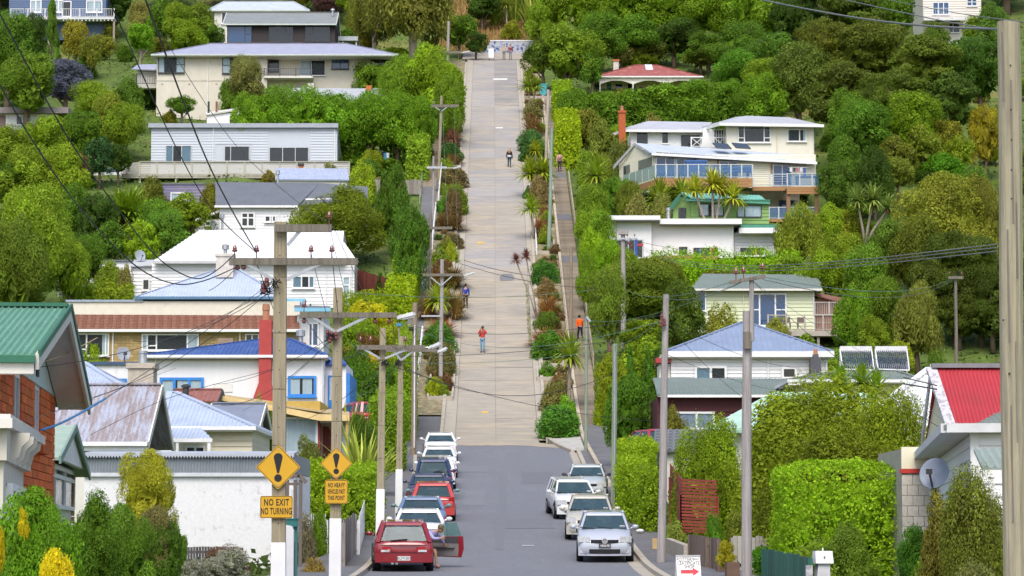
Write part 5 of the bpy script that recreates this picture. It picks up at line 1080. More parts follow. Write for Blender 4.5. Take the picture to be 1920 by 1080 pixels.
PB_.arm(562,744,586,596,.1,(570,),[(586,594,628,622),(690,593,630,622)]);PB_.lamp(744,779,589,597);PB_.fuses([(614,627),(622,630),(630,630),(618,636),(570,599),(600,600),(703,599),(730,599)],.055);PB_.tangle(620,632,.12)
PC_=Pole('third slim concrete pole with white foot, on the left footpath',718,615,712,88,11,PBEIGE,15,True,917)
PC_.arm(670,797,647,656,.1,(676,695,760),[(680,653,712,672),(770,652,722,672)]);PC_.lamp(803,827,644,653,((795,652),(806,651)));PC_.tangle(722,680,.14)
PD_=Pole('fourth slim concrete pole with white foot, behind the third',752,630,747,97,9,PBEIGE,12.5,True,880)
PD_.arm(722,820,654,660,.1,(),[(738,658,752,676),(775,658,752,676)]);PD_.lamp(819,839,653,661,((815,658),(822,658)));PD_.tangle(746,682,.16)
PE_=Pole('brown wooden pole with a white conduit at the top of the left footpath',778,568,775,139,9,wood('brown_pole_wood',(.27,.21,.15)),11);b=B();b.tube([PE_.p(777.5,610,-.2),PE_.p(776.5,840,-.2)],.032,6);b.build('conduit',WHITE,PE_.root);PE_.tangle(771,617,.14)
PF_=Pole('grey wooden pole with a street lamp arm in the left planting strip',829,486,826,166.5,7,PGREY,8);PF_.arm(793,868,513,518,.1,(797,860),[(808,520,826,535),(848,517,828,535)]);PF_.lamp(870,891,511,517,((862,516),(872,516)));PF_.arm(790,826,591,594,.05,(),None,m=GALV)
PG_=Pole('dark thin wooden pole in front of the dense footpath tree',808,402,805,190,5,PDARK,6.5);PG_.arm(786,848,425,430,.08)
PH_=Pole('pale wooden pole with cross-arm by the upper left steps',828,180,822,229,5,PBEIGE,6);PH_.arm(808,860,196,201,.09,(812,855),[(816,201,827,208),(838,201,828,208)]);PH_.tangle(827,206,.12,5)
PI_=Pole('wooden pole with a lamp at the top left of the steep road',841,40,839,283,5,PGREY,5.5);PI_.arm(826,866,96,100,.08);PI_.lamp(866,881,96,99,((850,99),(868,98)))
PJ_=Pole('lamp post with short arm beside the left white rail',813,293,812,214,4,PGREY,5);PJ_.arm(800,838,312,316,.06,m=GALV);PJ_.lamp(850,864,312,316,((830,315),(852,315)))
PK_=Pole('pale pole on the right of the steep road above the persons',1028,168,1023,236,5,wood('pale_pole_wood',(.42,.38,.32)),6)
PL_=Pole('green tinted pole between the right strip and the steps',1035,240,1029,203,5,M('green_pole_paint',(.22,.30,.23),.7,nz=(2,.12)),8)
PM_=Pole('brownish pole in the steps near the person in orange',1071,465,1070,178,5.5,wood('brown_pole_wood'),7)
PN_=Pole('slim greenish pole on the right beside the large cabbage tree',1100,594,1098,141,5,PGREEN,7);b=B();b.bar(PN_.p(1100,594,-.1),PN_.p(1107,603,-.1),.12);b.build('top_bracket',GALV,PN_.root)
PO_=Pole('slim pole with a conduit beside the silver sedan on the right footpath',1153,645,1150,101,9.5,PGREEN,10.5);b=B();b.tube([PO_.p(1153,660,-.12),PO_.p(1152,960,-.12)],.025,6);b.build('conduit',STEEL,PO_.root);PO_.fuses([(1143,655)],.06)
PP_=Pole('weathered leaning wooden pole beside the lower right footpath',1249,552,1239,78.5,11,PGREY,17);PP_.fuses([(1241,595),(1240,607),(1246,605)],.05)
PQ_=Pole('grey wooden pole with a thin extension and tilted cross-arm',1401,583,1399,62.5,17,PGREY,20)
b=B();b.tube([PQ_.p(1410,640,-.14),PQ_.p(1409,521,-.14)],.055,8);b.build('extension',PGREY,PQ_.root);PQ_.arm(1368,1435,527,533,.10,(1380,1394,1430),None,-.2,y1b=518);b=B();b.box(*[v for c in(PQ_.p(1394,632,-.2),PQ_.p(1408,650,-.16))for v in()],*(0,0,0,0,0,0));q=PQ_.p(1401,638,-.17);b.box(q.x-.09,q.x+.09,q.y-.05,q.y+.05,q.z-.2,q.z+.2);b.build('splice_block',ARM,PQ_.root)
PR_=Pole('bare thick pole standing in front of the white modern house',1168,440,1169,177,8,PGREY,11);b=B();b.bar(PR_.p(1160,436,-.1),PR_.p(1178,436,-.1),.35,.28);b.build('cap',PGREY,PR_.root);PR_.arm(1160,1196,446,449,.08,(1176,1190),None,m=GALV);PR_.fuses([(1180,456),(1184,462)],.13)
PS_=Pole('far wooden pole in front of the dark conifers on the right',1792,517,1793,171,5.5,PDARK,7);PS_.arm(1778,1806,518,523,.1,(1780,1803));PS_.tangle(1798,516,.25,6)
PT_=Pole('big pale timber pole in the right foreground',1891,41,1905,33,44,PBIG,47)
kn=B()
for px,py in((1895,122),(1896,205),(1897,262),(1897,318),(1897,372),(1882,600),(1893,700)):q=PT_.p(px,py,-.16);kn.lathe(q,[(.009,-.0),(.012,.03)],8,'y')
kn.build('bolt_holes',BLACK,PT_.root)
ck=B()
for px,y0,y1 in((1884,60,190),(1900,150,420),(1890,430,640),(1907,380,520),(1893,760,980),(1903,640,830)):ck.bar(PT_.p(px+(y0-500)*.012,y0,-.152),PT_.p(px+(y1-500)*.012+1,y1,-.152),.006,.02)
ck.build('drying_cracks',PDARK,PT_.root)
WIRE=M('black_cable',(.035,.035,.04),.6);WGREY=M('grey_cable',(.16,.17,.17),.6);WGRN=M('green_copper_wire',(.13,.24,.20),.6)
PLS=[(PA,'the tall concrete pole'),(PB_,'the second concrete pole'),(PC_,'the third slim pole'),(PD_,'the fourth slim pole'),(PE_,'the brown conduit pole'),(PF_,'the street lamp pole'),(PG_,'the dark thin pole'),(PH_,'the upper left pole'),(PI_,'the top left pole'),(PM_,'the pole in the steps'),(PN_,'the slim greenish pole'),(PO_,'the right conduit pole'),(PP_,'the leaning wooden pole'),(PQ_,'the grey pole with tilted arm'),(PR_,'the bare thick pole'),(PS_,'the far wooden pole'),(PT_,'the big timber pole')]
def near(px,py,d):
 q=W(px,py,d);c=[((q-(P.o+Vector((0,0,q.z-P.o.z)))).length,t)for P,t in PLS if abs(d-P.d)<6];c.sort(key=lambda v:v[0])
 return c[0][1]if c and c[0][0]<2.6 else 'the left house roofs' if px<700 else 'the right house roofs'
def wire(pts,d0,d1,r=.012,m=WIRE,label=None,sag=0.0,group='overhead wires'):
 n=len(pts);sl=[0.0]
 for k in range(1,n):sl.append(sl[-1]+math.hypot(pts[k][0]-pts[k-1][0],pts[k][1]-pts[k-1][1]))
 P_=[W(x,y,1/(1/d0+(1/d1-1/d0)*sl[k]/sl[-1]))for k,(x,y)in enumerate(pts)];out=[]
 if n==2:
  for k in range(13):t=k/12;q=P_[0].lerp(P_[1],t);q.z-=sag*4*t*(1-t);out.append(q)
 else:
  for k in range(n-1):
   p0,p1,p2,p3=P_[max(0,k-1)],P_[k],P_[k+1],P_[min(n-1,k+2)]
   for j in range(6):
    t=j/6;out.append(.5*((2*p1)+(p2-p0)*t+(2*p0-5*p1+4*p2-p3)*t*t+(3*p1-p0-3*p2+p3)*t**3))
  out.append(P_[-1])
 o=B().tube(out,r*.8,5).build('overhead_wire',m,smooth=True);return tag(o,label or '%s wire from %s to %s'%({'black_cable':'black','grey_cable':'grey','green_copper_wire':'green'}.get(m.name,'thin'),near(*pts[0],d0),near(*pts[-1],d1)),'wire',group)
wire([(-40,-40),(0,27),(130,262),(235,410),(295,482),(340,513),(375,522),(410,504),(440,476)],34,57.8,.016,label='heavy black cable sagging from the upper left corner to the tall concrete pole')
wire([(-60,60),(0,160),(64,268),(150,390),(250,495),(322,531),(380,527),(445,500)],34,57.8,.016,label='second heavy cable from the left edge sagging lowest beside the tall concrete pole')
wire([(200,-5),(225,45),(327,270),(400,395),(481,474)],36,57.8,.013,label='black cable falling from the top edge to the left insulator');wire([(270,-8),(375,270),(430,385),(481,474)],36,57.8,.018,label='thickest black cable falling from the top edge to the tall concrete pole');wire([(300,60),(440,270),(560,380),(617,418)],40,57.8,.007,WGREY)
for a,e,d0,d1,r,m,sg in(((440,505),(392,545),58,62,.01,WIRE,.05),((622,474),(634,592),58,66,.012,WIRE,.0),((583,474),(612,590),58,66,.01,WIRE,.0),((481,492),(520,600),58,66,.012,WIRE,.0),((622,418),(700,590),58,66,.008,WGREY,.0),((617,420),(676,647),58,88,.008,WGREY,.2),((570,592),(690,647),66,88,.01,WIRE,.7),((700,590),(760,648),66,88,.01,WIRE,.4),((735,590),(745,655),66,97,.01,WIRE,.3),((760,650),(797,515),88,166,.012,WIRE,1.2),((797,515),(790,427),166,190,.012,WIRE,.4),((840,427),(830,200),190,229,.012,WGRN,.8),((812,200),(828,97),229,283,.012,WGREY,.8),((855,200),(860,97),229,283,.012,WGRN,.6),((860,515),(852,200),166,229,.01,WGRN,1.2),((520,540),(250,640),58,92,.01,WIRE,.35),((500,545),(60,690),58,41,.008,WIRE,.3),((512,540),(175,745),58,60,.010,WIRE,.3),((620,632),(400,720),66,100,.01,WIRE,.3),((622,635),(415,760),66,97,.012,WIRE,.45),((620,640),(455,770),66,110,.008,WGREY,.2),((720,680),(560,790),88,112,.012,WIRE,.3),((722,682),(600,775),88,118,.010,WGRN,.5),((746,684),(660,740),97,130,.010,WGRN,.4),((715,676),(655,640),88,135,.01,WGREY,.2),((870,488),(1100,520),166,177,.02,WIRE,.4),((862,494),(1168,540),166,177,.02,WIRE,.5),((660,549),(1168,536),150,177,.018,WGRN,.5),((776,612),(1246,590),139,79,.012,WIRE,.5),((776,616),(1240,602),139,79,.012,WGRN,.9),((748,668),(1143,640),97,101,.012,WIRE,.15),((748,680),(1143,655),97,101,.010,WGRN,.2),((748,684),(1150,700),97,101,.014,WIRE,1.0),((722,682),(1240,790),88,112,.012,WIRE,.4),((1168,446),(1300,470),177,200,.02,WGREY,.1),((1180,446),(1870,458),177,33,.010,WGREY,.9),((1182,450),(1870,464),177,33,.010,WGREY,.9),((1184,454),(1870,471),177,33,.010,WGREY,.9),((1246,560),(1400,524),79,62.5,.010,WGREY,.2),((1435,520),(1790,520),62.5,171,.012,WGRN,.6),((1430,524),(1790,522),62.5,171,.012,WGREY,.8),((1380,526),(1169,540),62.5,177,.010,WGRN,.5),((1394,527),(1100,600),62.5,141,.010,WGRN,.4),((1107,603),(1152,650),141,101,.012,WIRE,.1),((1249,600),(1500,690),79,116,.010,WIRE,.3),((1249,604),(1420,765),79,90,.008,WIRE,.2),((1409,524),(1760,800),62.5,52,.008,WIRE,.25),((1409,526),(1745,720),62.5,70,.006,WGREY,.2),((1240,660),(1480,735),79,122,.010,WIRE,.2),((1700,730),(1880,860),70,45,.006,WGREY,.1),((1153,650),(1240,600),101,79,.01,WGRN,.1)):
 wire([a,e],d0,d1,r,m,sag=sg)
wire([(1410,-4),(1530,20),(1640,38),(1760,50),(1890,55)],60,33.2,.020,WGREY,'thick grey cable crossing the top right to the big timber pole');wire([(1560,-6),(1700,25),(1800,45),(1890,58)],60,33.2,.012,WGREY,'thinner grey cable just above the thick one at top right');wire([(1640,-6),(1780,22),(1930,42)],60,30,.008,WGREY)
wire([(40,690),(90,676),(135,658),(183,633)],39.5,50,.014,M('tan_cable',(.42,.30,.16),.6),'tan sheathed service cable leaving the brick house gable');wire([(78,806),(110,795),(150,775),(198,747)],39.5,46,.024,M('blue_sleeve',(.06,.28,.60),.5),'bright blue sleeve on the service wire over the rusty roof');wire([(198,747),(330,660),(495,540)],46,58,.008,WIRE);wire([(40,793),(165,750),(330,690)],40,70,.006,WGREY);wire([(170,815),(320,745),(520,690)],60,66,.008,WIRE)
AMB=M('amber_sign',(.62,.34,.012),.5,spec=.5,nz=(2,.04));SBK=M('sign_black',(.018,.017,.02),.5)
def rrect(w,h,r,n=5):
 o=[]
 for cx_,cy_,a0 in((w-r,h-r,0),(-w+r,h-r,90),(-w+r,-h+r,180),(w-r,-h+r,270)):
  for k in range(n+1):a=rad(a0+90*k/n);o.append((cx_+r*math.cos(a),cy_+r*math.sin(a)))
 return o
def plate(parent,c,w,h,r,m,y,t,rot=0.0,name='sign_plate'):
 pts=[(x*math.cos(rot)-z*math.sin(rot),x*math.sin(rot)+z*math.cos(rot))for x,z in rrect(w,h,r)]
 return B().hexa([(c.x+x,y,c.z+z)for x,z in pts],[(c.x+x,y+t,c.z+z)for x,z in pts]).build(name,m,parent)
def warn(P,cx_,cy_,half,label):
 c=W(cx_,cy_,P.d-.2);e=empty('warning_sign',c,label,'sign');s=half/FPX*(P.d-.2);q=s/math.sqrt(2);z0=Vector((0,0,0))
 plate(e,z0,q,q,q*.1,AMB,0,.02,math.pi/4);
 fr=rrect(q*.955,q*.955,q*.09);fi=rrect(q*.925,q*.925,q*.08);b=B();k=math.cos(math.pi/4);rt_=lambda p:((p[0]-p[1])*k,(p[0]+p[1])*k)
 for j in range(len(fr)):
  a,c2,d2,e2=rt_(fr[j]),rt_(fr[(j+1)%len(fr)]),rt_(fi[(j+1)%len(fr)]),rt_(fi[j]);b.face([(a[0],-.003,a[1]),(c2[0],-.003,c2[1]),(d2[0],-.003,d2[1]),(e2[0],-.003,e2[1])])
 b.build('border',SBK,e,fix=False)
 bl=[]
 for j in range(13):a=rad(180-15*j);bl.append((.20*math.cos(a)*s,(.44+.19*math.sin(a))*s))
 bl+=[(.045*s,-.26*s),(-.045*s,-.26*s)]
 B().hexa([(x,-.006,z)for x,z in bl],[(x,-.001,z)for x,z in bl]).build('exclamation_bar',SBK,e)
 dt=[(.17*s*math.cos(rad(20*j)),-.48*s+.17*s*math.sin(rad(20*j)))for j in range(18)];B().hexa([(x,-.006,z)for x,z in dt],[(x,-.001,z)for x,z in dt]).build('exclamation_dot',SBK,e)
 for z in(.8*s,-.8*s):B().lathe((0,-.004,z),[(.018,-.008),(.018,.0)],8,'y').build('bolt',STEEL,e)
 B().box(-.03,.03,.02,.10,-s*.7,s*.7).build('bracket',STEEL,e)
warn(PA,521.5,876,42,'larger amber diamond warning sign with exclamation mark on the tall pole');warn(PB_,630.5,869,30.5,'smaller amber diamond warning sign with exclamation mark on the second pole')
def notice(P,x0,x1,y0,y1,lines,label,sz,dx=1.0):
 a,e_=W(x0,y1,P.d-.2),W(x1,y0,P.d-.2);c=(a+e_)/2;e=empty('notice_sign',c,label,'sign');w,h=(e_.x-a.x)/2,(e_.z-a.z)/2
 plate(e,Vector((0,0,0)),w,h,.04,AMB,0,.02);fr,fi=rrect(w*.975,h*.965,.04),rrect(w*.945,h*.925,.035);b=B()
 for j in range(len(fr)):p,q,r_,s_=fr[j],fr[(j+1)%len(fr)],fi[(j+1)%len(fr)],fi[j];b.face([(p[0],-.003,p[1]),(q[0],-.003,q[1]),(r_[0],-.003,r_[1]),(s_[0],-.003,s_[1])])
 b.build('border',SBK,e,fix=False)
 for k,(t,wd_)in enumerate(lines):
  z=h*(1-(2*k+1)/len(lines))*.80;o=text('lettering',t,sz,SBK,e,(0,-.004,z),(math.pi/2,0,0),.001,sx=wd_,bold=.004,space=1.12)
 B().box(-.03,.03,.02,.10,-h*.8,h*.8).build('bracket',STEEL,e)
notice(PA,487.5,549,930,971.5,(('NO EXIT',.64),('NO TURNING',.49)),'amber notice reading NO EXIT NO TURNING under the larger diamond',.20);notice(PB_,609,652,899.5,944.5,(('NO HEAVY',.50),('VEHICLES PAST',.37),('THIS POINT',.47)),'amber notice reading NO HEAVY VEHICLES PAST THIS POINT under the smaller diamond',.155)
d=66.0;g=W(1290,1092,d);e=empty('sandwich_board',(g.x,d,prof(d)+.12),'white sandwich board reading POTTERY AND CERTIFICATE SHOP on the right footpath','sign',rz=rad(4));wv=M('board_white',(.78,.78,.78),.5);Hh=W(1290,1043,d).z-(prof(d)+.12)
B().hexa([(-.30,-.26,0),(.30,-.26,0),(.30,-.235,0),(-.30,-.235,0)],[(-.30,-.02,Hh),(.30,-.02,Hh),(.30,.005,Hh),(-.30,.005,Hh)]).build('front_panel',wv,e);B().hexa([(-.30,.24,0),(.30,.24,0),(.30,.265,0),(-.30,.265,0)],[(-.30,.01,Hh),(.30,.01,Hh),(.30,.03,Hh),(-.30,.03,Hh)]).build('rear_panel',wv,e)
B().box(-.31,.31,-.04,.04,Hh-.01,Hh+.03).build('top_rail',M('board_edge',(.5,.5,.5),.5),e)
ta=math.atan2(Hh,.24);RB=M('arrow_red',(.55,.03,.05),.5)
for t,z,s_,x in(('POTTERY',.86,.135,-.07),('AND',.87,.08,.20),('CERTIFICATE',.71,.125,.0),('SHOP',.56,.13,.02)):zz=Hh*z;o=text('lettering',t,s_,SBK,e,(x,-.02-.24*(1-z)-.006,zz),(ta,0,0),.001,sx=.78)
b=B();zz=Hh*.36;yv=lambda z:-.02-.24*(1-z/Hh)-.005
pa=[(-.2,zz-.045),(.1,zz-.045),(.1,zz-.10),(.26,zz),(.1,zz+.10),(.1,zz+.045),(-.2,zz+.045)];b.face([(x,yv(z),z)for x,z in pa]);b.build('arrow',RB,e)
def fence(name,label,pts,yt,nb,m,d0,d1,zt=None,gap=.9,rail=True,h=1.2,tint=None,horiz=False,cat='fence',pointed=False,t=.025,z0=.05):
 """palings between two points of the ground: pts = photo x at both ends, d0/d1 their distances, h the height"""
 a=W(pts[0],yt,d0);e_=W(pts[1],yt,d1);a.z,e_.z=prof(d0),prof(d1);e=empty(name,a,label,cat);v=e_-a;ang=math.atan2(v.y,v.x);ln=math.hypot(v.x,v.y);sl_=v.z/ln;pit=math.atan(sl_)
 for k in range(nb):
  tt=tint(k)if tint else None;f=(k+.5)/nb;c=v*f
  if horiz:zc=z0+h*(k+.5)/nb;piece('slat',m,e,(v.x/2,v.y/2,v.z/2+zc),(ln/math.cos(pit),t,h/nb*gap),(0,-pit,ang),tt)
  else:
   hh=h*random.uniform(.97,1.03);piece('paling',m,e,(c.x,c.y,c.z+z0+hh/2),(ln/nb*gap,t,hh),(0,0,ang),tt)
   if pointed:q=Vector((math.cos(ang),math.sin(ang),0))*ln/nb*gap/2;p_=c+Vector((0,0,z0+hh));n_=Vector((-math.sin(ang),math.cos(ang),0))*t/2;B().hexa([p_-q-n_,p_+q-n_,p_+Vector((0,0,.07))-n_],[p_-q+n_,p_+q+n_,p_+Vector((0,0,.07))+n_]).build('paling_tip',m,e)
 n_=Vector((-math.sin(ang),math.cos(ang),0))*(t+.01)
 if rail and not horiz:
  for z in(.25*h,.8*h):B().bar(n_+Vector((0,0,z)),v+n_+Vector((0,0,z)),.04,.08).build('rail',m,e)
 for f in(0,1):B().box((v*f).x-.05,(v*f).x+.05,(v*f).y+.03,(v*f).y+.13,(v*f).z-.2,(v*f).z+h+.02).build('post',m,e)
 return e
GFEN=M('green_paling',(.022,.12,.085),.6,tint=True,nz=(3,.15),stretch=(4,4,.5));vt=lambda k:(random.uniform(.75,1.2),)*3
fence('paling_fence','dark green paling fence at the bottom right beside the letterbox',(1432,1520),1060,15,GFEN,66,57,h=.85,tint=vt)
WPK=M('picket_white',(.72,.72,.73),.6,nz=(2,.06));fence('picket_fence','short white picket fence in front of the clipped hedge',(563,612),980,13,WPK,84,84,h=1.05,gap=.6,pointed=True,z0=.15);fence('street_fence','white paling fence running up the left footpath under the hedge',(672,697),960,22,WPK,82,106,h=1.15,gap=.8)
GREYT=M('grey_fence_timber',(.25,.22,.20),.9,nz=(3,.25),stretch=(5,5,.5),tint=True);fence('side_fence','weathered grey board fence end by the garden hedge',(644,665),980,6,GREYT,76,82,h=1.35,tint=vt)
BRF=M('brown_gate_board',(.17,.125,.10),.9,nz=(3,.25),stretch=(5,5,.5),tint=True);fence('wooden_gate','weathered brown board gate on the right footpath',(1293,1326),1020,6,BRF,77.5,75.5,h=.95,tint=vt,cat='gate');fence('board_fence','second brown board fence further along behind the planter boxes',(1334,1348),1040,3,BRF,75,73.5,h=.95,tint=vt)
REDS=M('red_slat',(.28,.055,.04),.7,nz=(3,.12),tint=True);fence('slatted_fence','red horizontal slatted fence face turned to the street',(1257,1279),1000,17,REDS,98,86,h=1.75,horiz=True,gap=.68,tint=vt,z0=.55);fence('slatted_fence','red horizontal slatted fence face turned to the camera under the bush',(1279,1345),1000,17,REDS,86,85,h=1.75,horiz=True,gap=.68,tint=vt,z0=.55)
fence('grey_fence','pale grey board fence behind the yellow leaved shrub',(1374,1450),1020,9,M('pale_fence_board',(.34,.32,.29),.9,nz=(3,.2),stretch=(5,5,.5),tint=True),75,75,h=.95,tint=vt)
fence('brown_fence','red-brown stained fence between the dome tree and the lime hedge',(668,738),540,20,M('stained_red_fence',(.13,.035,.025),.8,tint=True,nz=(3,.2)),191,188,h=1.6,tint=vt,gap=.96);fence('iron_fence','rusty iron fence behind the greenhouse',(108,158),520,10,M('rusty_iron',(.22,.075,.045),.85,tint=True,nz=(3,.25)),197,197,h=1.6,tint=vt,gap=.98)
fence('low_fence','low dark corrugated fence at the foot of the garage',(335,452),1040,22,M('dark_iron_fence',(.085,.08,.085),.6,tint=True),78,78,h=.55,tint=vt,gap=.85);fence('deck_side_fence','grey board and wire fence at the end of the hillside garden',(702,790),330,12,M('grey_fence_timber'),223,223,h=1.25,tint=vt,gap=.9)
e=empty('gate_post',W(543,1060,60)*1.0,'broad white gate post with rounded top beside the tall concrete pole','post');e.location.z=prof(60)
b=B();w2=7.5/FPX*60;zt_=W(543,986,60).z-prof(60);b.box(-w2,w2,-.1,.1,-.2,zt_-.1);b.hexa([(-w2,-.1,zt_-.1),(w2,-.1,zt_-.1),(w2,.1,zt_-.1),(-w2,.1,zt_-.1)],[(-w2,-.1,zt_+.02),(w2*.4,-.1,zt_),(w2*.4,.1,zt_),(-w2,.1,zt_+.02)]);b.build('post',WHITE,e);b=B().box(-.02,.05,.12,.9,0.1,zt_-.35);b.build('iron_gate',DARK,e)
e=empty('letterbox',(W(548,980,63).x,63,prof(63)),'teal green letterbox behind the white gate post','letterbox');zt_=W(548,974,63).z-prof(63);TEAL=M('teal_green',(.03,.16,.15),.5);B().box(-.13,.13,-.1,.2,zt_-.17,zt_).build('box',TEAL,e);B().box(-.15,.15,-.12,.22,zt_,zt_+.03).build('lid',TEAL,e);B().box(.02,.12,0,.1,-.2,zt_-.17).build('leg',TEAL,e)
e=empty('garden_arch',(W(553,960,76).x,76,prof(76)),'weathered timber gate arch behind the white garage corner','gate');zt_=W(553,893,76).z-prof(76)
for x in(-.22,.0,.16):piece('post',M('arch_timber',(.15,.125,.11),.9,nz=(3,.25),stretch=(5,5,.5)),e,(x,0,zt_/2-.1),(.09,.09,zt_))
b=B();b.bar((-.35,-.05,zt_-.02),(.12,-.05,zt_+.02),.07,.12);b.bar((.1,-.05,zt_+.05),(.32,-.05,zt_-.18),.07,.12);b.bar((-.3,0,zt_-.22),(.2,0,zt_-.22),.06,.08);b.build('lintel',M('arch_timber'),e)
e=empty('letterbox',(W(1543,1060,58).x,58,prof(58)),'white letterbox with a house shaped top at the bottom right','letterbox',rz=rad(8));zt_=W(1543,1046,58).z-prof(58);B().hexa([(-.2,-.16,zt_-.12),(.2,-.16,zt_-.12),(.2,.2,zt_-.12),(-.2,.2,zt_-.12)],[(-.19,-.1,zt_+.15),(.19,-.1,zt_+.15),(.19,.14,zt_+.15),(-.19,.14,zt_+.15)]).build('lid',WHITE,e);B().hexa([(-.16,-.1,zt_-.45),(.14,-.1,zt_-.45),(.14,.16,zt_-.45),(-.16,.16,zt_-.45)],[(-.13,-.1,zt_-.12),(.13,-.1,zt_-.12),(.13,.16,zt_-.12),(-.13,.16,zt_-.12)]).build('box',M('lilac_white',(.66,.66,.72),.5),e);B().box(-.05,.05,0,.1,-.2,zt_-.45).build('post',WHITE,e);B().tube([(0,0,zt_+.1),(0,0,zt_+.22)],.015,6).build('finial',WHITE,e);text('lettering','8',.08,SBK,e,(0,-.145,zt_+.01),(math.pi/2-.2,0,0),.001)
e=empty('post',(W(1517,1070,57).x,57,prof(57)),'weathered white stub post at the end of the green fence','post');B().box(-.07,.07,-.07,.07,-.2,W(1517,1060,57).z-prof(57)).build('stub',M('flaking_white_barge'),e)
e=empty('garden_wall',(W(1270,1020,82).x,82,prof(82)),'low concrete garden wall under the red slatted fence','wall',rz=rad(0));b=B();b.hexa([(-.30,1.2,-.3),(.05,-2.2,-.3),(.25,-2.2,-.3),(-.1,1.2,-.3)],[(-.30,1.2,.62),(.05,-2.2,.42),(.25,-2.2,.42),(-.1,1.2,.62)]);b.box(.25,.75,-2.4,-2.2,-.3,.45);b.build('wall',KERB,e)
for k,(px,yb,w,dd)in enumerate(((1354,1063,20,73),(1374,1078,24,69))):w_=w/FPX*dd;o=B().box(-w_/2,w_/2,-.2,.5,-.3,.36).build('planter_box',M('brown_planter',(.16,.10,.075),.9,nz=(3,.15)));o.location=(W(px,yb,dd).x,dd,prof(dd)+.12);tag(o,('farther','nearer')[k]+' brown planter box on the right footpath edge','planter')
o=B().box(-.09,.09,-.09,.09,0,.34).build('bollard',M('tan_block',(.5,.36,.18),.8));o.location=(W(1228,1000,84.5).x,84.5,prof(84.5)+.12);tag(o,'short tan block post at the foot of the weathered pole','post')
o=B().blob((0,0,.06),.12,1.3,1,.6,8,.2).build('white_bag',M('bag_white',(.7,.7,.72),.6),smooth=True);o.location=(W(1200,962,92).x,92,prof(92)+.14);tag(o,'crumpled white bag lying by the lower clipped hedge','bag')
def handrail(label,p0,p1,xf,m,hh=.95,n=10,name='handrail',r=.035):
 y0,y1=gd(p0),gd(p1);e=empty(name,(xf(y0),y0,prof(y0)),label,'handrail');o=Vector(e.location)
 pts=[Vector((xf(y0+(y1-y0)*k/n),y0+(y1-y0)*k/n,prof(y0+(y1-y0)*k/n)+hh))-o for k in range(n+1)]
 B().tube(pts,r,6).build('rail',m,e)
 for q in pts:B().tube([q-Vector((0,0,hh+.1)),q],r*.9,6).build('post',m,e)
 return e
RAILW=M('rail_white',(.74,.75,.76),.5);handrail('white pipe handrail along the lowest part of the left planting strip',752,640,lambda y:L(y)-2.6,RAILW,1.0,8,r=.06);handrail('white pipe handrail in the middle of the left planting strip',470,402,lambda y:L(y)-2.55,RAILW,1.0,7,r=.05);handrail('white pipe handrail high in the left planting strip',392,318,lambda y:L(y)-2.4,RAILW,1.0,8,r=.045);handrail('grey pipe handrail beside the upper left steps',380,300,lambda y:L(y)-4.0,STEEL,1.0,7)
handrail('wooden handrail on the right of the steps',690,540,lambda y:R(y)+3.95,M('rail_timber',(.36,.29,.23),.85),.9,14,r=.05);handrail('upper wooden handrail on the right of the steps',445,340,lambda y:R(y)+4.0,M('rail_timber'),.9,12,r=.06);handrail('pale timber handrail left of the steps',700,500,lambda y:R(y)+2.5,M('rail_timber_pale',(.46,.38,.29),.85),.75,18,r=.045);handrail('white rail along the right kerb',480,425,lambda y:R(y)+.78,RAILW,.6,8,r=.05)
def planter(px,yt,yb,w,label):
 y0,y1=gd(yb),gd(yt+(yb-yt)*.15);x=W(px,yb,y0).x;w2=w/FPX*y0/2;e=empty('planter_bed',(x,y0,prof(y0)),label,'planter');zt=prof(y1)-prof(y0)+.1
 b=B();b.box(-w2,w2,-.06,.06,-.2,.32);b.build('front_kerb',KERB,e)
 for sx in(-1,1):B().hexa([(sx*w2-.06,.07,-.2),(sx*w2+.06,.07,-.2),(sx*w2+.06,.07,.318),(sx*w2-.06,.07,.318)],[(sx*w2-.06,y1-y0,zt-.3),(sx*w2+.06,y1-y0,zt-.3),(sx*w2+.06,y1-y0,zt+.2),(sx*w2-.06,y1-y0,zt+.2)]).build('side_kerb',KERB,e)
for k,(px,yt,yb,w)in enumerate(((825,702,752,46),(828,652,684,44),(832,555,580,36),(838,462,480,34),(1000,222,240,36),(1022,452,478,36),(1026,690,716,36),(1036,665,690,40),(846,300,316,34))):planter(px,yt,yb,w,('lowest','second','third','fourth','highest','middle','lowest','second','highest')[k]+' kerbed planter bed in the '+('left' if k in(0,1,2,3,8)else 'right')+' strip of the steep road')
d=233.0;g=W(710,318,d);e=empty('washing_line',(g.x,d,prof(d)),'rotary washing line hung with white and navy clothes below the tall hedge','clothes line');zt_=W(710,287,d).z-prof(d);b=B();b.tube([(0,0,0),(0,0,zt_+.3)],.03,6)
for k in range(4):a=k*math.pi/2+.3;b.bar((0,0,zt_-.3),(math.cos(a)*1.3,math.sin(a)*1.3,zt_),.035);b.bar((math.cos(a)*1.3,math.sin(a)*1.3,zt_),(math.cos(a+1.57)*1.3,math.sin(a+1.57)*1.3,zt_),.012);b.bar((math.cos(a)*.7,math.sin(a)*.7,zt_-.1),(math.cos(a+1.57)*.7,math.sin(a+1.57)*.7,zt_-.1),.012)
b.build('frame',STEEL,e)
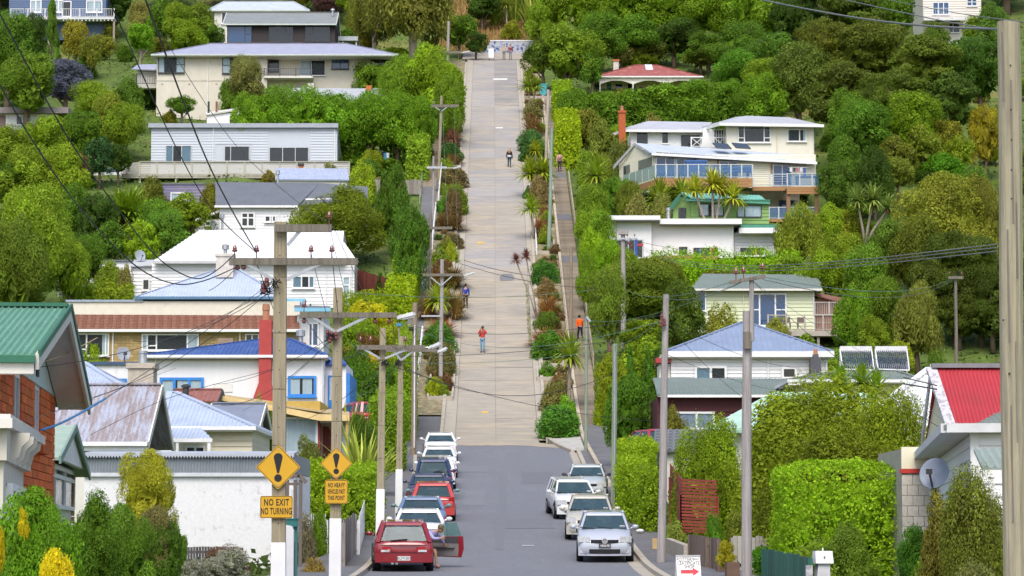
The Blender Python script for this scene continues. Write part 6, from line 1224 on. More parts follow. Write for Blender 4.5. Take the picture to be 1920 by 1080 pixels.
for k,(x,w,h_,c)in enumerate(((-.45,.55,.6,(.72,.72,.75)),(.12,.6,.85,(.02,.03,.08)),(.62,.3,.75,(.05,.2,.35)),(.85,.25,.5,(.6,.6,.62)),(.45,.2,1.1,(.02,.02,.04)))):B().hexa([(x-w/2,-.9,zt_-.1),(x+w/2,-.85,zt_-.1),(x+w/2-.03,-.83,zt_-.1-h_),(x-w/2+.04,-.88,zt_-.1-h_)],[(x-w/2,-.88,zt_-.1),(x+w/2,-.83,zt_-.1),(x+w/2-.03,-.80,zt_-.1-h_),(x-w/2+.04,-.86,zt_-.1-h_)]).build('garment',M('garment_%d'%k,c,.9),e)
d=150;e=empty('garden_lamp',(W(748,640,d).x,d,prof(d)),'blue hooded box on a post above the garden hedges','lamp');zt_=W(748,610,d).z-prof(d);B().tube([(0,0,0),(0,0,zt_-.05)],.04,6).build('post',TIMBER,e);B().box(-.14,.14,-.12,.12,zt_-.05,zt_+.12).build('hood',M('hood_blue',(.05,.22,.42),.5),e)
d=268;e=empty('wheelie_bin',(W(1018,182,d).x,d,prof(d)+.1),'turquoise wheelie bin standing at the top of the steps','bin');B().hexa([(-.3,-.3,.1),(.3,-.3,.1),(.3,.3,.1),(-.3,.3,.1)],[(-.42,-.4,1.15),(.42,-.4,1.15),(.42,.4,1.15),(-.42,.4,1.15)]).build('body',M('turquoise_bin',(.06,.36,.42),.5),e);B().box(-.44,.44,-.44,.44,1.15,1.24).build('lid',M('turquoise_bin'),e);B().box(-.25,.25,-.2,.2,0,.1).build('base',WHITE,e)
d=236;o=B().hexa([(-.32,0,.3),(.32,0,.3),(.32,.04,.3),(-.32,.04,.3)],[(-.3,.25,1.2),(.3,.25,1.2),(.3,.29,1.2),(-.3,.29,1.2)]).build('white_board',WHITE);o.location=(W(1077,308,d).x,d,prof(d));tag(o,'small white board half hidden in the bushes beside the lime hedge','board')
o=B().box(-1.6,1.6,-.1,.1,-.2,.4).build('timber_barrier',M('barrier_timber',(.38,.30,.27),.85));o.location=(W(1022,190,266).x,266,prof(266)+.1);tag(o,'low timber barrier across the top of the steps','barrier')
d=291;e=empty('notice_board',(W(921,112,d).x,d,prof(d)),'white notice board standing before the painted wall at the road top','sign');B().box(-.3,.3,0,.05,.3,1.35).build('panel',WHITE,e);[B().box(x-.03,x+.03,0.05,.1,0,1.5).build('leg',DARK,e)for x in(-.22,.3)]
# vehicles
CGL=glass_mat('car_glass',(.055,.10,.12),.05,.45,.45);CIN=M('car_interior',(.045,.048,.052),.9);TYRE=M('tyre',(.014,.014,.015),.85);RIM=M('rim',(.42,.43,.45),.35,.7)
HLAMP=M('headlamp',(.62,.64,.66),.12,.2,spec=.8,nz=(14,.25));TLAMP=M('tail_lamp',(.36,.015,.02),.2,spec=.7,nz=(9,.2));OLAMP=M('orange_lamp',(.6,.22,.05),.25);PLATE=M('number_plate',(.68,.68,.66),.5)
STY={'wagon':(4.35,1.69,1.42,[(0,.90,.42,.74),(.05,.97,.30,.86),(.30,1,.24,.92),(2.9,1,.20,.93),(3.25,.99,.20,.93),(3.9,.96,.22,.83),(4.25,.88,.26,.68),(4.35,.78,.34,.56)],.06,3.2,.34,2.35),'hatch':(3.95,1.68,1.43,[(0,.88,.42,.78),(.06,.96,.28,.92),(.35,1,.22,.96),(2.6,1,.20,.97),(2.95,1,.20,.98),(3.55,.97,.20,.87),(3.85,.90,.22,.72),(3.95,.80,.28,.58)],.10,3.05,.55,2.05),'sedan':(4.5,1.72,1.38,[(0,.88,.44,.82),(.06,.96,.32,.95),(.30,1,.26,1.0),(.85,1,.24,1.0),(2.9,1,.20,.95),(3.2,.99,.20,.95),(4.0,.97,.20,.84),(4.4,.89,.24,.70),(4.5,.80,.30,.58)],.80,3.25,1.45,2.45),'offroad':(3.9,1.65,1.72,[(0,.94,.55,.95),(.05,.98,.42,1.06),(.3,1,.38,1.10),(2.4,1,.36,1.10),(2.7,.99,.36,1.08),(3.5,.96,.38,1.0),(3.8,.90,.42,.86),(3.9,.82,.46,.76)],.05,2.75,.22,2.15)}
def car(label,px,pyb,d,yaw,sty,col,rear=True,plate=None,name='parked_car',group='cars parked along the kerb',lights=None,dark_bumper=False,nearY=None,front_door=False):
 """px, d: middle of the end that faces the camera; yaw turns it; rear = its tail faces us"""
 Ln,Wd,H,st,yrb,yfb,yrr,yrf=STY[sty];hw=Wd/2
 pm=M('paint_%.2f_%.2f_%.2f'%col,col,.28,0,nz=(1,.03),spec=.5,coat=.8)
 x=W(px,pyb,d).x;yw=rad(yaw)+(0 if rear else math.pi);dirv=Vector((-math.sin(yw),math.cos(yw),0));ctr=Vector((x,d,0))+dirv*(Ln/2 if rear else-Ln/2);sl_=slope(ctr.y)
 e=empty(name,(ctr.x,ctr.y,prof(ctr.y)),label,'car',group);e.rotation_euler=(math.atan(sl_)*(1 if rear else-1),0,yw);y0=-Ln/2
 sec=[]
 for y,f,zb,zt in st:
  w=hw*f;sec.append([(0,zb),(w*.86,zb),(w*.985,zb+.10),(w,zb+(zt-zb)*.52),(w*.972,zt-.11),(w*.90,zt-.015),(w*.5,zt+.012),(0,zt+.018)])
 b=B();n=8
 full=[[(q[0],q[1])for q in s]+[(-q[0],q[1])for q in s[-2:0:-1]]for s in sec];m=len(full[0])
 for k,s in enumerate(full):b.v+=[(q[0],y0+st[k][0],q[1])for q in s]
 for k in range(len(full)-1):
  for q in range(m):a=k*m+q;c=k*m+(q+1)%m;b.f.append((a,c,c+m,a+m));b.m.append(0)
 b.f+=[tuple(range(m)),tuple(range((len(full)-1)*m,len(full)*m))];b.m+=[0,0]
 body=b.build('body',pm,e,smooth=True)
 zt=lambda y:float(np.interp(y,[s[0]for s in st],[s[3]for s in st]));wb,wr=hw*.86,hw*.675;zr=H-.05
 ro=[(-wr,yrr),(wr,yrr),(wr,yrf),(-wr,yrf)];Pz=lambda x_,y,z:Vector((x_,y0+y,z))
 b=B();b.hexa([Pz(x_*1.04,y+(-.05 if y==yrr else .05),zr-.05)for x_,y in ro],[Pz(x_,y,zr+.01)for x_,y in ro]);b.hexa([Pz(x_,y,zr+.011)for x_,y in ro],[Pz(x_*.8,y+(.12 if y==yrr else-.12),zr+.05)for x_,y in ro]);b.build('roof',pm,e)
 ym=(yrr+yrf)/2+(.05 if sty!='sedan' else .0);yb_=(yrb+yfb)/2
 def pil(p_,q_,w_,h_):B().bar(p_,q_,w_,h_).build('pillar',pm,e)
 for sx in(-1,1):
  pil(Pz(sx*wb,yrb,zt(yrb)-.02),Pz(sx*wr,yrr,zr),.13 if sty!='sedan' else .11,.07);pil(Pz(sx*wb,yfb,zt(yfb)-.02),Pz(sx*wr,yrf,zr),.07,.06);pil(Pz(sx*wb,ym,zt(ym)-.02),Pz(sx*wr*1.01,ym,zr),.08,.05)
  if sty in('wagon','offroad'):pil(Pz(sx*wb,yrb+.75,zt(yrb+.75)-.02),Pz(sx*wr*1.01,yrr+.7,zr),.08,.05)
 def quad(nm,pts,m_=CGL):a=[Vector(q)for q in pts];nn=(a[1]-a[0]).cross(a[2]-a[0]).normalized()*.006;return B().hexa([q-nn for q in a],[q+nn for q in a]).build(nm,m_,e)
 g=.94
 quad('rear_window',[Pz(-wb*g,yrb+.005,zt(yrb)+.02),Pz(wb*g,yrb+.005,zt(yrb)+.02),Pz(wr*g,yrr,zr-.06),Pz(-wr*g,yrr,zr-.06)]);quad('windscreen',[Pz(-wb*g,yfb,zt(yfb)+.01),Pz(wb*g,yfb,zt(yfb)+.01),Pz(wr*g,yrf,zr-.05),Pz(-wr*g,yrf,zr-.05)])
 for sx in(-1,1):
  for a,c,ra,rc in((yrb+.12,ym-.05,yrr+.05,ym-.05),(ym+.05,yfb-.1,ym+.05,yrf-.03)):quad('side_window',[Pz(sx*wb,a,zt(a)+.01),Pz(sx*wb,c,zt(c)+.01),Pz(sx*wr*1.02,rc,zr-.05),Pz(sx*wr*1.02,ra,zr-.05)])
 b=B();b.box(-wb*.9,wb*.9,y0+yrb+.1,y0+yfb-.1,.3,.86);b.box(-wb*.85,wb*.85,y0+yfb-.55,y0+yfb-.15,.8,.97);b.build('cabin_floor',CIN,e)
 for sx in(-.36,.36):
  for yy in(yb_-.55,yb_+.35):
   b=B();b.hexa([(sx-.22,y0+yy,.5),(sx+.22,y0+yy,.5),(sx+.22,y0+yy+.16,.5),(sx-.22,y0+yy+.16,.5)],[(sx-.20,y0+yy-.12,1.03),(sx+.20,y0+yy-.12,1.03),(sx+.20,y0+yy,1.03),(sx-.20,y0+yy,1.03)]);b.box(sx-.12,sx+.12,y0+yy-.14,y0+yy-.04,1.06,1.24);b.build('seat',CIN,e)
 wr_=.31 if sty!='offroad' else .36
 for yy in(.78,Ln-.80):
  for sx in(-1,1):
   c=(sx*(hw-.09),y0+yy,wr_)
   B().lathe((sx*(hw-.02),y0+yy,wr_+.01),[(wr_+.055,-.06),(wr_+.055,.004*sx)],18,'x').build('wheel_arch',BLACK,e)
   t=B().lathe(c,[(wr_*.6,-.10),(wr_*.93,-.105),(wr_,-.07),(wr_,.07),(wr_*.93,.105),(wr_*.6,.10)],20,'x').build('wheel',TYRE,e);r_=B();r_.lathe(c,[(wr_*.62,.095*sx),(wr_*.5,.112*sx),(.05,.10*sx)],16,'x');r_.build('rim',RIM,t)
 for sx in(-1,1):b=B();b.blob(Pz(sx*(hw+.11),yfb-.38,zt(yfb)+.06),.1,1.1,.6,.72,8);b.bar(Pz(sx*hw*.93,yfb-.36,zt(yfb)+.0),Pz(sx*(hw+.05),yfb-.38,zt(yfb)+.04),.05);b.build('mirror',lights['mirror']if lights and 'mirror' in lights else pm,e,smooth=True)
 bm_=M('bumper_grey',(.09,.09,.095),.6)if dark_bumper else pm
 ze,zb_=st[1][3],st[1][2];fw=hw*.95
 def strip(nm,y,x0,x1,z0,z1,m_,t=.03,bow=.05):b=B();sg=-1 if y<0 else 1;f=lambda x_:bow*(x_/hw)**2;xs_=[x0+(x1-x0)*k/6 for k in range(7)];[b.hexa([(xa,y-sg*f(xa),z0),(xc,y-sg*f(xc),z0),(xc,y-sg*f(xc),z1),(xa,y-sg*f(xa),z1)],[(xa,y+sg*(t-f(xa)),z0),(xc,y+sg*(t-f(xc)),z0),(xc,y+sg*(t-f(xc)),z1),(xa,y+sg*(t-f(xa)),z1)])for xa,xc in zip(xs_,xs_[1:])];return b.build(nm,m_,e)
 yr=y0-.005
 strip('rear_bumper',yr-.03,-hw*.97,hw*.97,zb_-.02,zb_+.24,bm_,.05,.10);strip('bumper_groove',yr-.028,-hw*.9,hw*.9,zb_+.245,zb_+.265,BLACK,.02,.10)
 tl={'wagon':(.42,.96,.56,.72),'hatch':(.70,.95,.62,.90),'sedan':(.50,.95,.60,.80),'offroad':(.84,.97,.66,1.0)}[sty]
 for sx in(-1,1):
  a,c=sorted((sx*hw*tl[0],sx*hw*tl[1]));o=strip('tail_light',yr-.012,a,c,tl[2],tl[3],TLAMP,.035,.10)
  if sty=='wagon':strip('reversing_lamp',yr-.048,a+.05,c-.05,tl[2]+.015,tl[2]+.075,HLAMP,.006,.10)
  if sty in('sedan','offroad'):strip('indicator',yr-.048,a+.03,c-.03,tl[2]+.01,tl[2]+.06,OLAMP,.006,.10)
 zp=zb_+.10 if sty=='wagon' else .66
 if sty=='sedan':strip('plate_recess',yr-.02,-.30,.30,zp-.10,zp+.10,M('chrome_frame',(.3,.3,.32),.3,.7),.03,0)
 pl=B().box(-.18,.18,yr-.088 if sty=='wagon' else yr-.06,yr-.03,zp-.06,zp+.06).build('number_plate',PLATE,e)
 if plate and rear:text('lettering',plate,.115,BLACK,pl,(0,yr-.09,zp),(math.pi/2,0,0),.001,sx=.85)
 if rear:strip('boot_line',yr-.016,-hw*.82,hw*.82,ze-.10,ze-.09,BLACK,.02,.08);b=B();b.bar(Pz(.1,yrb-.01,zt(yrb)+.07),Pz(-.38,yrb-.02,zt(yrb)+.03),.03);b.build('wiper',BLACK,e)
 if sty=='wagon':
  for sx in(-1,1):B().bar(Pz(sx*wr*.92,yrr+.1,zr+.07),Pz(sx*wr*.92,yrf-.1,zr+.07),.035).build('roof_rail',pm,e)
  b=B();[b.tube([(x_,yr-.06,zb_-.04),(x_,yr+.3,zb_-.02)],.04,8)for x_ in(-.32,-.20)];b.build('exhaust',STEEL,e);text('lettering','C4',.07,M('badge_silver',(.5,.5,.52),.4),e,(-.42,yr-.05,.64),(math.pi/2,0,0),.003)
 if sty=='offroad':
  b=B().lathe((.22,yr-.12,.92),[(.12,-.1),(.30,-.1),(.34,-.05),(.34,.06),(.28,.1)],18,'y').build('spare_wheel',TYRE,e);B().lathe((.22,yr-.2,.92),[(.24,-.03),(.2,-.04),(.02,-.05)],16,'y').build('wheel_cover',M('teal_cover',(.12,.22,.26),.4),b)
  strip('towbar_plate',yr-.06,-.12,.12,.46,.56,PLATE,.03,0)
 yf=-y0+.003;hl=lights.get('head',(.52,.95,.58,.76))if lights else(.52,.95,.58,.76)
 for sx in(-1,1):a,c=sorted((sx*hw*hl[0],sx*hw*hl[1]));o=strip('headlight',yf-.03,a,c,hl[2],hl[3],HLAMP,.05,.11);strip('light_edge',yf-.032,a-.01,c+.01,hl[2]-.012,hl[2],BLACK,.05,.11)
 strip('front_bumper',yf-.02,-hw*.95,hw*.95,.22,.50,bm_,.06,.14);strip('lower_grille',yf-.012,-hw*.62,hw*.62,.28,.42,BLACK,.06,.16)
 strip('grille',yf-.02,-hw*.50,hw*.50,.60,.70,BLACK,.045,.12)
 if lights and lights.get('fog'):
  for sx in(-1,1):a,c=sorted((sx*hw*.66,sx*hw*.88));strip('fog_lamp',yf-.015,a,c,.30,.41,HLAMP,.065,.13)
 if not rear:
  pl=B().box(-.18,.18,yf+.03,yf+.07,.47,.58).build('number_plate',M('dark_plate',(.05,.05,.055),.4)if plate else PLATE,e)
  if plate:text('lettering',plate,.105,WHITE,pl,(0,yf+.073,.525),(math.pi/2,0,math.pi),.001,sx=.85);b=B();[b.lathe((0,yf+.03,.67),[(r0,.0),(r0,.03),(r0-.018,.03),(r0-.018,.0)],20,'y')for r0 in(.085,)];b.build('badge_ring',M('badge_silver',(.5,.5,.52),.4),e);t_=text('lettering','V\nW',.075,M('badge_silver'),e,(0,yf+.055,.67),(math.pi/2,0,math.pi),.003,line=.62)
  B().box(-.62,-.46,0,.01,0,.10).build('windscreen_label',WHITE,e).matrix_local=Matrix.Translation(Pz(0,yfb-.07,zt(yfb)+.06))@Matrix.Rotation(-.95,4,'X')
  for sx in(-.25,.3):B().bar(Pz(sx,yfb+.03,zt(yfb)+.03),Pz(sx+.45,yfb-.01,zt(yfb)+.07),.025).build('wiper',BLACK,e)
 return e
RED,SILV_,WHC,NAV=(.23,.012,.02),(.42,.45,.52),(.70,.71,.72),(.03,.045,.12)
def gy(p):return gd(p)
c1=car('red station wagon with its driver door open, nearest on the left kerb',757,1075,75.2,3.5,'wagon',RED,True,'BQW281');HWD=.845
MCOL=M('teal_mirror',(.16,.27,.28),.3)
b=B();dh=Vector((.845,0.62,0));an=rad(-22);du=Vector((math.cos(an),math.sin(an),0));nn=Vector((-du.y,du.x,0))*.05;q=lambda u,z:dh+du*u+Vector((0,0,z))
pts=[(0,.32),(.95,.30),(1.02,.55),(1.0,.92),(0,.90)];b.hexa([q(u,z)for u,z in pts],[q(u,z)+nn for u,z in pts]);dr=b.build('door',M('paint_0.23_0.01_0.02',RED,.28),c1,label='open red driver door with grey lining')
b=B();pts=[(.05,.34),(.86,.33),(.88,.70),(.06,.72)];b.hexa([q(u,z)-nn*.25 for u,z in pts],[q(u,z)-nn*.02 for u,z in pts]);b.build('door_lining',M('lining_grey',(.16,.15,.15),.8),dr);b=B();pts=[(.05,.73),(.86,.71),(.86,.90),(.06,.89)];b.hexa([q(u,z)-nn*.35 for u,z in pts],[q(u,z)-nn*.02 for u,z in pts]);b.build('upper_lining',DARK,dr);b=B();b.bar(q(.1,.62)-nn*.8,q(.75,.60)-nn*.8,.07,.05);b.build('door_grip',M('lining_grey'),dr)
b=B();pts=[(.10,.92),(.95,.93),(.80,1.32),(.42,1.30)];b.hexa([q(u,z)+nn*.4 for u,z in pts],[q(u,z)+nn*.5 for u,z in pts]);b.build('door_glass',glass_mat('teal_glass',(.10,.22,.20),.05,.5),dr)
car('white sedan close behind the red wagon, only its rear window and roof showing',786,1045,83.0,2,'sedan',WHC,True);c3=car('steel blue sedan third from the near end on the left kerb',791,1003,90.5,2.5,'sedan',(.14,.20,.33),True,lights={'mirror':MCOL})
car('small bright red hatchback fourth along the left kerb',812,968,99.5,2,'hatch',(.50,.05,.045),True,lights={'mirror':MCOL});car('dark navy hatchback tucked between the red hatchback and the blue off-roader',803,950,105,1.5,'sedan',(.035,.04,.08),True)
car('dark blue off-roader with a spare wheel on its tail',812,930,111,1.5,'offroad',NAV,True);car('white hatchback just beyond the blue off-roader',819,905,117.5,1.5,'hatch',WHC,True);car('white saloon second from the far end of the left kerb, roof showing',823,884,124,1.5,'sedan',WHC,True)
car('white saloon with red tail lights, farthest up the left kerb',826,862,134.5,2.0,'sedan',WHC,True,'AEH472')
car('silver blue hatchback with black number plate, nearest on the right kerb',1134,1054,80.0,-1.5,'hatch',SILV_,False,'HBS698',lights={'head':(.54,.96,.62,.80),'fog':True});car('beige silver hatchback second along the right kerb',1106,1014,90.0,-2,'hatch',(.44,.42,.36),False,None,lights={'head':(.58,.95,.62,.80)});car('white station wagon angled out from the right kerb',1084,976,100.5,5,'wagon',WHC,False,None);car('silver sedan farthest along the right kerb',1100,944,111.0,-2,'sedan',(.42,.45,.47),False,None,lights={'mirror':DARK})
def gcar(label,px,pyt,d,yaw,sty,col,h=1.4):
 e=car(label,px,500,d,yaw,sty,col,False,name='parked_car',group=None);e.location.z=W(px,pyt,d).z-h;e.rotation_euler=(0,0,rad(yaw));e.location.x=W(px,pyt,d).x;e.location.y=d+1;return e
gcar('silver car parked at the left end of the long deck',208,313,232,70,'hatch',(.5,.52,.54));gcar('red car behind the clipped hedges by the blue house wall',672,759,132,25,'wagon',(.40,.02,.03),1.3);gcar('dark red car half hidden behind the lime hedge on the right',1217,806,120,20,'hatch',(.30,.015,.03));gcar('white van under the timber deck',1214,361,226,10,'offroad',WHC,1.7)
b=B().box(-1.6,1.4,-.3,.0,-.6,0);o=b.build('retaining_edge',M('retaining_concrete',(.45,.38,.30),.9));o.location=W(205,337,230);tag(o,'concrete edge under the silver car by the long deck','retaining wall')
# people
SKIN=M('skin',(.42,.235,.155),.6,nz=(4,.05))
def skinned(name,nodes,edges,m,parent,root=0,sub=2):
 """a limb-like surface grown round joints: nodes = (x, y, z, radius)"""
 me=bpy.data.meshes.new(name);me.from_pydata([n[:3]for n in nodes],edges,[]);me.materials.append(m);o=link(name,me,parent);md=o.modifiers.new('skin','SKIN');md.use_smooth_shade=True
 for k,n in enumerate(nodes):r=n[3]if isinstance(n[3],tuple)else(n[3],n[3]);me.skin_vertices[0].data[k].radius=r;me.skin_vertices[0].data[k].use_root=(k==root)
 s=o.modifiers.new('sub','SUBSURF');s.levels=s.render_levels=sub;return o
def person(label,loc,rz,J,top,legs,hair,H=1.72,shoes=(.03,.03,.035),short=False,long_hair=False,extra=None,hat=None):
 """J: joint positions (metres, x right of the person, y ahead, z up): hip, chest, neck, head, and per side shoulder, elbow, hand, hip joint, knee, ankle, toe"""
 e=empty('person',loc,label,'person',rz=rad(rz));h=J;nk,hd=Vector(h['neck']),Vector(h['head'])
 N=[(*h['pelvis'],(.13,.10)),(*h['waist'],(.12,.085)),(*h['chest'],(.155,.10)),(*nk,.052),(*(nk.lerp(hd,.5)),.05)];E=[(0,1),(1,2),(2,3),(3,4)]
 def chain(a,pts):
  for p in pts:N.append(p);E.append((a,len(N)-1));a=len(N)-1
 for s in('l','r'):
  chain(2,[(*h['sh'+s],.052),(*h['el'+s],.040),(*h['wr'+s],.027),(*(Vector(h['wr'+s]).lerp(Vector(h['ha'+s]),.6)),(.038,.018))]);chain(0,[(*h['hi'+s],.085),(*h['kn'+s],.055),(*h['an'+s],.036),(*h['to'+s],.034)])
 b=skinned('body',N,E,SKIN,e)
 for s in('l','r'):
  w_,a_=Vector(h['wr'+s]),Vector(h['ha'+s]);d_=(a_-w_).normalized();sd=d_.cross(Vector((0,1,.2))).normalized()
  for k,(o_,l_)in enumerate(((-.032,.062),(-.011,.075),(.011,.07),(.032,.055))):p0=w_.lerp(a_,.62)+sd*o_;p1=p0+d_*l_*.55;p2=p1+(d_+Vector((0,.5,0))).normalized()*l_*.5;B().tube([p0,p1,p2],[.010,.009,.006],6).build('finger',SKIN,b,smooth=True)
  p0=w_.lerp(a_,.35)+sd*-.03;B().tube([p0,p0+sd*-.03+d_*.03,p0+sd*-.03+d_*.06],[.013,.011,.007],6).build('thumb',SKIN,b,smooth=True)
 fd=Vector(h.get('face',(0,1,0))).normalized();rt_=fd.cross(Vector((0,0,1))).normalized();up=rt_.cross(fd)
 hb=B();hb.blob(hd,.105,.80,.94,1.16,12);hb.blob(hd+fd*.10-up*.015,.018,.8,1,1.3,6);[hb.blob(hd+rt_*.085*sx-up*.01,.026,.4,.8,1.3,6)for sx in(-1,1)];hb.build('head',SKIN,b,smooth=True)
 fb=B();[fb.blob(hd+fd*.088+rt_*.034*sx+up*.012,.012,n=6)for sx in(-1,1)];fb.build('eyes',BLACK,b);B().bar(hd+fd*.088-rt_*.025-up*.05,hd+fd*.088+rt_*.025-up*.05,.012).build('mouth',M('lips',(.3,.1,.09),.6),b)
 if hat:o=B();o.blob(hd+up*.05,.118,.88,1.0,.82,12);o.hexa([hd+fd*.08-rt_*.07+up*.04,hd+fd*.08+rt_*.07+up*.04,hd+fd*.20+rt_*.05+up*.02,hd+fd*.20-rt_*.05+up*.02],[v+up*.012 for v in(hd+fd*.08-rt_*.07+up*.04,hd+fd*.08+rt_*.07+up*.04,hd+fd*.20+rt_*.05+up*.02,hd+fd*.20-rt_*.05+up*.02)]);o.build('cap',hat,e,smooth=False)
 else:
  o=B();o.blob(hd-fd*.022+up*.03,.114,.86,.92,1.02,12)
  if long_hair:o.tube([hd-fd*.05+up*.03,hd-fd*.085-up*.12,hd-fd*.10-up*.34],[.085,.085,.045],10)
  o.build('hair',hair,e,smooth=True)
 T=[(*h['pelvis'],(.15,.115)),(*h['waist'],(.145,.108)),(*h['chest'],(.178,.122)),(*(Vector(h['chest']).lerp(nk,.8)),.068)];TE=[(0,1),(1,2),(2,3)]
 for s in('l','r'):
  k=len(T);T+=[(*h['sh'+s],.072),(*h['el'+s],.056),(*(Vector(h['el'+s]).lerp(Vector(h['wr'+s]),.92)),.043)];TE+=[(2,k),(k,k+1),(k+1,k+2)]
 skinned('top',T,TE,top,e)
 P_=[(*(Vector(h['pelvis'])+Vector((0,0,.02))),(.150,.113))];PE_=[]
 for s in('l','r'):
  k=len(P_);kn,an=Vector(h['kn'+s]),Vector(h['an'+s]);P_+=[(*h['hi'+s],.098),(*kn,.070)];PE_+=[(0,k),(k,k+1)]
  if not short:P_.append((*(kn.lerp(an,.95)),.052));PE_.append((k+1,k+2))
 skinned('trousers',P_,PE_,legs,e)
 sm=M('shoes_%.2f'%shoes[0],shoes,.7)
 for s in('l','r'):a,t=Vector(h['an'+s]),Vector(h['to'+s]);sb=B();d_=(t-a);d_.z=0;c=a+d_*.5;sb.blob((c.x,c.y,min(a.z,t.z)+.005),.06,.75,2.1,.75,10);o=sb.build('shoe',sm,e,smooth=True)
 if extra:extra(e,h)
 return e
def stance(step=0.0,arms=((.24,.02,1.12),(.25,.06,.86)),lean=0.0):
 J={'pelvis':(0,0,.93),'waist':(0,lean*.4,1.10),'chest':(0,lean,1.32),'neck':(0,lean*1.25,1.49),'head':(0,lean*1.4+.02,1.63)}
 for s,g,st in(('l',-1,step),('r',1,-step)):
  J.update({'sh'+s:(g*.185,lean,1.40),'hi'+s:(g*.085,0,.88),'kn'+s:(g*.095,st*.5+.05,.49),'an'+s:(g*.10,st,.075+max(0,-st)*.15),'to'+s:(g*.115,st+.14,.035+max(0,-st)*.05)})
  (ex,ey,ez),(wx,wy,wz)=arms;J.update({'el'+s:(g*ex,ey-st*.35+lean*.8,ez),'wr'+s:(g*wx,wy-st*.7+lean*.7,wz),'ha'+s:(g*(wx-.01),wy+.04-st*.7+lean*.7,wz-.10)})
 return J
def foot(px,py):d=gd(py);g=W(px,py,d);return(g.x,d,prof(d)+.01)
def cloth(key,c):return M('cloth_'+key,c,.9,nz=(6,.12),bump=.2)
BRH,BLH,DKH=M('hair_brown',(.06,.03,.018),.6),M('hair_blond',(.42,.25,.09),.55),M('hair_dark',(.012,.010,.010),.55)
person('person in a bright blue jacket and black trousers walking up the left gutter',foot(873,578),4,stance(.10,lean=.06),cloth('blue',(.012,.045,.32)),cloth('black',(.018,.016,.018)),DKH)
def bag(e,h):o=B();o.blob((.24,.0,.92),.12,.55,1,.95,8);o.build('shoulder_bag',cloth('bag',(.02,.018,.02)),e,smooth=True);B().tube([(.2,.0,1.02),(.12,.0,1.42),(-.06,.0,1.46)],.012,5).build('bag_strap',cloth('bag',(.02,.018,.02)),e);B().lathe((0,.01,.95),[(.155,0),(.16,.14)],12).build('shirt_hem',cloth('white',(.75,.75,.76)),e)
person('person with long blond hair, black jacket and dark teal trousers walking up the road',foot(955,314),0,stance(.16,lean=.07),cloth('black',(.018,.016,.018)),cloth('teal',(.015,.05,.085)),BLH,long_hair=True,extra=bag)
J=stance(.05,lean=.0)
for s,g in(('l',-1),('r',1)):J.update({'el'+s:(g*.27,.20,1.26),'wr'+s:(g*.09,.27,1.55),'ha'+s:(g*.03,.25,1.63)})
def camx(e,h):B().box(-.07,.07,.20,.27,1.58,1.68).build('camera_body',BLACK,e);B().lathe((0,.27,1.63),[(.035,0),(.035,.08),(.03,.08)],10,'y').build('camera_lens',BLACK,e);o=B();o.blob((.2,.02,1.12),.1,.6,.9,1,8);o.build('shoulder_bag',cloth('rust',(.3,.06,.03)),e,smooth=True)
person('person in a red top and pale blue jeans standing on the road taking a photograph',foot(905,661),176,J,cloth('coral',(.58,.055,.05)),cloth('jeans',(.16,.29,.42)),DKH,extra=camx)
person('person in a bright orange jacket climbing the steps beside the brown pole',(R(gd(645))+3.3,gd(645),prof(gd(645))+.22),20,stance(.2,lean=.12),cloth('orange',(.72,.10,.008)),cloth('navy',(.015,.016,.03)),DKH)
def pack(e,h):o=B();o.blob((0,-.17,1.27),.16,.9,.65,1.3,10);o.build('backpack',cloth('peach',(.50,.26,.22)),e,smooth=True)
person('person in pink with a backpack climbing the steps beside the lime hedge',(R(gd(326))+3.3,gd(326),prof(gd(326))+.22),0,stance(.18,lean=.12),cloth('pink',(.58,.34,.34)),cloth('plum',(.05,.03,.05)),DKH,extra=pack)
person('person in a pale top standing at the top of the road, left of two',(W(945,112,292).x,292,prof(292)+.02),170,stance(.04),cloth('tan',(.52,.40,.28)),cloth('khaki',(.2,.2,.16)),BRH);person('person in a dark red top standing at the top of the road, right of two',(W(957,112,292).x,292,prof(292)+.02),190,stance(.04),cloth('wine',(.22,.05,.06)),cloth('grey',(.2,.22,.24)),DKH)
J={'pelvis':(-.25,.10,.62),'waist':(-.14,.02,.80),'chest':(.03,-.05,.97),'neck':(.17,-.10,1.07),'head':(.26,-.14,1.13),'face':(.75,-.62,-.25),'shl':(-.08,-.18,1.02),'shr':(.12,.10,1.02),'ell':(.06,-.30,.84),'wrl':(.26,-.30,.86),'hal':(.37,-.29,.88),'elr':(.28,.18,.84),'wrr':(.36,.26,.70),'har':(.40,.30,.62),'hil':(-.14,.02,.58),'hir':(-.24,.18,.60),'knl':(.10,-.12,.50),'anl':(.14,-.10,.075),'tol':(.24,-.20,.04),'knr':(.10,.22,.52),'anr':(.12,.26,.075),'tor':(.24,.20,.04)}
J={k:(v if k=='face' else tuple(v))for k,v in J.items()}
pl_=c1 .matrix_basis@Vector((.86,-.02,0));person('person in a cap, lilac shirt and shorts leaning out of the open red car door',(pl_.x,pl_.y,prof(pl_.y)+.01),0,J,cloth('lilac',(.36,.36,.62)),cloth('olive',(.07,.065,.05)),BRH,short=True,shoes=(.45,.16,.08),hat=M('cap_green',(.13,.11,.06),.9))
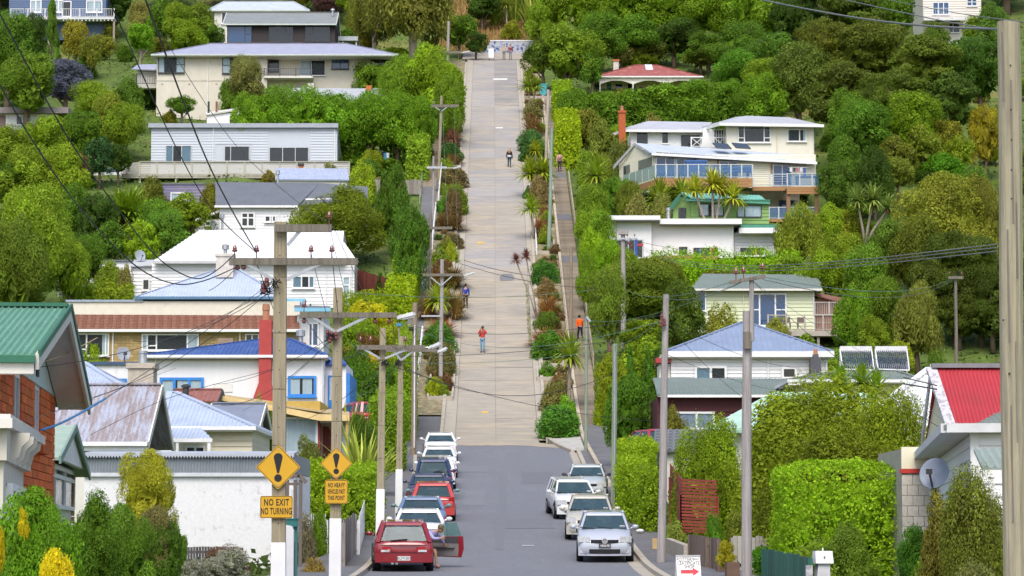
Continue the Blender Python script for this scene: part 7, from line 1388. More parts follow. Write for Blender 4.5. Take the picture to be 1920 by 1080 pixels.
# plants
LEAF=leaf_mat('foliage');BLADE=leaf_mat('grass_blades',.3,.2,.55,.03);BARK=M('bark',(.13,.095,.065),.95,nz=(5,.3),stretch=(3,3,.5),bump=.5)
PALE_BARK=M('pale_bark',(.30,.25,.20),.95,nz=(5,.25),stretch=(3,3,.5),bump=.4)
DG,MG,LG=(.030,.068,.014),(.058,.128,.018),(.108,.185,.020);LIME=(.185,.29,.018);OLV=(.105,.13,.030);GRYG=(.13,.15,.07)
YELL=(.48,.34,.015);YLG=(.26,.27,.022);PURP=(.060,.050,.095);WINE=(.09,.035,.045);BLG_=(.028,.085,.040);BRNG=(.13,.095,.03);ORNG=(.36,.19,.055);RUST=(.105,.06,.03);GOLD=(.33,.29,.03);SILV=(.37,.38,.28)
def quads(name,P,N,size,mat,wid=.55,tdir=None,bend=.12,rng=None):
 rng=rng or RNG;n=len(P)
 N=N/np.maximum(1e-6,np.linalg.norm(N,axis=1,keepdims=True))
 r=rng.normal(size=(n,3))if tdir is None else tdir+rng.normal(size=(n,3))*.25
 T=r-N*np.sum(r*N,axis=1,keepdims=True);T/=np.maximum(1e-6,np.linalg.norm(T,axis=1,keepdims=True));Bn=np.cross(N,T)
 s=(size*rng.uniform(.65,1.35,n))[:,None]if np.isscalar(size)else(size*rng.uniform(.55,1.4,n))[:,None]
 a=P-T*s*.5;c=P+T*s*.5;b=P+Bn*s*wid*.5-T*s*.08-N*s*bend;d=P-Bn*s*wid*.5-T*s*.08-N*s*bend
 V=np.stack([a,b,c,d],1).reshape(-1,3).astype(np.float32)
 me=bpy.data.meshes.new(name);me.vertices.add(4*n);me.vertices.foreach_set('co',V.ravel())
 me.loops.add(4*n);me.loops.foreach_set('vertex_index',np.arange(4*n,dtype=np.int32));me.polygons.add(n)
 me.polygons.foreach_set('loop_start',np.arange(0,4*n,4,dtype=np.int32));me.materials.append(mat);me.update(calc_edges=True);return me
def sph(n,rng):v=rng.normal(size=(n,3));return v/np.linalg.norm(v,axis=1,keepdims=True)
def crown(kind,n,size,seed):
 rng=np.random.default_rng(seed);td=None;wid=.6
 nl,lr,fl={'round':(36,.150,.85),'dense':(56,.118,.9),'willow':(34,.12,1.9),'cone':(46,.11,1.0),'layer':(38,.15,.42),'shrub':(64,.125,.9),'spiky':(40,.12,1.2)}[kind]
 D=sph(nl,rng);D[:,2]=np.where(D[:,2]<-.55,-D[:,2],D[:,2]);R_=.5-lr*.9
 C=D*R_*rng.uniform(.72,1.06,nl)[:,None]
 if kind=='dense':C=D*R_*rng.uniform(.80,1.05,nl)[:,None]
 if kind=='cone':h=rng.uniform(-.46,.44,nl);ph=rng.uniform(0,6.28,nl);rr=(.5-h)*.42;C=np.stack([np.cos(ph)*rr,np.sin(ph)*rr,h],1);D=np.stack([np.cos(ph),np.sin(ph),np.full(nl,.4)],1)
 if kind=='shrub':C[:,2]=np.abs(C[:,2])*1.15-.42+rng.uniform(0,.08,nl)
 L_=lr*rng.uniform(.55,1.45,nl)
 k=rng.choice(nl,n,p=L_**2/np.sum(L_**2));d=sph(n,rng);Dk=D[k]/np.linalg.norm(D[k],axis=1,keepdims=True)
 inw=np.sum(d*Dk,axis=1)<-.35;d[inw]*=-1
 P=C[k]+d*np.array([1,1,fl])*(L_[k]*rng.uniform(.72,1.10,n)*np.where(rng.uniform(size=n)<.05,1.22 if kind!='shrub' else 1.1,1))[:,None]
 N=d*.8+rng.normal(size=(n,3))*.45+np.array([0,0,.35])
 if kind=='willow':td=np.tile(np.array([0,0,-1.0]),(n,1));wid=.3;N=d*np.array([1,1,.2])+rng.normal(size=(n,3))*.4;size*=1.6
 if kind=='spiky':td=d*.8+np.array([0,0,.5]);wid=.32;size*=1.6
 m=max(90,n//(14 if kind=='shrub' else 22));ci=sph(m,rng)*(rng.uniform(.02,1,m)**.5)[:,None]*(.30 if kind!='cone' else .14);
 if kind=='shrub':ci=ci*1.35;ci[:,2]=np.abs(ci[:,2])*1.05-.44
 P=np.concatenate([P,ci*np.array([1,1,1.0])]);N=np.concatenate([N,sph(m,rng)]);sz=np.concatenate([size*rng.choice((.7,.85,1.0,1.25,1.5),nl)[k],np.full(m,.16)])
 if td is not None:td=np.concatenate([td,sph(m,rng)])
 P[:,2]+=.5
 if kind=='shrub':P[:,2]/=np.percentile(P[:,2],98)
 return quads('crown_'+kind,P,N,sz,LEAF,wid,td,rng=rng)
_CR={}
def crown_mesh(kind,hpx,v):
 lv=0 if hpx<45 else 1 if hpx<110 else 2 if hpx<210 else 3;k=(kind,lv,v%(3 if lv<3 else 2))
 if k not in _CR:n,s=((2000,.064),(5200,.041),(12000,.0275),(24000,.019))[lv];n=int(n*(1.6 if kind=='shrub' else 1));_CR[k]=crown(kind,n,s,hash(kind)%97*0+sum(map(ord,kind))*7+lv*31+k[2])
 return _CR[k]
def trunk_mesh(seed,m):
 r=random.Random(seed);b=B();b.tube([(0,0,-.06),(r.uniform(-.02,.02),r.uniform(-.02,.02),.22),(r.uniform(-.05,.05),r.uniform(-.05,.05),.5),(r.uniform(-.08,.08),0,.8)],[.055,.042,.030,.010],8)
 for k in range(5):
  a=k*1.26+r.uniform(-.4,.4);z=.2+.1*k;q=.30;b.tube([(0,0,z),(math.cos(a)*q*.5,math.sin(a)*q*.5,z+.16),(math.cos(a)*q,math.sin(a)*q,z+.26)],[.024,.015,.005],6)
 return b.mesh('trunk_wood',m,smooth=True)
_TR={}
_vk=[0]
FG=(2.2,1.95,.98)
def jit(c,a=.12):
 v=1+random.uniform(-a,a)
 if c[0]>.2 and c[0]>c[1]*.95:return(c[0]*v,c[1]*v,c[2]*v)
 if c[0]>c[1]*.95:return(c[0]*1.95*v,c[1]*2.45*v,c[2]*1.8*v)
 return(c[0]*FG[0]*v*random.uniform(.95,1.07),c[1]*FG[1]*v,c[2]*FG[2]*v*random.uniform(.9,1.1))
def tree(px,yt,yb,wpx,kind,col,label,name='tree',cat='tree',group=None,d=None,low=.12,pale=False,deep=.9,zb=None,jt=.1):
 """a tree or shrub whose foot stands on the hillside where the photo row yb meets it"""
 d=d or gd(yb);g=W(px,yb,d);g.z=hill_z(g.x,d)if zb is None else zb;top=W(px,yt,d).z;H=top-g.z;w=wpx/FPX*d;_vk[0]+=1
 hpx=max(wpx,yb-yt);me=crown_mesh(kind,hpx,_vk[0]);rz=random.uniform(0,6.28);c=jit(col,jt)
 if cat in('shrub','bush'):
  o=link(name,me,None,(g.x,g.y,g.z-.05),(0,0,rz),(w,w*deep,H*1.03+.05),c);return tag(o,label,cat,group)
 e=empty(name,(g.x,g.y,g.z),label,cat,group)
 k=(_vk[0]%4,pale)
 if k not in _TR:_TR[k]=trunk_mesh(k[0]+5,PALE_BARK if pale else BARK)
 link('trunk',_TR[k],e,(0,0,0),(0,0,rz),(w*.9,w*.9,H));link('crown',me,e,(0,0,H*low),(0,0,rz),(w,w*deep,H*(1.02-low)),c);return e
def shrub(px,yt,yb,wpx,kind,col,label,name='shrub',group=None,**k):return tree(px,yt,yb,wpx,kind,col,label,name,'shrub',group,**k)
def hedge(x0,x1,yt,yb,depth,col,label,d=None,leaf=None,rough=.12,yaw=0,name='hedge',yt1=None,zb=None,group=None,round_=.25):
 """a clipped hedge: a block of leaves with rounded shoulders, standing on the hillside"""
 d=d or gd(yb);a,e=W(x0,yb,d),W(x1,yb,d);wz=W(x0,yt,d).z;wz1=W(x1,yt if yt1 is None else yt1,d).z;w=e.x-a.x;zb=hill_z((a.x+e.x)/2,d)-.1 if zb is None else zb
 zt=max(wz,wz1);H=zt-zb;leaf=leaf or max(.09,3.6*d/FPX);rise=prof(d+depth)-prof(d)
 fr=[('f',w*H),('t',w*depth),('l',depth*H),('r',depth*H)];n=int(sum(f[1]for f in fr)/(leaf*leaf)*2.0);n=min(n,26000);rng=RNG
 ch=rng.choice(4,n,p=np.array([f[1]for f in fr])/sum(f[1]for f in fr));u=rng.uniform(0,1,n);v=rng.uniform(0,1,n);P=np.zeros((n,3));N=np.zeros((n,3))
 i=ch==0;P[i]=np.stack([u[i]*w,0*u[i],v[i]*H],1);N[i]=(0,-1,.25)
 i=ch==1;P[i]=np.stack([u[i]*w,v[i]*depth,0*u[i]+H],1);N[i]=(0,0,1)
 i=ch==2;P[i]=np.stack([0*u[i],u[i]*depth,v[i]*H],1);N[i]=(-1,0,.2)
 i=ch==3;P[i]=np.stack([0*u[i]+w,u[i]*depth,v[i]*H],1);N[i]=(1,0,.2)
 rr=min(round_,w*.3,H*.3,depth*.45)
 for ax,lo_,hi_ in((0,rr,w-rr),(1,rr,depth-rr)):
  over=np.maximum(0,np.maximum(lo_-P[:,ax],P[:,ax]-hi_))/rr;zz=np.maximum(0,P[:,2]-(H-rr))/rr;P[:,2]-=rr*.30*over*zz
 bump=np.sin(P[:,0]*2.1+P[:,2]*1.3)*.5+np.sin(P[:,0]*5.3+P[:,1]*3+1)*.35+np.sin(P[:,2]*4.1+P[:,0]*1.7)*.3
 P+=N*((bump*rough+rng.normal(size=n)*rough*.55-rng.uniform(0,1,n)**3*leaf*2.0)[:,None])
 P[:,2]+=(wz+(wz1-wz)*P[:,0]/w-zt)*np.clip(P[:,2]/H,0,1)+rise*(P[:,1]/depth)
 N=N+rng.normal(size=(n,3))*np.where(ch>1,1.1,.6)[:,None]
 m=int((w+depth)*H*7/(leaf*5)**2)+40;m=min(m,4000);C=np.stack([rng.uniform(.07,.93,m)*w,rng.uniform(.12,.8,m)*depth,rng.uniform(0,.86,m)*H],1);C[:,2]+=rise*C[:,1]/depth
 P=np.concatenate([P,C]);N=np.concatenate([N,np.tile(np.array([0,-1.0,.1]),(m,1))+rng.normal(size=(m,3))*.9]);sz=np.concatenate([np.full(n,leaf*1.15),np.full(m,leaf*5)])
 me=quads('hedge_leaves',P,N,sz,LEAF,.62);return tag(link(name,me,None,(a.x,d,zb),(0,0,rad(yaw)),(1,1,1),jit(col,.06)),label,'hedge',group)
def blades(n,L_,wid,up,droop,seed,base=.05):
 rng=np.random.default_rng(seed);ph=rng.uniform(0,6.28,n);el=rng.uniform(up[0],up[1],n);V=[];F=[]
 for k in range(n):
  l=L_*rng.uniform(.75,1.1);h=np.array([math.cos(ph[k]),math.sin(ph[k])]);sd=np.array([-h[1],h[0]])*wid*.5;r0=base*rng.uniform(0,1);pts=[]
  e=el[k];p=np.array([r0,0.0]);dr=droop*rng.uniform(.6,1.4)
  for j in range(4):
   pts.append(p.copy());p=p+np.array([math.cos(e),math.sin(e)])*l/3;e-=dr/3
  i=len(V);ws=(.7,1.0,.75,.08)
  for j in range(4):
   c=h*pts[j][0];V.append((c[0]+sd[0]*ws[j],c[1]+sd[1]*ws[j],pts[j][1]));V.append((c[0]-sd[0]*ws[j],c[1]-sd[1]*ws[j],pts[j][1]))
  for j in range(3):F.append((i+2*j,i+2*j+1,i+2*j+3,i+2*j+2))
 me=bpy.data.meshes.new('blades');me.from_pydata(V,[],F);me.materials.append(BLADE);me.update();return me
HEAD=[blades(120,.62,.055,(-.55,1.5),.7,s)for s in(1,2)];TUSS=[blades(420,.75,.032,(.35,1.5),1.1,s,.12)for s in(3,4)];FLAX=[blades(70,1.0,.06,(.7,1.5),.6,s,.12)for s in(5,6)];SKIRT=blades(70,.5,.06,(-1.5,-.6),.3,9)
def cordyline(px,yt,yb,wpx,label,col=LG,heads=((0,0,1.0),),yfoot=None,lean=0.0,cat='cabbage tree',name='cabbage_tree',group=None,skirt=True,d=None,trunk_r=.11):
 """a cabbage tree: bare stem and round heads of sword leaves; wpx is the width of one head"""
 yfoot=yfoot or yb;d=d or gd(yfoot);f=W(px,yfoot,d);f.z=max(prof(d),f.z-.3)-.02;w=wpx/FPX*d;r=w*.5;ztop=W(px,yt,d).z
 e=empty(name,(f.x,d,f.z),label,cat,group)
 for k,(dx,dz,s_)in enumerate(heads):
  hx=dx*w+lean*w;hz=ztop-f.z-r*.95*s_+dz*w
  b=B();b.tube([(0,0,-.1),(hx*.35,0,hz*.4),(hx*.8,.02,hz*.8),(hx,0,hz)],[trunk_r*1.25,trunk_r,trunk_r*.9,trunk_r*.8],7);b.build('trunk',PALE_BARK,e,smooth=True)
  link('leaf_head',HEAD[k%2],e,(hx,0,hz),(0,0,k*1.1),(r/.40*s_,)*3,jit(col,.08))
  if skirt:link('dead_leaves',SKIRT,e,(hx,0,hz),(0,0,k),(r/.9*s_,r/.9*s_,r/.8*s_),(.24,.17,.07))
 return e
def tuft(px,yt,yb,wpx,label,col=ORNG,kind=None,name='tussock',cat='tussock',group=None,d=None):
 d=d or gd(yb);f=W(px,yb,d);f.z=prof(d)+.05;H=W(px,yt,d).z-f.z;w=wpx/FPX*d;_vk[0]+=1;me=(kind or TUSS)[_vk[0]%2]
 o=link(name,me,None,(f.x,d,f.z),(0,0,random.uniform(0,6)),(w*1.0,w*1.0,H*1.5),jit(col,.1));return tag(o,label,cat,group)
GT='trees and bushes on the upper left slope'
def TL(px,yt,yb,w,k,c,label=None,**kw):tree(px,yt,yb,w,k,c,label or 'leafy green tree in the thicket on the upper left slope',group=None if label else GT,**kw)
TL(12,18,210,120,'round',MG);TL(60,18,150,70,'dense',DG);TL(95,6,120,46,'cone',MG);TL(140,38,130,62,'dense',GOLD if 0 else(.16,.17,.03),'golden green tree in front of the blue house veranda')
TL(170,60,150,50,'round',OLV);TL(50,95,250,120,'round',(.08,.15,.02));TL(120,112,222,122,'dense',(.075,.065,.115),'dark purple leaved tree on the upper left slope',deep=.8)
TL(215,-30,75,80,'layer',DG,'dark spreading pine beside the blue house veranda');TL(262,2,95,56,'round',GRYG);TL(205,42,90,34,'round',OLV);TL(183,33,80,34,'dense',MG)
tree(262,46,138,66,'round',(.10,.23,.02),'small bright green tree with bare stem on the lawn left of the cream rendered house',low=.3,pale=True);TL(300,0,105,60,'round',MG)
TL(335,5,115,80,'round',LG);TL(372,8,112,76,'round',(.085,.15,.02));TL(350,45,118,80,'round',LG);TL(395,40,112,60,'round',MG);TL(175,150,262,95,'round',LG);TL(238,152,255,70,'round',MG);TL(205,175,290,90,'round',(.12,.17,.03))
TL(150,205,320,90,'round',MG);TL(232,190,300,90,'round',LG);TL(150,225,280,70,'dense',BLG_,'bluish green bush beside the brown-roofed cottage');TL(80,215,330,110,'round',LG);TL(20,235,350,110,'round',LG)
tree(340,178,236,66,'round',MG,'small open leafy tree against the cream rendered house wall',pale=True,low=.25);shrub(318,208,235,34,'shrub',YLG,'yellow green bush at the foot of the cream rendered wall');shrub(278,145,200,50,'shrub',DG,'dark green bush under the annex balcony')
TL(460,106,232,82,'round',GRYG,'grey green olive tree in front of the cream rendered house');TL(430,150,232,50,'round',MG)
shrub(590,118,196,66,'shrub',OLV,'olive coloured shrub below the balcony of the cream rendered house');shrub(650,112,196,90,'shrub',(.13,.14,.04),'olive shrub with pale twigs right of the balcony');shrub(540,130,190,60,'shrub',MG,'green bush directly under the dark balcony');shrub(560,76,96,110,'shrub',DG,'low dark bush in front of the dark brown house')
TL(700,110,215,90,'round',(.09,.18,.02));TL(745,100,240,80,'round',(.095,.19,.02))
HG='big bushes of the tall hedge behind the grey clad house'
for px,yt,w in((470,172,80),(520,160,90),(575,165,95),(632,168,100),(690,170,95),(745,172,95),(785,180,70)):tree(px,yt,318,w*1.15,'dense' if px%2 else 'round',(.085,.19,.016),'bright green bush of the tall untrimmed hedge behind the grey clad house',name='hedge_bush',cat='hedge',group=HG)
hedge(455,805,215,318,3.0,(.075,.165,.016),'tall bright green hedge filling the slope right of the grey clad house',rough=.35)
tree(812,92,262,150,'spiky',(.115,.21,.018),'big feathery bright green conifer overhanging the left edge of the steep road',deep=.7,low=.02);TL(765,108,262,110,'round',(.09,.18,.02));TL(842,140,285,74,'spiky',(.09,.17,.016),'smaller feathery conifer at the road edge below the big one',deep=.6);TL(800,200,300,70,'dense',(.05,.11,.016),'dark bush under the feathery conifers')
tree(775,-55,128,200,'willow',(.125,.15,.045),'big drooping willow-like tree above the top of the road',pale=True,low=.2);tree(700,-30,112,110,'willow',(.115,.14,.04),'pale drooping tree left of the big willow',pale=True);TL(862,20,108,80,'round',MG);TL(893,60,112,50,'dense',DG,'dark green bush beside the painted wall at the road top')
TL(615,-12,40,76,'dense',WINE,'wine red tree behind the dark brown house');TL(690,46,110,56,'round',GOLD,'golden yellow bush right of the carport');TL(665,20,90,50,'round',OLV);TL(555,-25,30,60,'round',YLG);TL(660,-30,50,70,'round',LG)
TL(640,55,98,60,'round',MG)
TL(65,342,610,175,'round',(.125,.205,.022),'big rounded light green tree filling the left edge of the picture',low=.02);TL(25,400,640,130,'round',(.09,.15,.03));TL(130,440,600,80,'round',LG)
TL(60,268,420,130,'round',LG);TL(120,270,420,100,'round',(.11,.19,.02));TL(15,300,420,90,'round',MG);TL(187,258,348,70,'dense',BLG_,'dark blue green conifer beside the parked car on the left slope');TL(222,270,345,50,'dense',DG,'dark bush behind the parked car at the deck end');TL(150,288,350,46,'dense',RUST,'rust brown shrub left of the car at the deck end')
TL(140,342,470,90,'round',MG);TL(180,355,500,90,'dense',DG);TL(300,372,490,100,'round',(.075,.16,.02));TL(350,368,460,90,'round',LG);TL(310,395,510,90,'round',(.07,.15,.03));TL(262,415,520,80,'dense',(.13,.24,.02),'round yellow green bush below the big cabbage tree');TL(205,420,520,80,'round',MG);TL(160,440,560,90,'round',MG)
shrub(395,348,400,44,'shrub',YLG,'yellow green bush at the corner of the purple shed');shrub(345,385,420,70,'shrub',LG,'light green bush below the purple shed window');shrub(285,335,385,60,'shrub',OLV,'olive bush under the left deck piles')
shrub(205,495,565,60,'shrub',(.11,.19,.03),'climbing plants over the front of the white hut');shrub(235,505,575,36,'shrub',GRYG,'grey leaved bush beside the weatherboard house corner');shrub(175,540,590,60,'shrub',LG,'light bush below the white hut');hedge(120,245,538,592,1.6,(.13,.20,.02),'low yellow green hedge on the terrace below the white hut',rough=.2)
cordyline(237,362,480,74,'big many-headed cabbage tree with hanging dead leaves on the left slope',(.10,.18,.02),((-.15,-.12,.9),(.35,-.2,.9),(.1,0,1.0),(.2,-.35,.8)),yfoot=470)
tree(430,780,930,60,'round',MG,'dark leafy shrub beside the cream cottage corner',cat='shrub',name='shrub');shrub(487,770,930,46,'shrub',(.09,.2,.02),'bright green shrub between the cream cottage and the concrete pole');shrub(170,655,740,60,'shrub',(.15,.24,.02),'bright plants under the bungalow window');shrub(195,662,735,40,'shrub',LIME,'lime plants under the bungalow window, right of the pane')
tree(628,356,520,212,'dense',(.095,.15,.020),'large clipped dome-shaped tree behind the white weatherboard house',low=.0,deep=.9,d=199);tree(768,374,575,84,'dense',(.05,.12,.018),'dense dark green tree at the edge of the left footpath',low=.0)
tree(738,316,480,76,'spiky',(.055,.125,.02),'feathery green conifer above the dense footpath tree',low=.0);shrub(680,312,385,56,'shrub',(.14,.22,.02),'yellow green bush at the right end of the long deck');shrub(618,308,345,46,'shrub',GRYG,'flowering grey bush in front of the lilac sheet roof');shrub(505,322,350,40,'shrub',GOLD,'golden flowering bush beside the flue of the villa');shrub(545,322,348,40,'shrub',(.25,.22,.02),'second golden bush behind the villa roof ridge');shrub(725,360,440,50,'shrub',YLG,'yellowish bush between the dome tree and the conifer');shrub(700,285,325,60,'shrub',(.14,.2,.02),'low green bush under the washing line');shrub(650,282,312,40,'shrub',YLG,'low bush beside the grey clad house corner')
hedge(763,803,258,345,2.2,(.13,.22,.03),'tall clipped hedge column by the left steps',round_=.8);shrub(805,265,300,20,'shrub',RUST,'small red brown shrub by the upper left steps')
hedge(737,783,484,580,5.0,LIME,'vivid lime green clipped hedge by the left footpath',rough=.1);hedge(723,776,528,600,2.5,LIME,'lower lime green hedge step beside the left footpath',rough=.1);shrub(715,517,560,26,'shrub',DG,'small dark bush by the red-brown fence')
tree(690,566,640,92,'dense',(.25,.28,.015),'rounded yellow green bush below the lime hedge',cat='bush',name='bush');hedge(642,735,556,612,2.0,(.15,.22,.015),'yellowish clipped hedge behind the weatherboard house corner');hedge(640,690,612,690,3,(.10,.19,.02),'leafy hedge right of the bungalow windows',rough=.25);tree(690,618,700,56,'round',(.22,.13,.03),'orange tinged bush in the terraced garden',cat='bush',name='bush');tree(735,610,700,60,'round',(.15,.22,.02),'light bush beside the white-capped lamp in the garden',cat='bush',name='bush');tree(668,650,740,60,'round',MG,'mid green bush below the orange tinged bush',cat='bush',name='bush');tree(692,664,722,46,'dense',(.58,.48,.01),'bright yellow rounded bush in the terraced garden',cat='bush',name='bush')
hedge(668,728,692,790,2.5,(.05,.115,.014),'dark green clipped block hedge below the yellow bush');hedge(718,752,694,775,2.5,(.06,.13,.015),'second dark clipped hedge beside the slim concrete poles');hedge(742,772,640,830,8.0,(.12,.21,.018),'long clipped hedge running along the left footpath',rough=.1);hedge(705,750,730,840,3.0,(.11,.205,.018),'clipped bright hedge above the parked red car in the garden');hedge(692,756,745,890,3.5,(.105,.20,.018),'large clipped hedge block by the slim poles')
tree(678,775,900,66,'round',(.06,.125,.03),'leafy bush with white flower spikes in front of the red car in the garden',cat='bush',name='bush');shrub(668,745,800,40,'shrub',LG,'light green shrub behind the red car in the garden')
tuft(640,795,900,110,'tall flax-like grass clump behind the warning sign pole',(.13,.22,.04),FLAX,'flax','flax');tuft(600,800,905,50,'upright flax by the ochre house porch',(.14,.24,.03),FLAX,'flax','flax');tuft(680,830,935,120,'arching pale grass clump spilling over the clipped hedge',(.17,.22,.07),FLAX,'flax','flax')
shrub(575,835,945,66,'shrub',(.10,.13,.04),'feathery shrub between the two warning signs');shrub(505,790,930,40,'shrub',MG,'dark bush behind the larger warning sign')
hedge(560,625,866,1010,3.0,(.13,.22,.015),'bright clipped hedge behind the picket fence');hedge(640,703,880,1010,6.5,(.13,.225,.016),'clipped garden hedge beside the white street fence',rough=.12,yaw=0)
shrub(598,965,1045,34,'shrub',(.10,.19,.02),'small clipped green bush beside the footpath');shrub(572,972,1062,50,'shrub',(.15,.11,.08),'dry brown bush by the white gate post');shrub(598,925,985,30,'shrub',(.17,.2,.08),'pale flowering shrub by the picket fence');shrub(580,920,985,22,'shrub',(.09,.09,.13),'lavender bush by the picket fence');shrub(590,1050,1080,50,'shrub',(.2,.12,.04),'low rusty ground cover along the footpath edge')
tree(274,846,1085,128,'dense',(.44,.45,.03),'tall yellow green clipped bush in front of the white garage',low=.16,deep=.8,d=72);shrub(288,950,1110,80,'dense',(.27,.25,.08),'brownish lower half of growth under the yellow bush',d=70,zb=-1.4)
shrub(60,925,1250,215,'dense',(.075,.19,.014),'lush bright green shrub in the left foreground',d=33,zb=-2.4);shrub(160,935,1230,140,'dense',(.06,.14,.018),'mid green shrub in the left foreground beside the lush one',d=52,zb=-2.0);shrub(228,950,1200,140,'dense',(.075,.16,.025),'dark mixed shrub in the left foreground under the yellow bush',d=58,zb=-2.0);shrub(310,965,1130,70,'dense',(.045,.11,.02),'dark green bush at the right foot of the yellow bush',d=70,zb=-1.7);shrub(340,1003,1110,26,'round',(.08,.17,.03),'slender green shrub in front of the garage wall',d=74)
shrub(105,1032,1160,90,'dense',(.78,.68,.015),'bright yellow shrub at the bottom left',d=30,zb=-1.7);shrub(45,950,985,22,'round',(.58,.50,.01),'yellow leaved sprig by the bay window',d=31,zb=-.1);shrub(2,990,1040,18,'dense',(.6,.52,.01),'yellow shrub cut by the left edge',d=30,zb=-.5)
for k,(px,yt,w,nm)in enumerate(((432,1028,78,'largest silvery rounded bush in front of the garage, right of three'),(398,1045,70,'middle silvery rounded bush in front of the garage'),(362,1050,56,'smallest silvery bush, left of the three by the garage'))):shrub(px,yt,1120,w,'dense',SILV,nm,d=71-k,zb=-1.6)
shrub(420,1030,1100,120,'shrub',(.24,.14,.08),'dry reddish brush against the dark fence by the garage',d=75)
GR='trees covering the upper right hillside'
def TR(px,yt,yb,w,k,c,label=None,**kw):tree(px,yt,yb,w,k,c,label or 'green tree in the bush covered hillside on the upper right',group=None if label else GR,**kw)
LL=(.100,.190,.018)
for px,yt,yb,w in((1035,-40,95,100),(1100,-45,100,120),(1165,-40,105,120),(1235,-45,105,130),(1305,-45,110,130),(1375,-40,110,130),(1440,-40,110,110),(1010,10,105,60)):TR(px,yt,yb,w,'dense' if px%3 else 'round',LL)
for px,yt,yb,w,c in((1125,22,140,110,MG),(1195,30,130,110,(.065,.15,.02)),(1265,35,132,110,DG),(1330,60,142,110,MG),(1390,40,165,110,MG),(1445,60,185,110,(.05,.12,.025)),(1315,85,142,80,(.09,.13,.04)),(1380,95,195,110,(.06,.15,.02)),(1440,110,215,110,LG),(1220,75,132,70,(.08,.11,.035)),(1165,80,134,60,GRYG)):TR(px,yt,yb,w,'round',c)
tree(1062,48,178,142,'dense',(.095,.17,.022),'large rounded tree right of the painted wall at the road top',low=.12,deep=.8);tree(1020,75,172,90,'round',(.055,.10,.02),'darker lower tree leaning over the road top on the right',low=.3);TR(1110,95,180,60,'round',MG)
for px,yt,yb,w in((1075,165,215,60),(1130,172,232,70),(1190,168,235,80),(1250,158,235,90),(1310,150,235,95),(1370,142,235,95),(1430,138,235,95)):tree(px,yt,yb+20,w*1.2,'dense',(.075,.165,.016),'big bright bush of the tall hedge below the red-roofed villa',name='hedge_bush',cat='hedge',group='bushes of the tall hedge below the villa',low=.0)
hedge(1048,1440,182,262,2.5,(.06,.14,.015),'long tall hedge below the red-roofed villa',rough=.3)
hedge(1038,1072,168,232,6.0,(.14,.25,.016),'clipped lime hedge at the top of the steps',rough=.1);hedge(1042,1088,226,318,6.0,(.17,.27,.016),'clipped lime hedge beside the steps above the white bin',rough=.1)
for px,yt,yb,w,k,c in((1500,-30,130,130,'layer',DG),(1600,-30,140,150,'layer',(.05,.085,.016)),(1670,-30,140,110,'round',MG),(1640,25,215,190,'layer',(.065,.095,.018)),(1550,25,200,140,'layer',(.075,.10,.02)),(1730,62,240,170,'layer',(.058,.10,.017)),(1865,5,130,90,'round',(.06,.13,.03)),(1840,60,230,130,'layer',(.042,.10,.022)),(1500,80,250,130,'round',(.07,.12,.03)),(1590,110,280,150,'layer',(.055,.09,.018)),(1680,120,300,150,'layer',(.05,.09,.017)),(1780,130,300,130,'layer',(.045,.085,.02)),(1595,165,320,100,'round',(.07,.15,.02)),(1620,190,340,130,'round',(.06,.135,.02)),(1840,30,110,90,'round',LG)):TR(px,yt,yb,w,k,c)
TR(1752,48,150,70,'round',(.06,.12,.02));TR(1815,62,150,80,'round',(.05,.12,.03));TR(1715,172,330,120,'round',(.10,.19,.016),'bright green tree standing out of the dark forest on the right');TR(1775,170,300,50,'cone',(.03,.08,.025),'narrow dark conifer beside the bright green tree');TR(1848,188,330,72,'dense',(.40,.36,.02),'golden yellow conifer next to the big foreground pole');TR(1770,225,330,90,'round',YLG);TR(1730,240,340,90,'round',(.12,.17,.03));TR(1800,250,340,70,'round',(.13,.2,.02))
TR(1772,292,350,108,'shrub',(.06,.17,.018),'glossy rounded dark green bush on the right slope',deep=.7);TR(1680,260,350,80,'round',OLV);TR(1585,255,385,90,'round',MG);TR(1640,275,400,80,'dense',DG);TR(1570,300,420,90,'round',(.05,.11,.02));TR(1685,295,375,70,'dense',(.13,.13,.02))
tree(1768,328,560,218,'dense',(.135,.175,.035),'huge domed olive green tree right of the cabbage tree',low=.02,deep=.8);TR(1720,400,600,120,'round',(.075,.11,.02));TR(1855,340,560,70,'round',OLV)
cordyline(1622,352,470,52,'cabbage tree with bluish heads standing alone on the right slope',(.12,.19,.08),((-.25,-.05,.9),(.3,0,1.0),(.85,-.35,.8)),yfoot=460)
for px,yt,yb,w,k,c in((1660,410,590,90,'round',(.06,.12,.02)),(1570,430,580,110,'round',(.11,.185,.02)),(1630,460,640,110,'round',(.075,.15,.02)),(1540,470,600,90,'round',(.12,.2,.016)),(1600,540,690,90,'round',(.08,.17,.016)),(1660,520,680,90,'round',(.075,.145,.02)),(1480,480,560,90,'round',(.10,.19,.02)),(1640,590,700,80,'round',LG),(1690,640,730,60,'dense',(.16,.22,.02)),(1590,470,600,90,'round',(.09,.17,.02))):tree(px,yt,yb,w,k,c,'leafy light green tree on the right slope around the lime house',group='trees around the lime house')
for px,yt,yb,w in((1790,400,636,150),(1840,430,640,140),(1745,470,640,110),(1862,540,650,120),(1800,540,644,110)):tree(px,yt,yb,w,'layer',(.046,.078,.016),'dark drooping conifer in the stand behind the far wooden pole',group='dark conifers behind the far pole',low=.0)
tree(1722,555,705,112,'willow',(.115,.145,.045),'pale weeping tree in front of the dark conifers');shrub(1590,655,730,70,'shrub',(.09,.19,.02),'bush under the deck of the lime house');shrub(1755,665,740,50,'shrub',(.07,.14,.02),'bush at the foot of the far wooden pole')
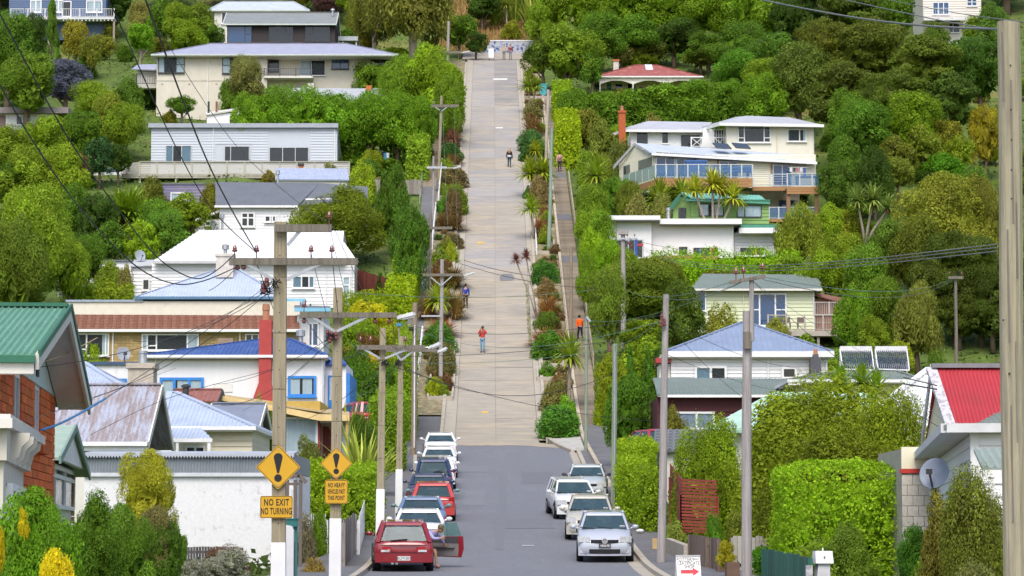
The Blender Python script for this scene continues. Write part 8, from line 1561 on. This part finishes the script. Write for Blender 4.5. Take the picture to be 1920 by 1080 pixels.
tree(1500,402,520,96,'willow',(.125,.185,.035),'soft light green tree below the lower deck');TR(1555,385,470,60,'round',(.13,.22,.02));shrub(1590,400,450,70,'shrub',(.15,.2,.03),'low bush beside the lawn right of the deck house')
GS='mixed bushes on the bank right of the steps'
for px,yt,yb,w,k,c in((1100,205,300,60,'round',OLV),(1130,232,330,60,'round',(.11,.15,.04)),(1165,258,350,50,'round',(.09,.12,.04)),(1100,285,370,50,'round',LG),(1125,290,400,70,'round',(.10,.15,.03)),(1155,325,440,80,'dense',(.065,.155,.018)),(1110,345,460,70,'round',(.085,.165,.02)),(1180,340,450,60,'dense',(.09,.13,.02)),(1100,385,480,50,'round',LG),(1125,395,510,70,'round',(.095,.18,.02)),(1195,370,470,60,'round',GRYG),(1240,368,440,50,'shrub',(.15,.18,.07)),(1112,430,560,66,'dense',(.13,.25,.016)),(1140,450,570,70,'dense',(.12,.235,.016)),(1100,470,590,40,'round',(.10,.19,.02)),(1175,465,590,60,'round',(.11,.2,.02))):tree(px,yt,yb,w,k,c,'leafy bush on the planted bank right of the steps',name='bush',cat='bush',group=GS)
cordyline(1118,300,400,62,'slender cabbage tree among the bushes left of the deck house',(.13,.2,.03),((0,0,1.0),),yfoot=430,trunk_r=.08);cordyline(1100,378,440,44,'small yellowish cabbage tree head among bushes above the white modern house',(.2,.24,.03),skirt=False)
cordyline(1250,345,420,66,'cabbage tree under the left end of the timber deck',(.12,.19,.03),((-.2,0,1.0),(.45,.05,.9)));cordyline(1337,322,420,52,'multi-stemmed yellowish cabbage tree in front of the green house',(.20,.24,.035),((-.65,-.25,.9),(0,0,1.0),(.3,-.2,.9),(.75,-.5,1.0)),yfoot=468,d=204.2,trunk_r=.10)
shrub(1225,222,285,50,'shrub',GRYG,'sparse young tree in front of the white wing of the upper house');shrub(1200,262,300,40,'shrub',(.11,.14,.04),'bush beside the orange brick chimney')
tree(1196,490,700,196,'round',(.095,.145,.028),'wide feathery olive green tree behind the bare wooden pole',low=.02,d=181);tree(1280,525,690,110,'round',(.06,.105,.022),'darker leafy tree left of the lime house',low=.02);tree(1142,505,690,76,'round',(.085,.14,.025),'loose olive tree overhanging the steps');tree(1235,480,640,110,'round',(.105,.155,.03),'light feathery tree below the white modern house',d=184)
hedge(1225,1500,484,560,2.5,(.13,.26,.014),'bright fuzzy hedge in front of the white modern house',rough=.3);shrub(1480,420,500,40,'round',(.12,.2,.02),'light bush at the right end of the modern house')
shrub(1352,578,680,80,'shrub',(.16,.19,.05),'pale flowering shrub in front of the lime house');shrub(1455,600,665,60,'shrub',(.17,.2,.06),'flowering bush below the lime house deck');hedge(1232,1300,655,700,2,DG,'dark hedge behind the blue roofed villa',d=146)
tree(1180,703,880,112,'dense',(.055,.135,.016),'big round dark green bush beside the foot of the steps',low=.0,cat='bush',name='bush');tree(1146,655,800,70,'dense',(.13,.18,.015),'yellow tinged bush right of the steps',low=.0,cat='bush',name='bush')
tree(1183,652,760,30,'cone',(.05,.135,.018),'left one of a pair of small pointed conifers',low=.0);tree(1215,652,760,34,'cone',(.052,.14,.018),'right one of a pair of small pointed conifers',low=.0);shrub(1130,730,800,40,'shrub',(.15,.22,.016),'low bush with a white flower beside the steps');shrub(1265,765,900,60,'dense',(.26,.26,.03),'yellow leaved bush behind the weathered wooden pole')
hedge(1164,1232,832,950,6.0,(.135,.235,.015),'lime clipped hedge beside the lower right footpath');hedge(1166,1215,860,985,4.0,(.13,.23,.015),'lower clipped hedge with flat face by the right footpath');hedge(1205,1240,880,1004,5.0,(.11,.2,.016),'rounded clipped hedge next to the weathered wooden pole',round_=.6)
for px,yt,yb,w,lb,c,d in((1335,802,1075,230,'left part of the big orange tinged bush, overhanging the red slatted fence',(.108,.18,.014),89.5),(1470,762,1075,300,'middle of the big orange tinged bush behind the grey pole',(.105,.178,.014),84),(1568,737,1080,370,'tallest part of the orange tinged bush in front of the mint roof',(.115,.18,.014),80),(1682,756,1080,270,'right part of the orange tinged bush in front of the white roof',(.115,.172,.016),77),(1560,830,1085,320,'lower growth of the orange tinged bush behind the clipped block',(.085,.13,.012),75)):tree(px,yt,yb,w,'shrub',c,lb,name='bush',cat='bush',group='orange tinged bushes in the right gardens',deep=.5,d=d)
hedge(1473,1700,866,1120,3.6,(.15,.27,.018),'big clipped block hedge with rounded top on the right',d=64,rough=.07,leaf=.075,zb=-2.0,round_=.55);shrub(1585,985,1120,130,'dense',(.085,.16,.025),'mixed flowering shrub at the foot of the block hedge',d=60,zb=-1.8)
shrub(1838,908,1180,175,'shrub',(.095,.125,.028),'brownish green twiggy bush below the satellite dish',d=44,zb=-2.0);shrub(1765,965,1150,110,'shrub',(.105,.115,.03),'brown tinged bush left of the twiggy one',d=46,zb=-2.0);shrub(1712,985,1120,80,'round',(.045,.14,.022),'dark large leaved shrub beside the block hedge',d=52,zb=-1.8);shrub(1745,1042,1130,80,'round',(.12,.24,.02),'bright leaved shrub at the bottom right',d=47,zb=-1.8);shrub(1830,1040,1140,90,'round',(.10,.09,.03),'twiggy brown growth at the bottom right beside the big pole',d=42,zb=-1.8)
shrub(1361,1015,1090,40,'dense',(.45,.42,.02),'yellow leaved shrub by the brown planter boxes',d=72,zb=-1.1);shrub(1340,960,1070,40,'round',(.07,.17,.02),'rose bush with white blooms behind the wooden gate',d=76);shrub(1430,1025,1090,60,'dense',(.06,.18,.016),'low bright green bush beside the green fence',d=68,zb=-1.2);shrub(1385,960,1060,60,'round',(.10,.14,.03),'bush with a white flower behind the grey pole',d=76);shrub(1270,985,1030,60,'shrub',(.17,.17,.04),'dry grass bank under the red slatted fence',d=86);shrub(1320,1015,1065,30,'shrub',(.16,.19,.05),'weeds at the foot of the wooden gate',d=78)
hedge(1500,1570,1030,1100,1.5,(.10,.17,.02),'low garden hedge behind the white letterbox',d=61,zb=-1.7)
b_=[(1570,690,740),(1612,690,745),(1640,700,745),(1590,700,748)]
for k,(px,yt,yb)in enumerate(b_):tuft(px,yt,930,60,('leftmost','tallest','rightmost','front')[k]+' yucca-like plant in front of the solar house',(.13,.24,.035),FLAX,'yucca','yucca',d=116)if 0 else None
for k,(px,yt)in enumerate(((1578,692),(1618,690),(1645,702))):cordyline(px,yt,748,60,('left','middle','right')[k]+' head of spiky leaves in front of the solar house roof',(.12,.22,.035),((0,0,1.0),),yfoot=935,d=112,skirt=False)
S_=lambda px,yt,yb,w,c,lb:shrub(px,yt-(yb-yt)*.02,yb,w*(1.12 if c[0]>c[1]else 1.28),'shrub',tuple(v*1.15 for v in c),lb)
S_(846,272,308,42,(.035,.095,.04),'blue green shrub highest in the left planting strip');S_(850,318,352,52,(.10,.065,.03),'reddish brown mound in the left planting strip');S_(838,300,326,30,(.12,.2,.02),'light green mound in the left planting strip, above the reddish one');S_(852,352,402,46,(.085,.15,.03),'green shrub with brown top in the left planting strip');S_(850,362,412,36,RUST,'brown bush leaning over the left kerb');S_(834,372,408,22,(.05,.15,.03),'narrow bright shrub behind the white rail');S_(848,440,466,44,(.13,.085,.045),'dull brown mound in the left planting strip');S_(838,450,480,26,(.10,.13,.03),'olive mound beside the white rail');S_(846,458,492,24,(.14,.2,.02),'yellow green shrub low in the left strip');S_(826,470,500,34,(.10,.17,.03),'pale green clump by the upper street lamp pole');S_(824,612,664,62,(.05,.13,.03),'rounded green shrub in the lower left planting strip');S_(828,648,704,58,(.11,.085,.035),'brown wispy shrub below the rounded green one');S_(812,712,744,26,(.17,.23,.02),'yellow green plants in the lowest planter box');S_(836,705,732,30,(.18,.10,.03),'rusty plant in the lowest planter box');S_(832,722,742,22,(.11,.17,.03),'small green plant in the lowest planter box');S_(830,655,680,40,(.07,.1,.03),'low dark plants in the second planter box')
for px,yt,yb,w,lb,c in((846,205,268,46,'yellowish grass clump in the upper left strip',(.22,.19,.05)),(852,400,434,46,'orange brown grass mound beside the white rail',(.26,.17,.05)),(832,395,425,36,'tan grass mound in the left strip',(.3,.2,.08)),(850,495,542,54,'gold and brown grass mound below the wires',(.22,.17,.04)),(822,498,540,36,'orange grass by the left footpath',(.36,.2,.07)),(855,535,600,46,'straw grass next to the person in blue',(.30,.21,.06)),(800,545,600,44,'straw grass left of the spiky plant',(.33,.22,.07)),(828,595,632,60,'bright orange grass above the rounded green shrub',(.42,.17,.03)),(848,285,312,34,'tan grass below the highest shrub',(.36,.25,.1)),(850,345,365,40,'tan grass strip in the left planting',(.33,.22,.08)),(700,700,701,1,'',ORNG)):
 if lb:tuft(px,yt,yb,w,lb,c)
cordyline(822,538,606,56,'spiky yellow green plant in the left strip beside the person in blue',(.16,.23,.02),((0,0,1.0),),yfoot=604,skirt=False,trunk_r=.07)
cordyline(848,212,268,27,'upper red leaved cabbage tree in the left strip',(.17,.065,.05),((0,0,1),),yfoot=268,skirt=False,trunk_r=.06);cordyline(848,246,300,30,'lower red leaved cabbage tree in the left strip',(.16,.06,.045),((0,0,1),),yfoot=300,skirt=False,trunk_r=.06)
S_(998,188,224,38,(.13,.10,.04),'brown bush highest in the right planting strip');S_(997,248,284,48,(.04,.11,.05),'blue green shrub in the upper right strip');S_(990,275,302,30,(.03,.085,.035),'dark shrub behind the small cabbage tree');S_(995,296,322,34,(.10,.09,.03),'brown green mound above the big cabbage tree');S_(1012,335,385,38,(.16,.10,.05),'brown skirted bush below the big cabbage tree');S_(992,352,372,20,(.05,.13,.04),'small dark shrub by the right kerb');S_(1022,425,455,24,(.13,.15,.03),'small olive plant by the green pole');S_(1018,484,510,40,(.15,.08,.045),'reddish brown mound by the green pole');S_(1020,494,532,50,(.04,.12,.03),'deep green mound below the green pole');S_(1024,524,560,42,(.17,.10,.05),'brown mound below the deep green one');S_(1025,588,618,46,(.07,.13,.03),'green bush at the foot of the red cabbage tree');S_(1030,628,672,64,(.055,.14,.025),'wide green shrub in the lower right strip');S_(1026,680,706,28,(.05,.13,.02),'small round green shrub by the right kerb');S_(1048,700,720,26,(.28,.16,.04),'rusty orange plant below the round green shrub');S_(1042,724,772,58,(.13,.10,.035),'brown green bush beside the leaning trunk');S_(1062,748,800,40,(.10,.22,.02),'bright green bush behind the lowest shrub');S_(1045,766,822,72,(.05,.145,.03),'lowest wide green shrub in the right strip');S_(1012,268,296,24,(.05,.12,.04),'small green shrub beside the tall upper pole')
for px,yt,yb,w,lb,c in((1000,212,256,42,'tan grass in the upper right strip',(.32,.21,.07)),(1028,548,598,50,'big straw orange grass mound in the right strip',(.42,.24,.07)),(1018,610,652,56,'orange tan grass mound in the lower right strip',(.42,.24,.08)),(1010,405,440,24,'orange grass behind the lower cabbage tree',(.42,.2,.06)),(1022,380,410,26,'tan grass beside the green pole',(.33,.2,.07))):tuft(px,yt,yb,w,lb,c)
cordyline(994,145,215,36,'cabbage tree nearest the top of the road',(.12,.19,.025),((-.1,0,1.0),(.35,-.08,.8)),yfoot=215,trunk_r=.07,skirt=False);cordyline(1004,268,306,30,'small cabbage tree in the upper right strip',(.17,.23,.02),yfoot=306,skirt=False);cordyline(1007,303,372,54,'broad double cabbage tree in the right strip',(.13,.2,.02),((-.25,0,.9),(.2,.05,.95)),yfoot=372);cordyline(1001,372,445,42,'cabbage tree with bare stem in the right strip',(.13,.21,.025),((0,0,1.0),),yfoot=452,lean=-.15,skirt=False,trunk_r=.08);cordyline(1066,636,770,68,'largest cabbage tree, standing between the lower steps and the road',(.12,.20,.035),((0,0,1.0),),yfoot=775,lean=.05,trunk_r=.13)
cordyline(1008,470,560,24,'thin leaning cabbage tree with dark red heads',(.13,.045,.045),((-.9,0,1.0),(-1.7,-.3,.9)),yfoot=600,skirt=False,trunk_r=.05)
b=B()
for k in range(60):
 y=178+12*k/60;x=R(y)-.12;
P=np.array([[R(y)-.1+random.uniform(-.1,.1),y,prof(y)+random.uniform(.02,.10)]for y in np.random.default_rng(5).uniform(177,193,380)]);N=np.tile(np.array([0,-.5,1.0]),(380,1))+RNG.normal(size=(380,3))*.4
o=link('weeds',quads('weeds',P,N,.10,LEAF),None,color=(.17,.24,.02));o['kind']='stuff'
def clear(x,y):
 return y>156 and(pathLo(y)-.6<x<R(y)+4.2)or y<=156 and(pathLo(y)-.3<x<pathRo(y)+.4)
pts=[];rg=np.random.default_rng(21)
HS=[(-34,-8,40,66)]
while len(pts)<70000:
 y=rg.uniform(70,335);hw=min(62,.2*y+4);x=rg.uniform(-hw,hw)
 if clear(x,y)or(y>288 and-7.5<x<4):continue
 pts.append((x,y))
P=np.array([(x,y,hill_z(x,y)+abs(rg.normal())*.22)for x,y in pts]);N=rg.normal(size=(len(pts),3))*.6+np.array([0,-.3,.8])
o=link('undergrowth',quads('undergrowth',P,N,.30,LEAF,.6,rng=rg),None,color=(.075,.125,.022));o['kind']='stuff'
pts=[(rg.uniform(-8.5,6.5),rg.uniform(300.6,330))for _ in range(9000)]
P=np.array([(x,y,hill_z(x,y)+rg.uniform(.1,.6))for x,y in pts]);N=np.tile(np.array([0,-1.0,.2]),(len(pts),1))+rg.normal(size=(len(pts),3))*.4
o=link('dry_grass',quads('dry_grass',P,N,.75,BLADE,.14,np.tile(np.array([0,0,1.0]),(len(pts),1)),rng=rg),None,color=(.30,.19,.06));o['kind']='stuff'
for k,(px,yt,yb,w)in enumerate(((930,0,50,60),(965,-12,44,60),(995,2,60,50))):tuft(px,yt,yb,w,('left','middle','right')[k]+' flax clump on the bank above the painted wall',(.13,.19,.05),FLAX,'flax','flax')
cordyline(950,-5,40,30,'cabbage tree on the bank above the painted wall',(.12,.17,.05),yfoot=60);tree(905,-20,60,70,'round',DG,'dark green tree left of the dry bank above the road');tree(985,-40,40,90,'round',MG,'green tree right of the flax on the top bank');tree(940,-50,20,90,'round',DG,'dark tree above the flax on the top bank');shrub(960,44,76,50,'shrub',(.14,.17,.03),'small green bush in the dry bank above the wall');shrub(1000,60,88,34,'shrub',(.2,.16,.06),'brown bush at the right end of the dry bank')
bk=0
for y in(318,334,352,372):
 x=-66+(y%7)
 while x<68:
  if not(y<330 and-11<x<9):
   bk+=1;W_=random.uniform(8,12);H=random.uniform(7,10);e=empty('tree',(x,y,hill_z(x,y)),'leafy tree high on the hill behind the houses','tree','trees along the top of the hill');rz=random.uniform(0,6)
   link('crown',crown_mesh('round',100,bk),e,(0,0,.3),(0,0,rz),(W_,W_*.9,H),jit(random.choice((DG,MG,MG,LG)),.15));link('trunk',_TR[(bk%4,False)]if(bk%4,False)in _TR else list(_TR.values())[0],e,(0,0,0),(0,0,rz),(W_,W_,H))
  x+=random.uniform(8,11)
rf=random.Random(8);nf=0
for side in(0,1):
 y=164.0
 while y<284:
  x=(L(y)-rf.uniform(1.1,2.5))if side==0 else(R(y)+rf.uniform(.8,2.25));z=prof(y)+.08;s_=rf.uniform(.5,1.15);c=rf.choice(((.30,.21,.08),(.12,.19,.03),(.17,.20,.04),(.07,.14,.04),(.26,.16,.06),(.15,.10,.05),(.33,.25,.10)));nf+=1
  if rf.random()<.5:o=link('small_plant',crown_mesh('shrub',40,nf),None,(x,y,z-.05),(0,0,nf),(s_*1.2,s_*1.1,s_*.85),jit(c))
  else:o=link('small_plant',TUSS[nf%2],None,(x,y,z),(0,0,nf),(s_*.9,s_*.9,s_*.9),jit(c))
  tag(o,'small plant among the mixed planting beside the steep road','plant','small plants filling the planting strips');y+=rf.uniform(1.0,2.1)
boxes=[]
for o in COL.objects:
 if o.get('category')in('house','shed','garage','greenhouse','building','carport'):
  M_=Matrix.Translation(o.location)@Matrix.Rotation(o.rotation_euler.z,4,'Z');q=[M_@(c.matrix_basis@Vector(v))for c in o.children if c.type=='MESH' for v in c.bound_box]
  boxes.append((min(v.x for v in q),max(v.x for v in q),min(v.y for v in q),max(v.y for v in q)))
rf=random.Random(31);ng=0;tries=0
while ng<230 and tries<6000:
 tries+=1;y=rf.uniform(88,300);hw=.2*y+2;x=rf.uniform(-hw,hw);s_=rf.uniform(1.6,3.4)
 if clear(x,y)or abs(x-cx(y))<8.2 or any(a-1.4<x<e+1.4 and c-7.5<y<d+1.2 for a,e,c,d in boxes):continue
 if-43<x<-33 and 270<y<290:continue
 ng+=1;k=rf.choice(('shrub','round','dense'));c=rf.choice((DG,MG,MG,LG,LG,OLV,(.12,.2,.02),(.07,.15,.03)))
 o=link('bush',crown_mesh(k,60,ng),None,(x,y,hill_z(x,y)-.15),(0,0,ng),(s_*1.15,s_,s_*rf.uniform(.7,1.0)),jit(c,.15));tag(o,'leafy bush filling a gap between the hillside gardens','bush','bushes filling the gaps between the gardens')
def hue_word(c):
 r,g,b=c[:3]
 if r>g*.95:return 'brownish'
 if r>g*.74:return 'olive green'
 if g<.13:return 'dark green'
 if b>g*.32:return 'grey green'
 return 'light green' if g>.27 else 'mid green'
ORD='first second third fourth fifth sixth seventh eighth ninth tenth eleventh twelfth thirteenth fourteenth'.split()
for grp,what,where in((GT,'tree','the upper left slope'),(GR,'tree','the upper right hillside'),(HG,'bush','the tall hedge behind the grey clad house'),(GS,'bush','the bank by the steps'),('trees around the lime house','tree','the trees round the lime house'),('dark conifers behind the far pole','drooping conifer','the stand behind the far pole'),('bushes of the tall hedge below the villa','bush','the tall hedge below the villa')):
 T=[o for o in COL.objects if o.get('group')==grp];px=lambda o:o.location.x/o.location.y
 T.sort(key=lambda o:-o.location.z/o.location.y);nr=max(1,round(len(T)/7));n=-(-len(T)//nr);k=0
 while k*n<len(T):
  for j,o in enumerate(sorted(T[k*n:(k+1)*n],key=px)):
   ch=[q for q in o.children if q.name.startswith('crown')];o['label']='%s %s, %s from left in %s'%(hue_word(ch[0].color if ch else o.color),what,ORD[min(j,9)],where)if nr==1 else '%s %s, %s from left in %s row of %s'%(hue_word(ch[0].color if ch else o.color),what,ORD[min(j,9)],ORD[k],where)
  k+=1
rf=random.Random(77);nf=0
while nf<110:
 y=rf.uniform(60,345);sd=rf.choice((-1,1));x=sd*(.2*y+9+rf.uniform(0,46))
 W_,H=rf.uniform(6,11),rf.uniform(5,9);nf+=1;e=empty('tree',(x,y,hill_z(x,y)),'leafy tree on the outer slope beyond the gardens','tree','trees on the outer slopes');rz=rf.uniform(0,6)
 link('crown',crown_mesh(rf.choice(('round','dense')),100,nf),e,(0,0,.3),(0,0,rz),(W_,W_*.9,H),jit(rf.choice((DG,MG,MG,LG)),.15));link('trunk',_TR[rf.choice(list(_TR))],e,(0,0,0),(0,0,rz),(W_,W_,H))
